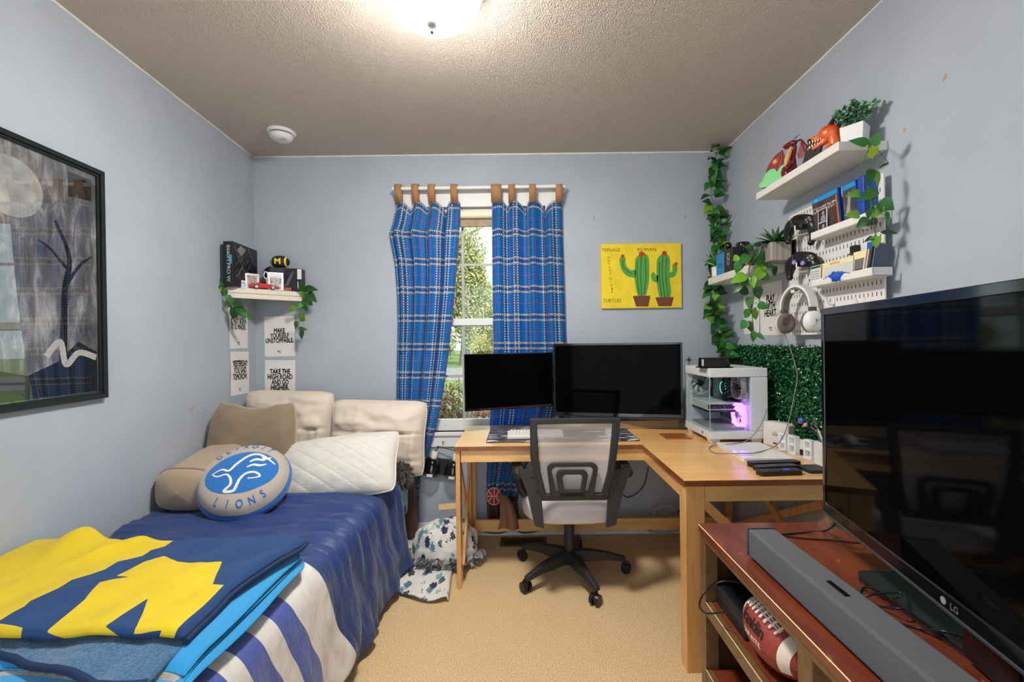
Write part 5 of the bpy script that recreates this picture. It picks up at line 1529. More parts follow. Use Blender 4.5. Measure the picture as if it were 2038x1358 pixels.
mb = MB(); text(mb, 'LG', .478, .008, .016, z=.0048, bold=.03)
mb.prism([(.452 + .0065 * math.cos(2 * PI * i / 20), .0135 + .0065 * math.sin(2 * PI * i / 20)) for i in range(20)], .0042, .0048); part(tv, 'logo', mb, mat('logo grey', (150, 150, 152), .4))
Tbk = Tt @ Matrix.Translation((TVW / 2, 0, -.03))
mb = MB(); mb.box(-.06, .06, -(TVZ0 - SZ) + .012, .10, -.03, -.01); mb.v = [Tbk @ p for p in mb.v]; part(tv, 'neck', mb, M_gloss, True, .004)
mb = MB(); mb.prism([(.800, .36), (.800, 1.06), (.815, 1.085), (.93, 1.09), (.935, .36)], SZ + .0005, SZ + .013); part(tv, 'base_plate', mb, mat('smoked gloss', (38, 39, 41), .25, coat=.2), True, .004)
mb = MB(); mb.tube([(.800, .36, SZ + .012), (.800, 1.055, SZ + .012), (.815, 1.083, SZ + .012), (.93, 1.088, SZ + .012)], .003, 6); part(tv, 'base_rim', mb, M_gloss, True)
def cable(name, lab, pts, r=.0028, m_=None, cat='cable'):
    mb = MB(); mb.tube(smooth_path(pts, 8), r, 7)
    return solo(name, lab, cat, mb, m_ or M_black, pts[0], world=True)
z = SZ + .003
cable('television_cable', 'black cable running from behind the soundbar to the far corner of the television', [atz(1556, 1064, z), atz(1590, 1061, z), atz(1640, 1057, z), aty(1660, 1046, 1.24), aty(1668, 1032, 1.235), aty(1662, 1005, 1.24)])
cable('signal_cable', 'thin black cable lying straight across the stand top behind the soundbar', [atz(1556, 1066, z), atz(1600, 1072, z), atz(1660, 1076, z), atz(1720, 1082, z)], .0022)
cable('looped_cable', 'black cable curling in a loop on the stand in front of the television base', [atz(1705, 1196, z), atz(1735, 1184, z + .02), atz(1790, 1180, z + .02), atz(1803, 1200, z + .02), atz(1790, 1212, z + .02), atz(1745, 1206, z), atz(1715, 1190, z), atz(1716, 1172, z), atz(1735, 1170, z + .015), atz(1760, 1180, z + .02)], .0024)
cable('power_cable', 'black cable leaving the near half of the soundbar towards the television base', [atz(1785, 1240, z), atz(1830, 1252, z), atz(1880, 1258, z + .02), atz(1945, 1275, z + .02)], .0028)

# ------------------------------------------------------------------ things on the right wing of the desk
q = [atz(x, y, DZ + .016) for x, y in ((1427, 882), (1512, 880), (1578, 912), (1487, 916))]
lt = thing('white_slab', 'closed white glossy laptop on the desk in front of the computer', 'laptop', ((q[0] + q[2]) / 2).to_tuple()[:2] + (DZ,))
cx_, cy_ = (q[0].x + q[2].x) / 2, (q[0].y + q[2].y) / 2
lx_, ly_ = .105, .150
Tl2 = Matrix.Translation((cx_, cy_, DZ)) @ Matrix.Rotation(-.06, 4, 'Z')
mb = MB(); mb.prism(rrect(-lx_, lx_, -ly_, ly_, .008), .001, .010, Tl2); part(lt, 'lower_half', mb, mat('slab white', (222, 222, 220), .3), True, .001)
mb = MB(); mb.prism(rrect(-lx_, lx_, -ly_, ly_, .008), .0108, .017, Tl2); part(lt, 'lid', mb, mat('gloss white', (226, 226, 226), .12, coat=.5), True, .0015)
lt.name = 'laptop'
# remotes
def remote(pa, pb, w, h, lab, keys):
    a, b = atz(*pa, DZ), atz(*pb, DZ); d = b - a; L = d.length
    T = frame((a + b) / 2, d, V((0, 0, 1)).cross(d))
    T.translation.z = DZ
    t = thing('remote_control', lab, 'remote control', T, 'remotes on the desk')
    mb = MB(); mb.prism(rrect(-L / 2, L / 2, -w / 2, w / 2, w * .3), .001, h); part(t, 'body', mb, M_black, bevel=.003)
    mb = MB()
    for i in range(keys[0]):
        for j in range(keys[1]):
            x = -L * .38 + L * .76 * i / (keys[0] - 1); y = -w * .28 + w * .56 * j / max(1, keys[1] - 1)
            mb.prism(rrect(x - .0032, x + .0032, y - .0028, y + .0028, .001, 2), h - .0005, h + .0014)
    part(t, 'buttons', mb, mat('button grey', (98, 98, 102), .5))
    return t, T, L, h
remote((1490, 929), (1590, 926), .040, .019, 'black remote furthest from the desk edge, touching the white laptop', (12, 3))
remote((1502, 937), (1585, 933), .040, .017, 'black remote covered in tiny keys, middle one of three on the desk', (14, 4))
r_, T_, L_, h_ = remote((1508, 946), (1592, 943), .044, .017, 'black remote with a blue key, nearest the front edge of the desk', (8, 3))
mb = MB(); mb.prism(rrect(L_ * .12, L_ * .24, -.012, .012, .004, 3), h_ - .0004, h_ + .002); part(r_, 'blue_key', mb, mat('key blue', (70, 80, 200), .4))
a = atz(1618, 938, DZ); mb = MB(); mb.prism(rrect(a.x - .035, a.x + .05, a.y - .035, a.y + .05, .008), DZ + .0005, DZ + .012)
solo('phone', 'dark navy folded wallet lying by the remotes at the desk corner', 'wallet', mb, mat('navy leather', (30, 34, 46), .5), None, bevel=.003).name = 'wallet'
# router, clock, pen cup
Tn = frame((1.205, 2.12, DZ), (.36, -.93, 0), (0, 0, 1))
rt = thing('router', 'small white box speaker with a claw emblem, next to the computer', 'router', Tn)
mb = MB(); mb.box(-.068, .068, 0, .115, -.062, 0); part(rt, 'body', mb, mat('warm white', (214, 208, 200), .5), bevel=.006)
mb = MB()
for pts in ([(-.008, .062), (-.003, .078), (-.004, .052)], [(.008, .062), (.003, .078), (.004, .052)], [(-.014, .058), (-.013, .07), (-.006, .054)], [(.014, .058), (.013, .07), (.006, .054)], [(0, .066), (.002, .054), (-.002, .054)]): mb.prism(pts, .0005, .0015)
part(rt, 'emblem', mb, mat('emblem silver', (190, 188, 186), .25, .4))
mb = MB(); mb.box(-.010, .008, .016, .022, .0004, .0014); part(rt, 'port', mb, M_black)
mb = MB(); mb.prism(rrect(-.05, .05, -.055, -.01, .012), .1145, .117, Matrix(((1, 0, 0, 0), (0, 0, 1, 0), (0, 1, 0, 0), (0, 0, 0, 1)))); part(rt, 'top_light', mb, mat('top white', (232, 230, 226), .3))
ck = thing('digital_clock', 'white digital clock of four block numerals beside the router', 'clock', frame((1.215, 1.93, DZ), (.17, -.985, 0), (0, 0, 1)))
M_seg = mat('numeral white', (216, 216, 216), .4, emit=.04)
for i, x in enumerate((-.105, -.048, .040, .097)):
    mb = MB(); w, h, t = .022, .082, .0085
    for a in ((-w, -w + t, 0, h), (w - t, w, 0, h), (-w, w, 0, t), (-w, w, h / 2 - t / 2, h / 2 + t / 2), (-w, w, h - t, h)): mb.box(x + a[0], x + a[1], .004 + a[2], .004 + a[3], -.012, .012)
    part(ck, 'numeral', mb, M_seg, bevel=.001)
mb = MB(); mb.box(-.132, .124, .0, .0035, -.016, .014); mb.box(-.13, .122, .030, .075, -.0175, -.0125); part(ck, 'base_bar', mb, mat('bar white', (210, 210, 208), .4), bevel=.001)
pcx, pcy = 1.235, 1.775
cup = thing('pen_cup', 'white square pen cup full of pens at the edge of the television', 'pen cup', (pcx, pcy, DZ))
mb = MB(); mb.ring(rect(.04, .04), rect(.036, .036), DZ, DZ + .10, Matrix.Translation((pcx, pcy, 0))); mb.box(pcx - .038, pcx + .038, pcy - .038, pcy + .038, DZ, DZ + .004); part(cup, 'holder', mb, mat('cup white', (220, 220, 220), .4), True)
for i in range(9):
    a = i * 2.1; p0 = V((pcx + .02 * math.cos(a), pcy + .02 * math.sin(a), DZ + .01)); p1 = p0 + V((jit(.03) - .02, .02 + jit(.04), .15 + jit(.02)))
    mb = MB(); mb.cyl(p0, p1, .004, n=8); mb.cyl(p1, p1 + (p1 - p0).normalized() * .012, .004, .001, n=8)
    solo('pen', ['black pen', 'grey pen', 'white pen'][i % 3] + ' standing in the white pen cup', 'pen', mb, [M_black, mat('pen grey', (90, 90, 92), .4), M_white][i % 3], None, group='pens in the white cup')
hd = V((1.20, 1.90, DZ + .155))
mb = MB(); mb.tube(smooth_path([(pcx - .01, pcy + .01, DZ + .02), (1.225, 1.80, DZ + .10), (1.212, 1.86, DZ + .145)], 6), .011, 8)
st_ = thing('beaded_stylus', 'black handled brush with bright beads sticking out of the pen cup', 'brush', (pcx, pcy, DZ + .02))
part(st_, 'handle', mb, M_black, True)
for i, c in enumerate(((230, 140, 110), (240, 90, 60), (30, 120, 210), (40, 160, 220), (190, 60, 200), (90, 60, 190), (240, 130, 150))):
    mb = MB(); mb.ell(hd + V((.012 * math.cos(i * 1.9), .012 * math.sin(i * 1.9), .010 * (i % 3) - .005)), (.009, .009, .009), n=10, m=6); part(st_, 'bead', mb, mat('bead%d' % i, c, .3), True)

# ------------------------------------------------------------------ cables under and behind the desk
cable('monitor_cable', 'thin black cable hanging down the wall under the desk', [aty(1290, 930, 2.80), aty(1287, 948, 2.81), aty(1282, 965, 2.81), aty(1270, 980, 2.81), aty(1252, 990, 2.81), aty(1240, 985, 2.81), aty(1225, 965, 2.80)], .003)
cable('floor_cable', 'black cable snaking along the baseboard under the desk', [aty(930, 1045, 2.79), aty(962, 1058, 2.79), aty(990, 1062, 2.79), aty(1020, 1056, 2.79), aty(1045, 1061, 2.79), aty(1075, 1056, 2.79), aty(1100, 1050, 2.80)], .0045)
cable('coiled_cable', 'white cable coiled behind the desk stretcher near the right desk leg', [aty(1262, 1040, 2.78), aty(1280, 1027, 2.78), aty(1300, 1028, 2.76), aty(1303, 1015, 2.76), aty(1318, 1007, 2.76), aty(1338, 1010, 2.76), aty(1345, 1024, 2.77), aty(1325, 1032, 2.78), aty(1300, 1030, 2.79), aty(1285, 1052, 2.79), aty(1320, 1062, 2.79), aty(1352, 1055, 2.79)], .006, mat('cable white', (186, 178, 168), .5))
cable('diagonal_cable', 'short black cable slanting up the wall behind the right desk leg', [aty(1335, 1030, 2.81), aty(1350, 1018, 2.81), aty(1366, 1004, 2.81)], .0035)
cable('white_wall_wire', 'thin white wire hanging on the right wall below the desk', [atx(1578, 990, XR - .006), atx(1580, 1010, XR - .006), atx(1577, 1035, XR - .006)], .002, MATS['cable white'])
# ------------------------------------------------------------------ foliage helpers
LF = [mat('leaf dark', (28, 74, 30), .4), mat('leaf mid', (44, 112, 38), .4), mat('leaf light', (104, 158, 34), .42), mat('leaf lime', (164, 190, 30), .45)]
M_stem = mat('vine stem', (84, 116, 52), .6)
def px_leaf(mb, y, base, tip, wpx, mi, nrm, dy=0.0, bend=.25):
    a, b = aty(base[0], base[1], y), aty(tip[0], tip[1], y + dy)
    leaf(mb, a, b - a, V(nrm) + rv(.25), (b - a).length, wpx / FPX * y, mi, .22, bend)
def vine(name, lab, path, leaves, nrm, extra=0, el=.05, T=None, seed=1, r=.0022):
    """path: (px,py,y); leaves: (base,tip,width px,material,y)"""
    random.seed(seed)
    P = smooth_path([aty(*p) for p in path], 6)
    t = thing(name, lab, 'hanging vine', P[0])
    mb = MB(); mb.tube(P, r, 5); lv = MB()
    for base, tip, w, mi, y in leaves:
        b = aty(base[0], base[1], y)
        k = min(range(len(P)), key=lambda i: (P[i] - b).length)
        mb.tube(smooth_path([P[k], (P[k] + b) / 2 + V((0, -.004, .006)), b], 4), r * .6, 4, caps=False)
        px_leaf(lv, y, base, tip, w, mi, nrm, jit(.03))
    for i in range(extra):
        p = P[random.randrange(len(P))]
        a = random.uniform(0, 6.3); d = V((math.cos(a) * .9, -.5 - .3 * random.random(), math.sin(a) * .7 - .35)).normalized()
        q = p + d * .018; mb.tube([p, q], r * .6, 4, caps=False)
        leaf(lv, q, d, V(nrm) + V((0, 0, .5)) + rv(.5), el * random.uniform(.8, 1.25), el * .72, random.choices((0, 1, 2), (5, 4, 1))[0], .22, .4)
    part(t, 'stem', mb, M_stem, True); part(t, 'leaves', lv, LF, True)
    return t

# ------------------------------------------------------------------ left corner shelf
SZL = 1.567
M_cream2 = mat('cream shelf', (222, 212, 196), .5)
fl, frr = V((-1.672, 2.50, 0)), V((-1.375, 2.785, 0))
cs_ = thing('corner_shelf', 'cream moulded corner shelf high on the wall above the pillows', 'shelf', (-1.58, 2.72, SZL - .03))
poly = [(xleft(2.50) + .001, 2.50), (fl.x, fl.y), (frr.x, frr.y), (frr.x, YB - .001), (xleft(YB) + .001, YB - .001)]
mb = MB(); mb.prism(poly, SZL - .016, SZL); part(cs_, 'board', mb, M_cream2, True, .002)
d = (frr - fl).normalized(); out = V((d.y, -d.x, 0))
for z0, z1, o in ((SZL - .030, SZL - .0165, .010), (SZL - .044, SZL - .031, .004), (SZL - .060, SZL - .045, .012)):
    mb = MB(); a, b = fl - out * .02 + d * .005, frr - out * .02 - d * .005; p = [a, b, b + out * (.02 + o), a + out * (.02 + o)]
    mb.prism([(q.x, q.y) for q in p], z0, z1); part(cs_, 'moulding', mb, M_cream2, True, .002)
# boxes
Tm = LEFTF((-1.622, 2.60, SZL + .1265))
bx_ = thing('board_game_box', 'tall black hardware box with angular grey lines, leaning on the left wall', 'box', Tm)
mb = MB(); mb.box(-.13, .13, -.125, .125, -.052, 0); part(bx_, 'carton', mb, mat('carton black', (22, 23, 25), .4), bevel=.002)
mb = MB()
for pts, w in (([(-.12, .10), (-.02, .02), (-.10, -.07)], .004), ([(-.10, .06), (.06, -.09)], .003), ([(.02, .12), (.10, .03), (.12, .03)], .003), ([(-.03, .09), (-.08, .04)], .003), ([(-.04, -.01), (-.08, -.06), (-.05, -.09), (-.01, -.045), (-.04, -.01)], .004), ([(.03, .05), (.0, .02)], .003), ([(.05, .02), (.02, -.01)], .003), ([(-.02, .06), (-.06, .02)], .003), ([(.0, -.02), (.09, -.05)], .005), ([(-.12, -.02), (-.06, .04)], .002), ([(-.12, -.06), (-.08, -.02)], .002)):
    mb.ribbon(pts, w, .0012)
part(bx_, 'line_art', mb, mat('line grey', (120, 122, 124), .4))
mb = MB(); mb.prism([(-.09, .085), (-.05, .115), (.0, .10), (-.045, .055)], .0004, .0012); part(bx_, 'grey_badge', mb, mat('badge grey', (130, 132, 132), .4))
Ts = frame((-.1302, 0, -.026), (0, 0, 1), (0, 1, 0))
mb = MB(); text(mb, 'B660M PRO W', .006, -.0, .026, width=.205, z=.001, rot=-PI / 2, bold=.03, M=Ts @ Matrix.Translation((-.012, 0, 0))); part(bx_, 'spine_lettering', mb, mat('lettering white', (214, 214, 216), .5))
mb = MB(); mb.obox(Ts, .008, .020, .0, .05, .0004, .001); part(bx_, 'blue_tag', mb, mat('tag blue', (60, 150, 200), .5))
mb = MB(); mb.obox(Tm, -.128, .10, -.125, .105, -.066, -.054)
solo('thin_box', 'thin navy box squeezed between the tall black box and the left wall', 'box', mb, mat('navy carton', (40, 48, 66), .5), None)
mb = MB(); mb.obox(TR(-1.505, 2.752, 0, .35), -.052, .052, -.03, .03, SZL, SZL + .145)
solo('dark_box', 'plain charcoal box behind the graded card on the corner shelf', 'box', mb, mat('charcoal carton', (40, 38, 46), .5), None, bevel=.002)
rb = thing('headphone_box', 'black box with purple pattern and white label at the end of the corner shelf', 'box', TR(-1.432, 2.768, SZL, .16))
mb = MB(); mb.box(-.065, .058, -.028, .045, 0, .142); part(rb, 'carton', mb, mat('carton plum', (32, 28, 38), .4), bevel=.002)
mb = MB(); mb.prism([(-.045, .03), (-.02, .03), (.015, .12), (.008, .125)], .0, .0012, frame((0, -.028, 0), (1, 0, 0), (0, 0, 1))); mb.prism([(-.055, .02), (-.045, .02), (-.02, .07)], .0, .0012, frame((0, -.028, 0), (1, 0, 0), (0, 0, 1))); part(rb, 'pattern', mb, mat('plum grey', (92, 82, 100), .5))
mb = MB(); mb.box(.034, .0585, -.029, -.0278, .075, .138); part(rb, 'white_label', mb, M_paper)
mb = MB(); mb.box(.036, .040, -.029, -.0278, .015, .06); part(rb, 'lettering_strip', mb, M_lace)
# small team ball
Tq = TR(-1.498, 2.742, SZL + .145 + .038, .1)
tb = thing('toy_football', 'small navy and yellow toy football with a block letter on top of the charcoal box', 'football', Tq)
def tf(u, v): 
    x = -.056 + .112 * v; r = .038 * max(0, 1 - (abs(x) / .0575) ** 2.3) ** .6
    return V((x, r * math.cos(2 * PI * u), r * math.sin(2 * PI * u)))
mb = MB(); mb.grid(tf, 28, 28, mif=lambda u, v: 1 if .10 < v < .17 or .83 < v < .90 else 0); part(tb, 'ball', mb, [mat('ball navy', (16, 28, 48), .6), mat('ball yellow', (240, 206, 30), .6)])
mb = MB(); text(mb, 'M', 0, -.017, .048, z=.0012, bold=.08, sx=1.05, M=frame((0, 0, 0), (1, 0, 0), (0, 0, 1)), surf=lambda x, y: math.sqrt(max(1e-6, (.0385 * max(0, 1 - (abs(x) / .0575) ** 2.3) ** .6) ** 2 - y * y))); part(tb, 'letter', mb, mat('ball yellow', (240, 206, 30), .6))
c = V((-1.575, 2.745, SZL + .10))
cp = thing('black_ornament', 'small black round ornament standing between the tall box and the charcoal box', 'case', (c.x, c.y, SZL))
mb = MB(); mb.ell((c.x + .012, c.y, SZL + .105), (.036, .034, .05), n=24, m=14); part(cp, 'dome', mb, M_black, True)
mb = MB(); mb.cyl((c.x + .012, c.y, SZL), (c.x + .012, c.y, SZL + .08), .026, n=20); part(cp, 'stem', mb, M_softblack, True)
def card(px, pyb, y, w, h, rz, lab, border, art, label=None, tilt=.12):
    p = aty(px, pyb, y); T = Matrix.Translation((p.x, y, SZL)) @ Matrix.Rotation(rz, 4, 'Z') @ Matrix.Rotation(PI / 2 - tilt, 4, 'X')
    t = thing('trading_card', lab, 'trading card', T)
    mb = MB(); mb.prism(rrect(-w / 2, w / 2, 0, h, .003, 2), -.005, .0); part(t, 'card', mb, border)
    mb = MB(); mb.box(-w * .40, w * .40, h * .07, h * (.74 if label else .93), .0002, .0008); part(t, 'picture', mb, art)
    if label: mb = MB(); mb.box(-w * .40, w * .40, h * .79, h * .95, .0002, .0008); part(t, 'top_label', mb, label)
    mb = MB(); mb.ring(rrect(-w / 2 - .004, w / 2 + .004, -.0, h + .004, .004, 2), rrect(-w / 2, w / 2, .003, h, .003, 2), -.007, .003); part(t, 'clear_holder', mb, mat('clear plastic', (190, 194, 200), .15))
card(503, 576, 2.61, .064, .088, .75, 'white bordered baseball card in a clear holder beside the tall black box', mat('card border', (220, 210, 204), .5), mat('card art brown', (104, 92, 84), .5, vary=((190, 170, 150), 60)))
card(478, 573, 2.545, .055, .038, .75, 'small blue plastic card lying at the left end of the corner shelf', mat('card blue', (96, 140, 190), .4), mat('card blue pale', (170, 200, 226), .4, vary=((60, 90, 140), 90)))
card(549, 578, 2.675, .074, .104, .6, 'graded card in a tall clear slab behind the red toy car', mat('card pale', (210, 214, 214), .4), mat('card art teal', (190, 206, 204), .5, vary=((120, 60, 90), 50)), mat('card grade label', (224, 216, 214), .5))
# key ring hanging at the slab
# red toy car on the shelf edge
Tk = TR(-1.543, 2.652, SZL, .72, s=.92)
car = thing('toy_car', 'red toy sports car parked along the front edge of the corner shelf', 'toy car', Tk)
M_red = mat('toy red', (200, 24, 28), .22, coat=.6)
prof = [(-.085, .012), (-.088, .024), (-.078, .033), (-.055, .036), (-.035, .043), (-.012, .044), (.005, .036), (.03, .034), (.052, .026), (.080, .018), (.082, .008), (-.08, .008)]
mb = MB(); mb.prism(prof, -.028, .028, frame((0, 0, 0), (1, 0, 0), (0, 0, 1))); part(car, 'body', mb, M_red, bevel=.004)
mb = MB(); mb.prism([(-.034, .0425), (-.012, .0446), (.006, .0362), (-.03, .038)], -.0285, .0285, frame((0, 0, 0), (1, 0, 0), (0, 0, 1))); part(car, 'windows', mb, M_gloss)
for x in (-.052, .042):
    for y in (-.029, .029):
        mb = MB(); mb.cyl((x, y - .005, .014), (x, y + .005, .014), .0145, n=20); wh = part(car, 'wheel', mb, M_softblack)
        mb = MB(); s = -1 if y < 0 else 1; mb.cyl((x, y + s * .005, .014), (x, y + s * .0065, .014), .0098, n=16); part(wh, 'hubcap', mb, mat('hub silver', (170, 174, 174), .3, .6))
tag_T = TR(-1.455, 2.722, SZL, .72)
kg = thing('orange_ornament', 'little orange and black cut out ornament in front of the red toy car', 'ornament', tag_T)
mb = MB(); mb.box(-.03, .032, -.0115, -.003, 0, .022); part(kg, 'backing', mb, M_black)
mb = MB()
for pts in ([(-.026, .018), (-.012, .019), (-.020, .004), (-.008, .003)], [(-.002, .018), (.008, .018), (.007, .004), (-.003, .004), (-.002, .018)], [(.014, .004), (.014, .018), (.026, .017), (.024, .005)]): mb.ribbon(pts, .0045, .0)
mb.v = [frame((0, -.0125, 0), (1, 0, 0), (0, 0, 1)) @ p for p in mb.v]
part(kg, 'orange_strokes', mb, mat('toy orange', (230, 96, 50), .4))
kr = aty(529, 548, 2.66)
mb = MB(); mb.ring([(.012 * math.cos(t), .024 * math.sin(t)) for t in [2 * PI * i / 24 for i in range(24)]], [(.0075 * math.cos(t), .018 * math.sin(t)) for t in [2 * PI * i / 24 for i in range(24)]], -.003, .003, frame(kr, (.8, .6, 0), (0, 0, 1)))
kk = thing('carabiner', 'silver clip hook hanging beside the graded card', 'clip', kr); part(kk, 'ring', mb, M_chrome, True)
mb = MB(); mb.tube([kr + V((.003, 0, -.024)), kr + V((.008, -.004, -.045)), kr + V((.006, 0, -.093))], .005, 8); part(kk, 'strap', mb, mat('gold strap', (188, 156, 96), .4), True)
# vines on the corner shelf
yl = 2.47
vine('ivy_vine', 'short ivy strand draped over the left end of the cream corner shelf', [(450, 570, 2.5), (446, 580, yl), (450, 595, yl), (458, 604, yl), (470, 612, yl), (485, 620, yl)],
     [((442, 566), (412, 562), 22, 0, yl), ((447, 569), (446, 541), 20, 1, yl), ((440, 568), (424, 580), 14, 2, yl), ((446, 576), (447, 593), 11, 1, yl), ((452, 587), (461, 603), 11, 1, yl), ((448, 602), (463, 614), 10, 0, yl), ((464, 602), (482, 608), 16, 0, yl), ((470, 612), (460, 638), 18, 0, yl), ((472, 612), (492, 626), 18, 0, yl), ((486, 622), (507, 636), 11, 1, yl), ((450, 560), (458, 546), 12, 1, yl), ((476, 618), (488, 634), 14, 1, yl)], (.3, -1, .2), seed=3)
yr = 2.74
vine('ivy_vine', 'ivy strand trailing from the right end of the cream corner shelf', [(600, 582, 2.76), (604, 592, yr), (600, 610, yr), (602, 630, yr), (594, 645, yr), (600, 665, yr)],
     [((600, 580), (603, 560), 15, 0, yr), ((606, 576), (629, 574), 17, 0, yr), ((603, 578), (606, 596), 16, 2, yr), ((612, 584), (628, 600), 18, 0, yr), ((608, 594), (622, 610), 14, 1, yr), ((604, 606), (586, 612), 10, 2, yr), ((604, 604), (610, 622), 14, 1, yr), ((588, 611), (574, 620), 12, 2, yr), ((606, 627), (592, 640), 20, 2, yr), ((592, 641), (584, 657), 13, 1, yr), ((594, 654), (612, 656), 8, 0, yr), ((602, 658), (598, 675), 11, 0, yr), ((614, 590), (600, 600), 12, 0, yr)], (0, -1, .2), seed=4)

# ------------------------------------------------------------------ slogan posters
SW = [(-.50, .06), (-.47, -.08), (-.38, -.17), (-.25, -.18), (-.08, -.12), (.5, .15), (-.05, -.01), (-.24, -.05), (-.36, -.02), (-.38, .09), (-.34, .19)]
def poster(T, w, h, lines, top, size, lab, wid=None):
    t = thing('slogan_poster', lab, 'poster', T)
    mb = MB()
    mb.grid(lambda u, v: V((w * (u - .5), h * (v - .5), .0012 + .006 * max(0, abs(u - .5) * 2 - .55) ** 2 * (1 - v) + .002 * math.sin(v * 4 + w * 30) ** 2)), 14, 14); part(t, 'sheet', mb, M_paper)
    mb = MB()
    for i, l in enumerate(lines): text(mb, l, 0, h / 2 - top - i * size * 1.22, size * 1.58, width=(wid[i] if wid else None), z=.0075, bold=.07, sx=.58)
    for p in mb.v: p.z = .0026 + .006 * max(0, abs(p.x / w) * 2 - .55) ** 2 * .6 + .0012
    part(t, 'lettering', mb, M_ink)
    mb = MB(); k = w * .12; mb.prism([(x * k * 1.2, -h / 2 + h * .145 + y * k * 1.2) for x, y in SW], .0035, .0042); part(t, 'tick_logo', mb, M_ink)
    mb = MB(); text(mb, 'NIKE', 0, -h / 2 + h * .085, .0085, z=.0038, bold=.02); part(t, 'small_lettering', mb, M_ink)
def at_back(px, py): return aty(px, py, YB)
w_, h_ = .195, .258
a = at_back(557, 670); poster(BACKF(a) @ Matrix.Rotation(.01, 4, 'Z'), w_, h_, ['MAKE', 'YOURSELF', 'UNSTOPPABLE.'], .105, .026, 'white poster reading make yourself unstoppable on the back wall', [.068, .118, .178])
a = at_back(558, 757); poster(BACKF(a) @ Matrix.Rotation(-.01, 4, 'Z'), w_, h_, ['TAKE THE', 'HIGH ROAD', 'AND GO', 'HIGHER.'], .088, .028, 'white poster reading take the high road and go higher, just above the pillows', [.128, .158, .108, .116])
a = atleft(474, 651); poster(LEFTF(a) @ Matrix.Rotation(.01, 4, 'Z'), w_, h_, ['GREATNESS', 'IS NOT BORN', 'IT IS MADE.'], .075, .028, 'white poster reading greatness is not born on the left wall, partly covered by ivy', [.14, .158, .15])
a = atleft(477, 743); poster(LEFTF(a) @ Matrix.Rotation(-.02, 4, 'Z'), w_, h_, ['YESTERDAY', 'YOU SAID', 'TOMOROW.'], .088, .032, 'white poster reading yesterday you said on the left wall beside the pillows', [.155, .13, .152])
h2 = .275
a = atx(1535, 615, XR); poster(RIGHTF(a), .205, h2, ['PLAY', 'WITH', 'HEART.'], .098, .032, 'cream poster reading play with heart on the right wall below the small shelf', [.075, .078, .115])
a = atx(1496, 617, XR); poster(RIGHTF(a), .17, h2, ['BE', 'LEGENDARY'], .125, .028, 'cream poster half hidden by the trailing ivy on the right wall', [.03, .12])

# ------------------------------------------------------------------ yellow painting
a, b = aty(1195, 487, YB), aty(1355, 613, YB)
pw, ph = b.x - a.x, a.z - b.z
pn = thing('canvas_painting', 'yellow canvas painting with two green shapes and hand lettering', 'painting', BACKF(((a.x + b.x) / 2, YB, (a.z + b.z) / 2)))
mb = MB(); mb.box(-pw / 2, pw / 2, -ph / 2, ph / 2, .001, .018); part(pn, 'canvas', mb, mat('canvas yellow', (240, 214, 44), .7, vary=((230, 200, 34), 14)), bevel=.002)
def Lc(pts): return [(x / 1000 * pw - pw / 2, ph / 2 - y / 790 * ph) for x, y in pts]
def blob(mb, pts, z, k=5):
    P = smooth_path([(x, y, 0) for x, y in Lc(pts + [pts[0]])], k)[:-1]; mb.prism([(p.x, p.y) for p in P], .018, z)
M_pg, M_pgd, M_py, M_pb, M_pr = mat('paint green', (84, 158, 66), .7), mat('paint dark green', (34, 92, 40), .7), mat('paint gold', (250, 210, 30), .7), mat('paint brown', (116, 60, 40), .7), mat('paint red', (190, 50, 30), .7)
# two plain branching cactus plants
mb = MB()
blob(mb, [(470, 140), (540, 120), (590, 170), (600, 300), (590, 480), (540, 660), (460, 650), (420, 480), (420, 300), (430, 190)], .0190)
blob(mb, [(420, 420), (330, 400), (260, 330), (230, 220), (250, 150), (300, 170), (310, 260), (360, 320), (430, 330)], .0190)
blob(mb, [(760, 130), (830, 140), (860, 220), (850, 420), (870, 600), (830, 700), (740, 690), (700, 560), (690, 360), (700, 200)], .0191)
blob(mb, [(850, 430), (920, 400), (950, 320), (930, 250), (890, 270), (890, 340), (850, 360)], .0191)
blob(mb, [(700, 480), (640, 460), (620, 390), (650, 350), (680, 390), (710, 400)], .0191)
part(pn, 'green_plants', mb, M_pg)
mb = MB()
for pts in ([(500, 160), (490, 400), (500, 640)], [(550, 180), (556, 400), (530, 620)], [(450, 220), (446, 400), (470, 620)], [(270, 190), (280, 290), (380, 370)], [(770, 160), (760, 400), (790, 670)], [(815, 170), (806, 400), (830, 660)], [(730, 230), (722, 420), (750, 650)]):
    P = smooth_path([(x, y, 0) for x, y in Lc(pts)], 5); mb.ribbon([(p.x, p.y) for p in P], .005, .0195)
part(pn, 'plant_lines', mb, M_pgd)
mb = MB()
for x, y, r in ((505, 130, 42), (790, 125, 40), (270, 150, 26), (935, 255, 26)): blob(mb, [(x + r * math.cos(t) * (1 if i % 2 else .62), y + r * math.sin(t) * (1 if i % 2 else .62)) for i, t in enumerate([2 * PI * i / 12 for i in range(12)])], .0199, 2)
part(pn, 'red_flowers', mb, M_pr)
mb = MB(); blob(mb, [(390, 640), (610, 640), (580, 770), (430, 770)], .0197, 1); blob(mb, [(670, 660), (900, 660), (870, 770), (710, 770)], .0197, 1); part(pn, 'brown_pots', mb, M_pb)
M_ln = mat('paint ink', (92, 66, 34), .7)
def wr(s, x, y, sz, wd, vert=False):
    mb = MB()
    for i, ch in enumerate(s if vert else [s]):
        q_ = Lc([(x + 4 * i, y + 40 * i)])[0]; text(mb, ch, q_[0], q_[1], sz, width=None if vert and ch == 'I' else wd, z=.0188, bold=.005)
    part(pn, 'hand_lettering', mb, M_ln)
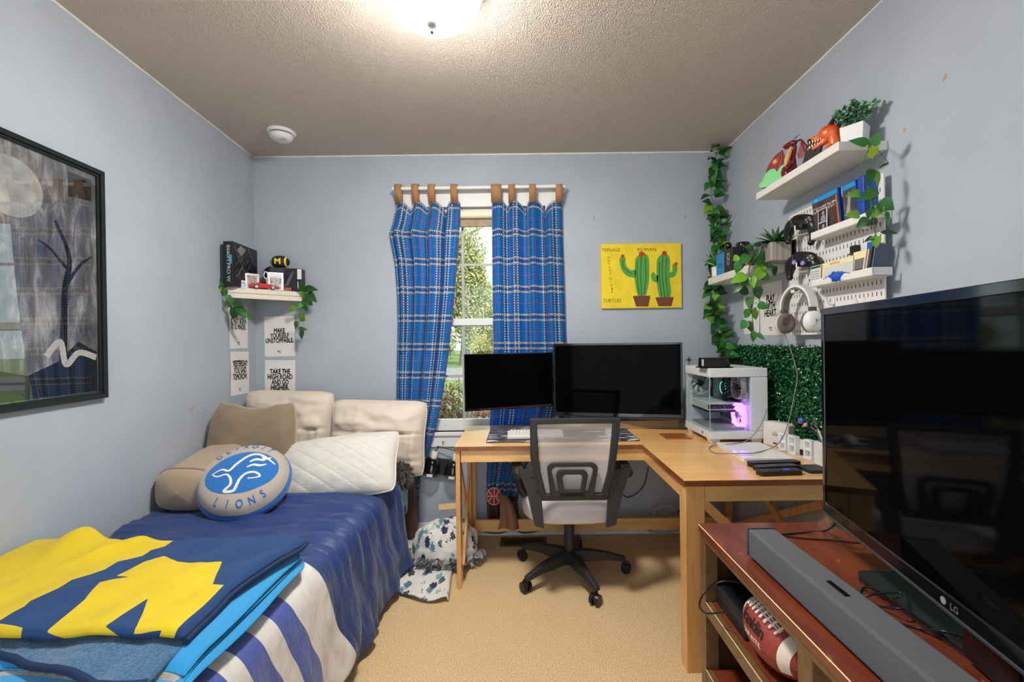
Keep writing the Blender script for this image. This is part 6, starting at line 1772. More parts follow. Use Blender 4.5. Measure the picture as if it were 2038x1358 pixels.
wr('TEENAGE', 125, 95, .03, .12 * pw / .52); wr('ROMAN', 570, 95, .03, .12 * pw / .52); wr('TURTLES', 130, 715, .032, .118 * pw / .52)
wr('MUTANT', 95, 180, .020, .013, True); wr('NINJA', 115, 440, .020, .013, True)

# ------------------------------------------------------------------ corner garland and hedge panel
pathC = [(1430, 291, 2.78), (1420, 330, 2.77), (1415, 380, 2.77), (1422, 430, 2.77), (1430, 470, 2.77), (1423, 520, 2.77), (1418, 560, 2.76), (1414, 600, 2.75), (1424, 640, 2.72), (1436, 680, 2.66), (1442, 714, 2.60)]
vine('ivy_garland', 'long dark ivy garland hanging down the corner from the ceiling to the computer', pathC, [], (-.5, -1, .2), extra=150, el=.066, seed=9)
hp = thing('greenery_panel', 'artificial boxwood hedge panel on the right wall behind the desk', 'greenery panel', (XR - .01, 2.2, .95))
mb = MB(); mb.box(XR - .016, XR - .0085, 1.25, 2.80, .73, 1.195); part(hp, 'backing', mb, mat('hedge backing', (12, 40, 22), .8), True)
random.seed(21); mb = MB()
for i in range(19000):
    y = random.uniform(1.25, 2.81); z = random.uniform(.735, 1.20) + .012 * nz(y * 30, 2)
    p = V((XR - .017 - random.random() * .022, y, z)); dd = V((-.6 + jit(.5), jit(1), jit(1) + .15)).normalized()
    leaf(mb, p, dd, V((-1, 0, .3)) + rv(.9), random.uniform(.010, .016), .0095, random.choices((0, 1, 2), (6, 3, 1))[0], .2, .4, [(0, .1), (.4, .5), (1, .02)])
h_ = part(hp, 'leaves', mb, [mat('hedge dark', (10, 70, 36), .22), mat('hedge mid', (22, 104, 52), .22), mat('hedge light', (70, 150, 88), .22)], True); h_['kind'] = 'stuff'

# ------------------------------------------------------------------ pegboard
PBX = XR - .030
pb = thing('pegboard', 'white slotted pegboard on the right wall', 'pegboard', RIGHTF((PBX, 1.829, 1.535)))
M_peg = mat('pegboard white', (224, 222, 218), .5)
mb = MB(); mb.prism(rrect(-.276, .276, -.283, .283, .012), -.005, 0); part(pb, 'board', mb, M_peg, bevel=.001)
mb = MB()
for r in range(14):
    for c in range(27):
        x, y = -.26 + c * .02, -.265 + r * .0408
        mb.prism([(x - .0022, y - .0075), (x + .0022, y - .0075), (x + .0022, y + .0075), (x - .0022, y + .0075)], .0, .0004)
part(pb, 'slots', mb, mat('slot dark', (96, 90, 86), .8))
mb = MB()
for x in (-.24, .24):
    for y in (-.25, .25): mb.cyl((x, y, -.005), (x, y, -.0285), .01, n=12)
part(pb, 'spacers', mb, M_peg)
def peg_local(y, z): return V((1.829 - y, z - 1.535))
# game ledge
def ledge(name, lab, py_a, py_b, xf, h, front):
    """py_a/py_b: photo corners of the ledge's front lower edge"""
    pa, pb2 = atx(*py_a, xf), atx(*py_b, xf)
    z = (pa.z + pb2.z) / 2
    t = thing(name, lab, 'ledge', (PBX, (pa.y + pb2.y) / 2, z))
    y0, y1 = min(pa.y, pb2.y), max(pa.y, pb2.y)
    mb = MB(); mb.box(xf, PBX - .001, y0, y1, z, z + .004); part(t, 'tray', mb, M_peg, True, .001)
    mb = MB(); mb.box(xf, xf + .004, y0, y1, z, z + front); mb.box(xf, PBX - .001, y1 - .004, y1, z, z + front); mb.box(xf, PBX - .001, y0, y0 + .004, z, z + front); part(t, 'lip', mb, M_peg, True, .0015)
    mb = MB()
    for y in (y0 + .05, y1 - .05): mb.box(PBX - .0045, PBX - .001, y - .006, y + .006, z, z + .03)
    part(t, 'clip', mb, M_peg, True)
    return t, y0, y1, z
XG = 1.205
l1, gy0, gy1, gz = ledge('game_ledge', 'upper white pegboard ledge holding game cases', (1613, 474), (1735, 441), XG, .045, .030)
l2, ty0, ty1, tz = ledge('paper_tray', 'lower white pegboard tray holding papers and booklets', (1614, 569), (1737, 553), XG, .04, .030)
# game cases
def game(y0, y1, x, lean_, lab, art, extra):
    w, h, d_ = .135, .165, .014
    T = frame((x, y1, gz + .004), (0, -1, 0), (0, 0, 1)) @ Matrix.Rotation(-lean_, 4, 'X')
    t = thing('game_case', lab, 'game case', T, 'game cases on the pegboard ledge')
    w = y1 - y0
    mb = MB(); mb.box(0, w, 0, h, -d_, 0); part(t, 'case', mb, mat('case blue', (16, 60, 150), .25, coat=.4), bevel=.002)
    mb = MB(); mb.box(.004, w - .003, .004, h - .022, .0003, .0010); part(t, 'cover_art', mb, art)
    mb = MB(); mb.box(.004, w - .003, h - .021, h - .003, .0003, .0010); part(t, 'blue_banner', mb, mat('banner blue', (24, 140, 210), .3))
    extra(t, w, h)
    return t
def ex1(t, w, h):
    mb = MB(); text(mb, 'CALL OF DUTY', w * .5, h * .62, .030, width=w * .90, z=.0014, bold=.04); part(t, 'title', mb, M_lace)
    mb = MB(); text(mb, 'PS4', w * .2, h - .017, .012, z=.0014, bold=.02); part(t, 'banner_lettering', mb, M_lace)
    mb = MB(); mb.box(w * .9, w * .965, .004, h - .024, .0011, .0014); part(t, 'orange_stripe', mb, mat('cover orange', (176, 96, 52), .5))
def ex2(t, w, h):
    mb = MB(); mb.box(w * .08, w * .92, h * .12, h * .17, .0011, .0014); part(t, 'title_bar', mb, mat('title grey', (196, 196, 196), .5))
    mb = MB(); mb.prism([(w * .25, h * .25), (w * .5, h * .35), (w * .62, h * .75), (w * .45, h * .8), (w * .36, h * .55), (w * .2, h * .35)], .0011, .0014); part(t, 'pale_figure', mb, mat('figure grey', (150, 148, 146), .5))
xg = XG + .022
p_ = lambda px: atx(px, 440, xg).y
game(p_(1676), p_(1623), xg, -.10, 'orange and brown game case with a white title on the upper ledge', mat('cover brown', (84, 58, 46), .5, vary=((40, 36, 36), 25)), ex1)
game(p_(1707) , p_(1678) - .002, xg + .004, -.06, 'dark grey game case standing second on the upper ledge', mat('cover grey', (52, 50, 50), .5, vary=((92, 88, 86), 18)), ex2)
mb = MB(); y1, y0 = p_(1707) - .004, p_(1722)
mb.box(xg - .004, xg + .05, y0, y1, gz + .004, gz + .172)
solo('game_case', 'thick plain blue game case at the near end of the upper ledge', 'game case', mb, mat('case royal', (18, 64, 168), .25, coat=.4), None, group='game cases on the pegboard ledge', bevel=.003)
Tj = frame((xg - .012, p_(1634), gz + .004), (0, -1, 0), (0, 0, 1))
tj = thing('photo_strip', 'narrow white bordered strip of dark photos leaning on the orange game case', 'photo strip', Tj)
wj_ = p_(1634) - p_(1652)
mb = MB(); mb.box(0, wj_, 0, .163, -.002, 0); part(tj, 'strip', mb, M_paper)
for i in range(3):
    mb = MB(); mb.box(.004, wj_ - .004, .004 + i * .053, .053 + i * .053, .0002, .0008); ph_ = part(tj, 'photo', mb, mat('photo dark', (36, 32, 38), .4))
    mb = MB(); mb.ell((wj_ * .6, .038 + i * .053, .001), (.008, .009, .0012), n=12, m=6); mb.prism([(wj_ * .3, .006 + i * .053), (wj_ * .9, .006 + i * .053), (wj_ * .8, .030 + i * .053), (wj_ * .4, .028 + i * .053)], .0008, .0012); part(ph_, 'pale_shapes', mb, mat('photo pale', (150, 136, 146), .5))
# game controllers on hooks
def controller(px, py, lab, sticks):
    c = atx(px, py, 1.225)
    T = frame(c, (.30, -.95, 0), (0.1, 0, 1)) @ Matrix.Rotation(-.25, 4, 'Z')
    t = thing('game_controller', lab, 'game controller', T, 'controllers on the pegboard')
    mb = MB(); mb.ell((0, .012, 0), (.062, .034, .018), n=36, m=16, p=.75)
    for s in (-1, 1):
        pts = smooth_path([(s * .035, .012, 0), (s * .058, -.005, -.004), (s * .066, -.04, -.010), (s * .058, -.072, -.012)], 6)
        mb.tube(pts, [.020 + .005 * math.sin(PI * min(1, i / 12)) - .010 * max(0, (i - 12) / 6) for i in range(len(pts))], 14)
        mb.ell((s * .058, -.072, -.012), (.0135, .0135, .0135), n=14, m=8)
    part(t, 'shell', mb, M_black)
    for x, y, k in ((-.022, -.006, 0), (.022, -.006, 1)):
        mb = MB(); mb.cyl((x, y, .012), (x, y, .024), .006, n=12); mb.cyl((x, y, .024), (x, y, .029), .0095, n=18); part(t, 'thumb_stick', mb, sticks)
    mb = MB()
    for a in range(4): mb.cyl((.043 + .010 * math.cos(a * PI / 2), .018 + .010 * math.sin(a * PI / 2), .013), (.043 + .010 * math.cos(a * PI / 2), .018 + .010 * math.sin(a * PI / 2), .021), .0042, n=10)
    part(t, 'face_buttons', mb, mat('button light', (150, 150, 150), .4))
    mb = MB(); mb.box(-.049, -.037, .015, .021, .013, .020); mb.box(-.046, -.040, .012, .024, .013, .020); part(t, 'direction_pad', mb, mat('pad grey', (60, 60, 62), .4))
    mb = MB(); mb.box(-.02, .02, .018, .036, .014, .0185); part(t, 'touch_pad', mb, M_gloss, bevel=.002)
    h = thing('peg_hook', 'white hook under the ' + ('purple stick' if 'purple' in lab else 'plain black') + ' game controller', 'hook', c, 'controller hooks')
    mb = MB(); p0 = c + V((-.026, -.008, -.012)); mb.tube(smooth_path([(PBX - .002, c.y, c.z - .03), (c.x, c.y, c.z - .042), (c.x - .022, c.y, c.z - .04), (c.x - .03, c.y, c.z - .02), (c.x - .03, c.y, c.z - .002)], 6), .0032, 8); part(h, 'wire', mb, M_peg, True)
controller(1596, 448, 'plain black game controller hung at the top left of the pegboard', M_softblack)
controller(1599, 522, 'black game controller with purple sticks hung below the plain one', mat('stick purple', (140, 128, 196), .4))
for i, px in enumerate((1660, 1720)):
    h = thing('peg_hook', ['empty white hook low on the pegboard, further from the pegboard edge', 'empty white hook low on the pegboard, nearer its right edge'][i], 'hook', atx(px, 598, PBX), 'empty pegboard hooks')
    c = atx(px, 598, PBX - .002); mb = MB(); mb.tube(smooth_path([c + V((0, 0, .012)), c + V((-.002, 0, -.012)), c + V((-.018, 0, -.016)), c + V((-.030, 0, .0)), c + V((-.034, 0, .012))], 6), .0045, 8); part(h, 'hook_body', mb, M_peg, True)
# papers and booklets in the lower tray
xt = XG + .010
pt_ = lambda px: atx(px, 555, xt).y
def sheet(pxa, pxb, h, x, lab, cols, lean_=0.0, nm='leaflet', cat='leaflet', th=.002):
    ya, yb2 = pt_(pxa), pt_(pxb); w = ya - yb2
    T = frame((x, ya, tz + .004), (0, -1, 0), (0, 0, 1)) @ Matrix.Rotation(-.06, 4, 'X') @ Matrix.Rotation(lean_, 4, 'Z')
    t = thing(nm, lab, cat, T)
    mb = MB(); mb.box(0, w, 0, h, -th, 0); part(t, 'sheet', mb, cols[0])
    for i, (x0, x1, y0, y1, c) in enumerate(cols[1]):
        mb = MB(); mb.box(x0 * w, x1 * w, y0 * h, y1 * h, .0002 + .0002 * i, .0006 + .0002 * i); part(t, 'printed_block', mb, c)
    return t, w, h
M_pale = mat('paper grey', (206, 206, 200), .8); M_yelp = mat('paper cream', (232, 218, 170), .8)
gline = mat('print grey', (150, 150, 148), .8)
sheet(1611, 1632, .085, xt, 'grey leaflet with a dark green heading at the left of the lower tray', (M_pale, [(.05, .95, .87, .97, mat('print green', (20, 70, 40), .6))] + [(.1, .9, .1 + .12 * k, .12 + .12 * k, gline) for k in range(6)]))
t_, w_, h_ = sheet(1630, 1692, .088, xt + .008, 'wide pale leaflet with orange letters in the lower tray', (M_pale, [(0, 1, .78, 1, M_yelp), (0, .08, 0, 1, M_yelp)]))
mb = MB()
for k in range(6): mb.box(w_ * (.28 + .055 * k), w_ * (.31 + .055 * k), h_ * .84, h_ * .93, .0006, .0011)
part(t_, 'orange_print', mb, mat('print orange', (214, 120, 70), .6))
sheet(1690, 1716, .100, xt + .012, 'cream booklet with a grey arch picture in the lower tray', (M_yelp, [(.12, .85, .12, .72, mat('print arch', (110, 108, 104), .7)), (.2, .8, .2, .35, mat('print arch dark', (64, 62, 62), .7))]), nm='booklet', cat='booklet', th=.006)
sheet(1706, 1731, .128, xt + .03, 'blue and red booklet standing tallest at the rear of the lower tray', (mat('booklet blue', (34, 92, 168), .6), [(.55, .95, .72, .92, mat('booklet red', (196, 60, 60), .6))]), nm='booklet', cat='booklet', th=.004)
for i, (pxa, c, lab) in enumerate(((1711, (222, 216, 206), 'thin white booklet seen edge on, leaning in the lower tray'), (1716, (206, 190, 160), 'tan booklet seen edge on, leaning in the lower tray'), (1722, (46, 58, 78), 'dark navy booklet seen edge on, leaning in the lower tray'), (1728, (84, 96, 110), 'slate booklet seen edge on at the near end of the lower tray'))):
    y = pt_(pxa); mb = MB(); mb.obox(Matrix.Translation((xt + .03, y, tz + .004)) @ Matrix.Rotation(.22, 4, 'X'), -.022, .028, -.003, .003, .002, .092 + .006 * i)
    solo('booklet', lab, 'booklet', mb, mat('booklet edge%d' % i, c, .7), None)
c = atx(1668, 541, xt - .002)
mb = MB(); mb.grid(lambda u, v: V((c.x - .004 + .010 * math.sin(PI * v) * math.cos(2 * PI * u) - .004, c.y + .075 * (u - .5) * 2 * (.4 + .6 * v), tz + .006 + .038 * v * (1 - .5 * abs(2 * u - 1)) + .008 * nz(u * 9, v * 6))), 30, 14)
solo('bandana', 'crumpled bright blue cloth lying in the front of the lower tray', 'cloth', mb, mat('bright blue cloth', (18, 84, 190), .6), None, solid=.003)
mb = MB(); p = atx(1699, 497, PBX - .012); mb.box(p.x - .008, p.x + .010, p.y - .02, p.y + .01, p.z - .015, p.z + .014); mb.box(p.x - .01, p.x + .011, p.y - .026, p.y + .02, p.z - .018, p.z - .014)
solo('pen_holder', 'small black clip box fixed to the pegboard above the arch booklet', 'clip box', mb, M_black, None, bevel=.001)

# ------------------------------------------------------------------ headset hung on the pegboard
hc = atx(1588, 614, 1.215)
Th = frame(hc, (.12, -.99, 0), (0, 0, 1))
hs = thing('headset', 'white gaming headset with grey ear pads hung under the controllers', 'headset', Th)
M_hw = mat('headset white', (222, 222, 222), .35); M_hg = mat('headset grey', (108, 104, 98), .8)
arc = lambda r, k=1.0: [(r * math.cos(t), r * 1.12 * math.sin(t) * k) for t in [PI * (.0 + i / 28) for i in range(29)]]
def band(r0, r1, z0, z1):
    mb = MB(); o, i_ = arc(r1), arc(r0); L = o + i_[::-1]
    n = len(o)
    for k in range(n - 1):
        p = [V((*o[k], z0)), V((*o[k + 1], z0)), V((*i_[k + 1], z0)), V((*i_[k], z0)), V((*o[k], z1)), V((*o[k + 1], z1)), V((*i_[k + 1], z1)), V((*i_[k], z1))]
        mb.add(p, [(0, 1, 5, 4), (3, 7, 6, 2), (0, 3, 2, 1), (4, 5, 6, 7)] + ([(0, 4, 7, 3)] if k == 0 else []) + ([(1, 2, 6, 5)] if k == n - 2 else []), 0, False)
    return mb
part(hs, 'headband', band(.083, .093, -.018, .018), M_hw)
part(hs, 'band_pad', band(.074, .0825, -.015, .015), M_hg)
for s in (-1, 1):
    x = s * .083
    mb = MB(); mb.box(x - .009, x + .009, -.022, .006, -.014, .014); part(hs, 'hinge', mb, mat('hinge grey', (78, 76, 74), .5), bevel=.003)
    mb = MB(); mb.lathe([(.0, .022), (.026, .021), (.037, .014), (.042, .002), (.042, -.008)], frame((x + s * .004, -.062, 0), (0, s, 0), (0, 0, 1)) , 32)
    mb.v = [V((p.x, (p.y + .062) * 1.12 - .062, p.z)) for p in mb.v]; cup_ = part(hs, 'ear_cup', mb, M_hw)
    mb = MB(); mb.lathe([(.042, -.008), (.041, -.022), (.032, -.030), (.022, -.026), (.0, -.018)], frame((x + s * .004, -.062, 0), (0, s, 0), (0, 0, 1)), 32)
    mb.v = [V((p.x, (p.y + .062) * 1.12 - .062, p.z)) for p in mb.v]; part(cup_, 'ear_pad', mb, mat('pad taupe', (112, 100, 92), .9))
    mb = MB(); mb.beam((x + s * .026, -.04, -.028), (x + s * .027, -.085, .022), .001, .0016, up=(s, 0, 0)); part(cup_, 'shell_line', mb, M_hg)
mb = MB(); mb.prism([(-.005, .006), (-.002, .006), (0, .001), (.002, .006), (.005, .006), (.001, -.006), (-.001, -.006)], 0, .001, frame((.1095, -.058, .004), (0, 0, -1), (0, 1, 0))); part(hs, 'emblem', mb, M_hg)
mb = MB(); mb.cyl((.085, -.06, -.05), (.085, -.06, -.042), .007, n=12); part(hs, 'orange_wheel', mb, mat('orange plastic', (236, 96, 50), .4))
mb = MB(); mb.box(-.012, .012, .080, .0835, -.045, .03); mb.box(-.012, .012, .0835, .100, -.03 - .012, -.03); mb.v = [Th @ V((p.x, p.y, -p.z)) for p in mb.v]
mb = MB(); pk = Th @ V((0, .078, 0)); mb.box(pk.x - .02, PBX - .001, pk.y - .012, pk.y + .012, pk.z - .010, pk.z - .003); mb.box(pk.x - .024, pk.x - .020, pk.y - .012, pk.y + .012, pk.z - .010, pk.z + .004)
solo('headset_hook', 'white pegboard bracket carrying the headset by its band', 'hook', mb, M_peg, None, bevel=.001)
e = Th @ V((-.085, -.108, 0))
cable('headset_cable', 'grey cable hanging from the headset and looping over the laptop to the computer', [e, aty(1586, 740, 1.98), aty(1580, 790, 1.97), aty(1572, 830, 1.96), aty(1558, 870, 1.95), atz(1540, 890, DZ + .022), atz(1505, 901, DZ + .021), atz(1465, 903, DZ + .021), atz(1425, 902, DZ + .004), atz(1411, 894, DZ + .004), atz(1420, 887, DZ + .004), atz(1450, 884, DZ + .02), aty(1480, 880, 2.15), aty(1500, 866, 2.16), aty(1515, 845, 2.175), aty(1522, 828, 2.185), aty(1526, 815, 2.192)], .0022, mat('cable grey', (126, 122, 116), .6))

# ------------------------------------------------------------------ small shelf right of the garland
WX0, WY0, WY1, WZ = 1.118, 2.148, 2.655, 1.603
M_shw = mat('shelf white', (218, 216, 210), .5)
sh_ = MB(); sh_.box(WX0, XR - .001, WY0, WY1, WZ - .040, WZ)
solo('wall_shelf', 'small white floating shelf near the corner with boxes and a spiky plant', 'shelf', sh_, M_shw, None, bevel=.003)
ys = lambda px, x: x * 880.0 / (CR * (px - PX0) - SR * (500 - PY0))
def sbox(nm, lab, cat, pxa, pxb, h, x0, dpt, m_, z=WZ):
    y1, y0 = ys(pxa, x0), ys(pxb, x0)
    t = thing(nm, lab, cat, frame((x0, y1, z), (0, -1, 0), (0, 0, 1)))
    mb = MB(); mb.box(0, y1 - y0, 0, h, -dpt, 0); part(t, 'carton', mb, m_, bevel=.002)
    return t, y1 - y0
t, w = sbox('blue_box', 'bright blue box with white letters standing on the small white shelf', 'box', 1425, 1440, .125, 1.135, .05, mat('carton azure', (30, 132, 196), .5))
mb = MB(); text(mb, 'CO', w * .62, .045, .034, z=.001, bold=.04); part(t, 'lettering', mb, M_lace)
t, w = sbox('black_box', 'black box with a grey ring print beside the bright blue box', 'box', 1441, 1458, .130, 1.133, .05, mat('carton ink', (22, 26, 36), .45))
mb = MB()
for cy in (.088, .060): mb.ring([(w / 2 + .016 * math.cos(2 * PI * i / 20), cy + .020 * math.sin(2 * PI * i / 20)) for i in range(20)], [(w / 2 + .010 * math.cos(2 * PI * i / 20), cy + .013 * math.sin(2 * PI * i / 20)) for i in range(20)], .0002, .001)
part(t, 'ring_print', mb, mat('print steel', (150, 160, 176), .4))
# jars behind
def jar(nm, lab, px, y_, prof, m_, cat='bottle', zb=WZ, capm=None, cap=None):
    p = aty(px, 520, y_)
    t = thing(nm, lab, cat, (p.x, y_, zb))
    mb = MB(); mb.lathe([(0, .0)] + prof + [(0.0003, prof[-1][1])], Matrix.Identity(4), 24); part(t, 'glass', mb, m_)
    if cap: mb = MB(); mb.lathe(cap, Matrix.Identity(4), 24); part(t, 'stopper', mb, capm)
jar('perfume_bottle', 'clear perfume bottle with a round black stopper behind the black box', 1450, 2.50, [(.022, .0), (.022, .11), (.018, .125), (.009, .13), (.009, .142)], mat('pale glass', (150, 156, 166), .1, coat=.4), cap=[(.008, .142), (.014, .146), (.0195, .158), (.018, .172), (.010, .181), (.0003, .183)], capm=M_gloss)
jar('dark_jar', 'tall black square shouldered bottle in the middle of the small white shelf', 1479, 2.42, [(.034, .0), (.036, .01), (.036, .115), (.033, .122), (.036, .124), (.036, .155), (.032, .162)], M_gloss)
p = aty(1487, 500, 2.30)
mb = MB(); mb.lathe([(0, 0), (.012, 0), (.012, .03), (.0118, .05), (.009, .065), (.0003, .072)], Matrix.Translation((p.x, 2.30, WZ)), 18)
solo('copper_bullet', 'copper coloured capsule ornament in front of the tall black bottle', 'ornament', mb, mat('copper', (196, 128, 84), .25, .8), None)
wc = thing('white_cup_planter', 'white cup with a thin striped plant at the far end of the small white shelf', 'potted plant', (1.165, 2.618, WZ))
mb = MB(); mb.lathe([(0, 0), (.026, .0), (.031, .01), (.032, .062), (.029, .062), (.028, .055), (.0003, .05)], Matrix.Translation((1.158, 2.618, WZ)), 24); part(wc, 'cup', mb, M_white, True)
random.seed(5); mb = MB()
for i in range(22):
    a = random.uniform(0, 6.3); leaf(mb, V((1.158, 2.615, WZ + .058)), V((math.cos(a) * .8, -abs(math.sin(a)) * .6, .9 + jit(.3))), (0, -1, .4), random.uniform(.06, .11), .010, 0 if i % 2 else 1, .2, .7, SPEAR)
part(wc, 'striped_leaves', mb, [mat('stripe leaf', (170, 186, 140), .5), LF[1]], True)
# grey pot with agave
gp = thing('agave_pot', 'spiky green plant in a woven grey square pot on the small white shelf', 'potted plant', (1.19, 2.24, WZ))
ax0 = 1.165; gy1, gy0_ = ys(1505, ax0), ys(1543, ax0)
m = NT('woven grey'); ck_ = m.n('ShaderNodeTexBrick'); ck_.inputs['Scale'].default_value = 60; m.t.links.new(m.coord(), ck_.inputs[0]); ck_.inputs['Color1'].default_value = lin((150, 142, 136)); ck_.inputs['Color2'].default_value = lin((174, 166, 158)); ck_.inputs['Mortar'].default_value = lin((110, 104, 98)); m.set(Base_Color=ck_.outputs[0], Roughness=.8)
gc = V((ax0 + .05, (gy0_ + gy1) / 2, 0))
mb = MB(); n = 4
mb.prism(rrect(gc.x - .050, gc.x + .050, gc.y - .052, gc.y + .052, .012), WZ, WZ + .085); part(gp, 'pot', mb, m.m, True, .004)
mb = MB(); mb.prism(rrect(gc.x - .046, gc.x + .046, gc.y - .048, gc.y + .048, .01), WZ + .0852, WZ + .088); part(gp, 'soil', mb, M_ink, True)
random.seed(8); mb = MB()
for i in range(30):
    a = i * 2.4; up = .25 + 1.3 * (i / 30)
    leaf(mb, gc + V((.006 * math.cos(a), .006 * math.sin(a), WZ + .086)), V((math.cos(a), math.sin(a), up)), V((-math.cos(a) * up, -math.sin(a) * up, 1)), .10 + .02 * jit(1), .017, 0 if i % 3 else 1, .35, .15, SPEAR)
part(gp, 'spiky_leaves', mb, [mat('agave green', (92, 138, 72), .5), mat('agave dark', (44, 92, 40), .5)], True)
mb = MB()
for i in range(14):
    a = i * 1.3 + .4; leaf(mb, gc + V((.02 * math.cos(a), .02 * math.sin(a), WZ + .086)), V((math.cos(a), math.sin(a), .25 + .2 * (i % 3))), (0, 0, 1), .07, .034, i % 2, .2, .5)
part(gp, 'broad_leaves', mb, [LF[0], LF[1]], True)
mb = MB(); mb.box(gc.x + .056, XR - .02, gc.y - .062, gc.y + .03, WZ, WZ + .095)
solo('dark_book_box', 'flat black box upright against the wall behind the grey square pot', 'box', mb, M_black, None, bevel=.002)
yv = 2.12
B_ = lambda *a: a
vine('ivy_vine', 'bright ivy strand trailing from the small white shelf over the slogan posters', [(1512, 490, 2.16), (1505, 510, yv), (1490, 535, yv - .02), (1495, 560, yv - .02), (1500, 590, yv), (1497, 620, yv), (1500, 660, yv)],
     [((1470, 510), (1458, 520), 14, 2, yv), ((1490, 508), (1472, 524), 20, 1, yv), ((1512, 512), (1492, 526), 24, 0, yv), ((1474, 520), (1464, 545), 20, 1, yv), ((1510, 506), (1536, 512), 18, 0, yv), ((1525, 512), (1508, 530), 20, 1, yv), ((1522, 528), (1500, 545), 16, 2, yv), ((1522, 526), (1545, 532), 12, 0, yv), ((1538, 534), (1549, 549), 18, 0, yv), ((1484, 548), (1456, 560), 22, 2, yv - .02), ((1488, 550), (1474, 575), 18, 1, yv - .02), ((1496, 550), (1500, 571), 16, 2, yv - .02), ((1510, 545), (1538, 556), 20, 1, yv - .02), ((1520, 540), (1508, 556), 16, 2, yv - .02), ((1472, 566), (1458, 583), 18, 0, yv - .02), ((1474, 572), (1492, 588), 16, 0, yv - .02), ((1505, 572), (1513, 595), 21, 0, yv), ((1492, 592), (1490, 613), 15, 1, yv), ((1508, 606), (1532, 613), 17, 1, yv), ((1492, 618), (1479, 634), 18, 1, yv), ((1500, 618), (1508, 638), 15, 2, yv), ((1488, 640), (1472, 655), 18, 1, yv), ((1490, 640), (1497, 664), 13, 0, yv), ((1500, 660), (1500, 682), 13, 1, yv), ((1506, 664), (1523, 676), 10, 1, yv), ((1515, 575), (1500, 563), 12, 2, yv), ((1484, 588), (1478, 572), 14, 1, yv), ((1500, 496), (1482, 490), 14, 0, yv), ((1505, 492), (1515, 478), 14, 0, yv)], (-.4, -1, .3), seed=6)

# ------------------------------------------------------------------ top shelf
TX0, TY0, TY1, TZ = 1.127, 1.567, 2.12, 1.934
mb = MB(); mb.box(TX0, XR - .001, TY0, TY1, TZ - .033, TZ)
solo('wall_shelf', 'long white floating shelf high on the right wall with toy dragons', 'shelf', mb, M_shw, None, bevel=.003)
# red dragon
Td = frame((1.185, 1.93, TZ), (.5, -.866, 0), (0, 0, 1))     # local: x right, y up, z to the viewer
dr = thing('toy_dragon', 'dark red winged toy dragon on the high white shelf', 'toy', Td)
M_dr = mat('dragon red', (128, 22, 22), .35, vary=((96, 18, 18), 40)); M_drl = mat('dragon belly', (206, 164, 110), .6); M_wing = mat('wing red', (140, 14, 22), .3)
kx = lambda zx: (zx - 780) / 1880 * 180 / 456 ; ky = lambda zy: (760 - zy) / 1880 * 180 / 456 * 1.03 + .030
D2 = lambda L: [(kx(a), ky(b)) for a, b in L]
body = [V((kx(700), .004, 0))] + [V((x, y, 0)) for x, y in D2([(690, 740), (760, 700), (800, 600), (800, 480), (830, 370), (850, 270), (820, 190)])]
mb = MB(); B = smooth_path(body, 5); mb.tube(B, [.016 + .012 * math.sin(PI * min(1, i / 14)) - .010 * max(0, (i - 10) / 20) for i in range(len(B))], 12)
for s in (-1, 1): mb.tube(smooth_path([(kx(790), ky(620), s * .015), (kx(760), ky(690), s * .03), (kx(720), ky(745), s * .022)], 5), .010, 8)
for s in (-1, 1): mb.tube([(kx(725), ky(740), s * .02), (kx(730), .006, s * .024), (kx(700), .005, s * .026)], [.011, .009, .006], 8)
part(dr, 'body', mb, M_dr)
mb = MB(); mb.ell((kx(800), ky(190), 0), (.020, .013, .013), n=16, m=10); mb.tube([(kx(800), ky(185), 0), (kx(700), ky(190), 0), (kx(610), ky(200), 0)], [.012, .010, .005], 10); mb.tube([(kx(800), ky(215), 0), (kx(720), ky(242), 0), (kx(640), ky(248), 0)], [.010, .006, .003], 10); part(dr, 'head', mb, M_dr)
mb = MB(); mb.cyl((kx(850), ky(115), .004), (kx(955), ky(72), .004), .003, .001, n=8); mb.cyl((kx(860), ky(165), -.006), (kx(935), ky(150), -.006), .003, .001, n=8); part(dr, 'horn', mb, mat('horn grey', (90, 84, 80), .5))
mb = MB(); L = smooth_path([(kx(740), ky(720), .022), (kx(735), ky(600), .027), (kx(760), ky(480), .024), (kx(790), ky(370), .018), (kx(805), ky(280), .012)], 5); mb.tube(L, [.004 + .007 * math.sin(PI * i / len(L)) for i in range(len(L) )], 8); part(dr, 'belly_plate', mb, M_drl)
def wing(pts, zf, bones, nm='wing'):
    P = D2(pts); mb = MB(); mb.prism(P, zf - .002, zf + .002); w = part(dr, nm, mb, M_wing, bevel=.0012)
    mb = MB()
    for bn in bones: mb.tube([V((x, y, zf + .002)) for x, y in D2(bn)], .0032, 6)
    part(w, 'wing_bones', mb, M_dr)
    return w
w1_ = wing([(560, 240), (480, 260), (390, 320), (300, 410), (230, 520), (190, 620), (170, 690), (200, 640), (240, 610), (285, 660), (330, 640), (410, 570), (470, 640), (560, 590), (660, 570), (720, 540), (660, 470), (610, 380), (580, 290)], -.012, [[(560, 240), (400, 310), (260, 460), (150, 740)], [(560, 240), (480, 420), (420, 560)], [(560, 240), (560, 420), (560, 590)]])
wing([(940, 165), (1000, 230), (1050, 340), (1085, 450), (1100, 500), (1040, 560), (1000, 530), (940, 515), (880, 520), (860, 440), (890, 340)], -.014, [[(870, 160), (940, 160), (1050, 330), (1100, 500)], [(940, 170), (985, 350), (1030, 560)]])
mb = MB(); cxx, cyy = D2([(400, 410)])[0]
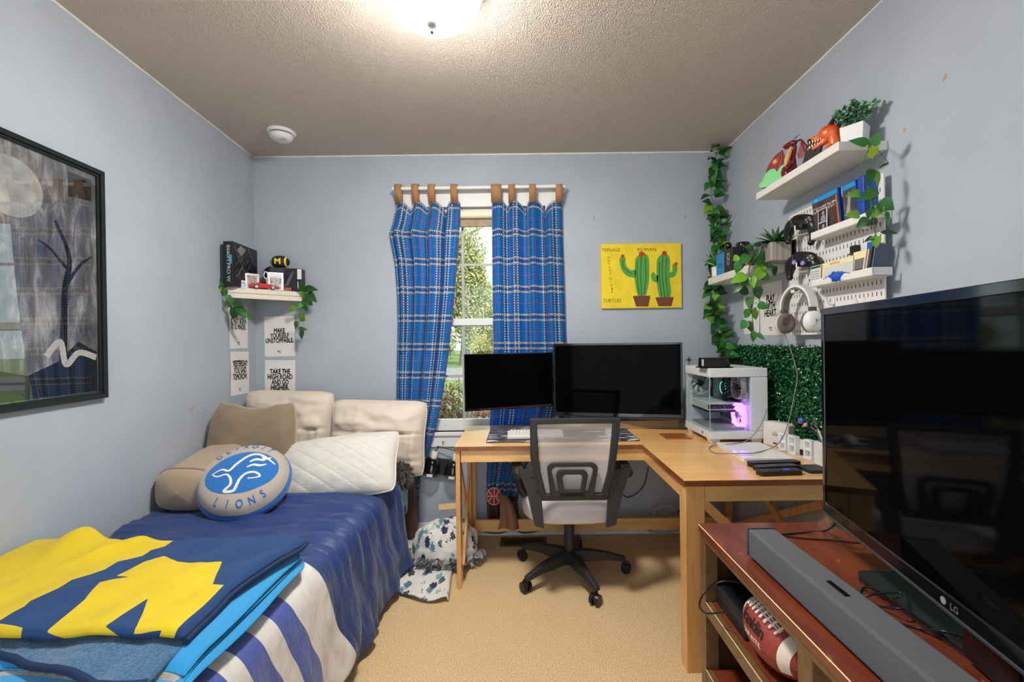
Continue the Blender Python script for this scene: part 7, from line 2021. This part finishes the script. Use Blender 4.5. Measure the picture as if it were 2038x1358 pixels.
for i in range(10):
    a = 2 * PI * i / 10; mb.prism([(cxx + .003 * math.cos(a + 1.57), cyy + .003 * math.sin(a + 1.57)), (cxx + .003 * math.cos(a - 1.57), cyy + .003 * math.sin(a - 1.57)), (cxx + .015 * math.cos(a), cyy + .015 * math.sin(a))], -.0096, -.0088)
part(w1_, 'yellow_star', mb, mat('star yellow', (232, 176, 70), .5))
# green plastic shell
Tg2 = frame((1.155, 2.005, TZ), (.62, -.78, 0), (0, 0, 1))
mb = MB(); gsh = [(-.055, .0), (.038, .0), (.048, .03), (.052, .062), (.040, .078), (.024, .072), (.012, .055), (.002, .070), (-.02, .072), (-.042, .055), (-.052, .030), (-.066, .018), (-.066, .006)]
P = smooth_path([(x, y, 0) for x, y in gsh + [gsh[0]]], 3)[:-1]; mb.prism([(p.x, p.y) for p in P], -.014, .010)
solo('green_toy', 'bright green plastic leaf shaped toy in front of the red dragon', 'toy', mb, mat('neon green', (24, 168, 44), .4), Tg2, bevel=.008, seg=3)
# books leaning
def bk(T, w, h, d_, m_, lab, extra=None):
    t = thing('book', lab, 'book', T)
    mb = MB(); mb.box(0, w, 0, h, -d_, 0); part(t, 'cover', mb, m_, bevel=.001)
    mb = MB(); mb.box(.002, w - .0005, h - .0015, h + .0004, -d_ + .002, -.002); part(t, 'pages', mb, M_paper)
    if extra: extra(t)
T = frame((1.165, 1.845, TZ), (0, -1, 0), (0.25, 0, 1)) @ Matrix.Rotation(.0, 4, 'Z')
bk(T, .07, .085, .008, mat('book cover pale', (186, 182, 170), .6, vary=((120, 122, 118), 20)), 'pale grey patterned book leaning behind the dark book on the high shelf')
def exb(t):
    mb = MB(); P = smooth_path([(.018, .060, 0), (.026, .074, 0), (.032, .062, 0), (.042, .072, 0), (.050, .062, 0), (.060, .074, 0), (.068, .066, 0), (.08, .076, 0)], 5); mb.ribbon([(p.x, p.y) for p in P], .004, .0008); part(t, 'white_script', mb, M_lace)
T = frame((1.145, 1.80, TZ), (0, -1, 0), (0.22, 0, 1))
bk(T, .10, .090, .010, mat('book cover dark', (40, 40, 40), .5, vary=((58, 58, 58), 60)), 'dark grey book with white script leaning on the high shelf', exb)
# red horned toy
Tt2 = frame((1.17, 1.698, TZ), (.62, -.78, 0), (0, 0, 1)) @ Matrix.Scale(1.18, 4)
rx_ = thing('toy_dinosaur', 'orange red horned toy monster with open toothy jaws next to the white planter', 'toy', Tt2)
M_or = mat('toy scarlet', (204, 44, 26), .3, vary=((226, 110, 40), 22), coat=.3)
mb = MB(); mb.ell((.012, .072, 0), (.030, .026, .022), n=22, m=14); mb.ell((-.018, .066, 0), (.026, .011, .014), n=18, m=10); mb.tube([(.01, .058, 0), (-.012, .044, 0), (-.036, .036, 0)], [.014, .010, .005], 12); mb.tube(smooth_path([(.022, .066, 0), (.026, .04, -.004), (.022, .016, -.004)], 5), .017, 12)
for s in (-1, 1): mb.tube([(.018, .03, s * .012), (.010, .012, s * .016), (.002, .004, s * .016)], .008, 8)
part(rx_, 'body', mb, M_or)
mb = MB()
for i in range(7): mb.cyl((-.040 + i * .008, .060, .010), (-.040 + i * .008, .051, .010), .0028, .0006, n=6)
for i in range(5): mb.cyl((-.034 + i * .008, .043, .008), (-.034 + i * .008, .051, .008), .0024, .0006, n=6)
part(rx_, 'teeth', mb, M_lace)
mb = MB(); mb.ell((-.042, .064, 0), (.008, .008, .013), n=12, m=8); part(rx_, 'snout', mb, M_black)
mb = MB(); mb.cyl((.018, .09, .006), (.030, .128, .0), .010, .001, n=12); mb.cyl((.034, .085, -.008), (.05, .118, -.01), .008, .001, n=12); part(rx_, 'horn', mb, mat('horn dark', (70, 40, 40), .4))
# white planter with small leaved plant
Tp2 = frame((1.228, 1.622, TZ), (.591, -.804, 0), (0, 0, 1))
wp = thing('planter', 'square white planter with a small leaved green bush at the end of the high shelf', 'potted plant', Tp2)
mb = MB(); s = .037
mb.add([(-s * .88, 0, -s * .88), (s * .88, 0, -s * .88), (s * .88, 0, s * .88), (-s * .88, 0, s * .88), (-s, .075, -s), (s, .075, -s), (s, .075, s), (-s, .075, s)], [(0, 1, 2, 3), (4, 7, 6, 5), (0, 4, 5, 1), (1, 5, 6, 2), (2, 6, 7, 3), (3, 7, 4, 0)])
part(wp, 'pot', mb, mat('planter white', (224, 222, 220), .5), bevel=.002)
random.seed(14); mb = MB(); sm_ = MB()
for i in range(30):
    a = random.uniform(0, 6.3); rr_ = random.random(); tip = V((math.cos(a) * .075 * rr_, .075 + random.uniform(.045, .10) * (1 - .3 * rr_), math.sin(a) * .06 * rr_))
    P = smooth_path([(math.cos(a) * .015, .072, math.sin(a) * .015), (tip.x * .5, .075 + (tip.y - .075) * .55, tip.z * .5), tip], 5); sm_.tube(P, .0012, 4)
    for k in range(2, len(P)):
        for q_ in range(3): leaf(mb, P[k], rv() + V((0, .35, .2)), V((0, .6, .6)) + rv(.5), random.uniform(.013, .020), .013, random.choices((0, 1, 2), (4, 4, 2))[0], .2, .3)
part(wp, 'stems', sm_, M_stem); part(wp, 'leaves', mb, [mat('sage dark', (52, 104, 74), .5), mat('sage mid', (96, 146, 110), .5), mat('sage pale', (150, 186, 150), .5)])
yt = 1.50
vine('ivy_vine', 'large leaved ivy strand hanging over the end of the high white shelf and the pegboard', [(1726, 280, 1.58), (1728, 300, yt), (1714, 326, yt), (1724, 345, yt), (1728, 375, yt), (1733, 405, yt), (1735, 430, yt), (1740, 452, yt), (1744, 474, yt)],
     [((1727, 286), (1694, 277), 19, 1, yt), ((1736, 290), (1750, 264), 22, 1, yt), ((1733, 293), (1740, 317), 24, 3, yt), ((1735, 337), (1729, 366), 17, 0, yt), ((1742, 339), (1752, 367), 12, 2, yt), ((1712, 384), (1688, 388), 16, 2, yt), ((1746, 378), (1714, 394), 22, 1, yt), ((1740, 384), (1720, 404), 18, 0, yt), ((1750, 402), (1782, 416), 28, 1, yt), ((1752, 408), (1740, 434), 20, 2, yt), ((1711, 428), (1685, 426), 19, 2, yt), ((1736, 412), (1726, 436), 15, 0, yt), ((1730, 440), (1702, 452), 26, 0, yt), ((1746, 438), (1720, 446), 15, 0, yt), ((1753, 463), (1795, 461), 10, 0, yt), ((1740, 470), (1747, 489), 19, 2, yt), ((1739, 472), (1723, 478), 10, 0, yt), ((1768, 325), (1752, 330), 6, 0, 1.55), ((1765, 422), (1770, 446), 8, 1, yt)], (-.5, -1, .2), seed=12, r=.0018)
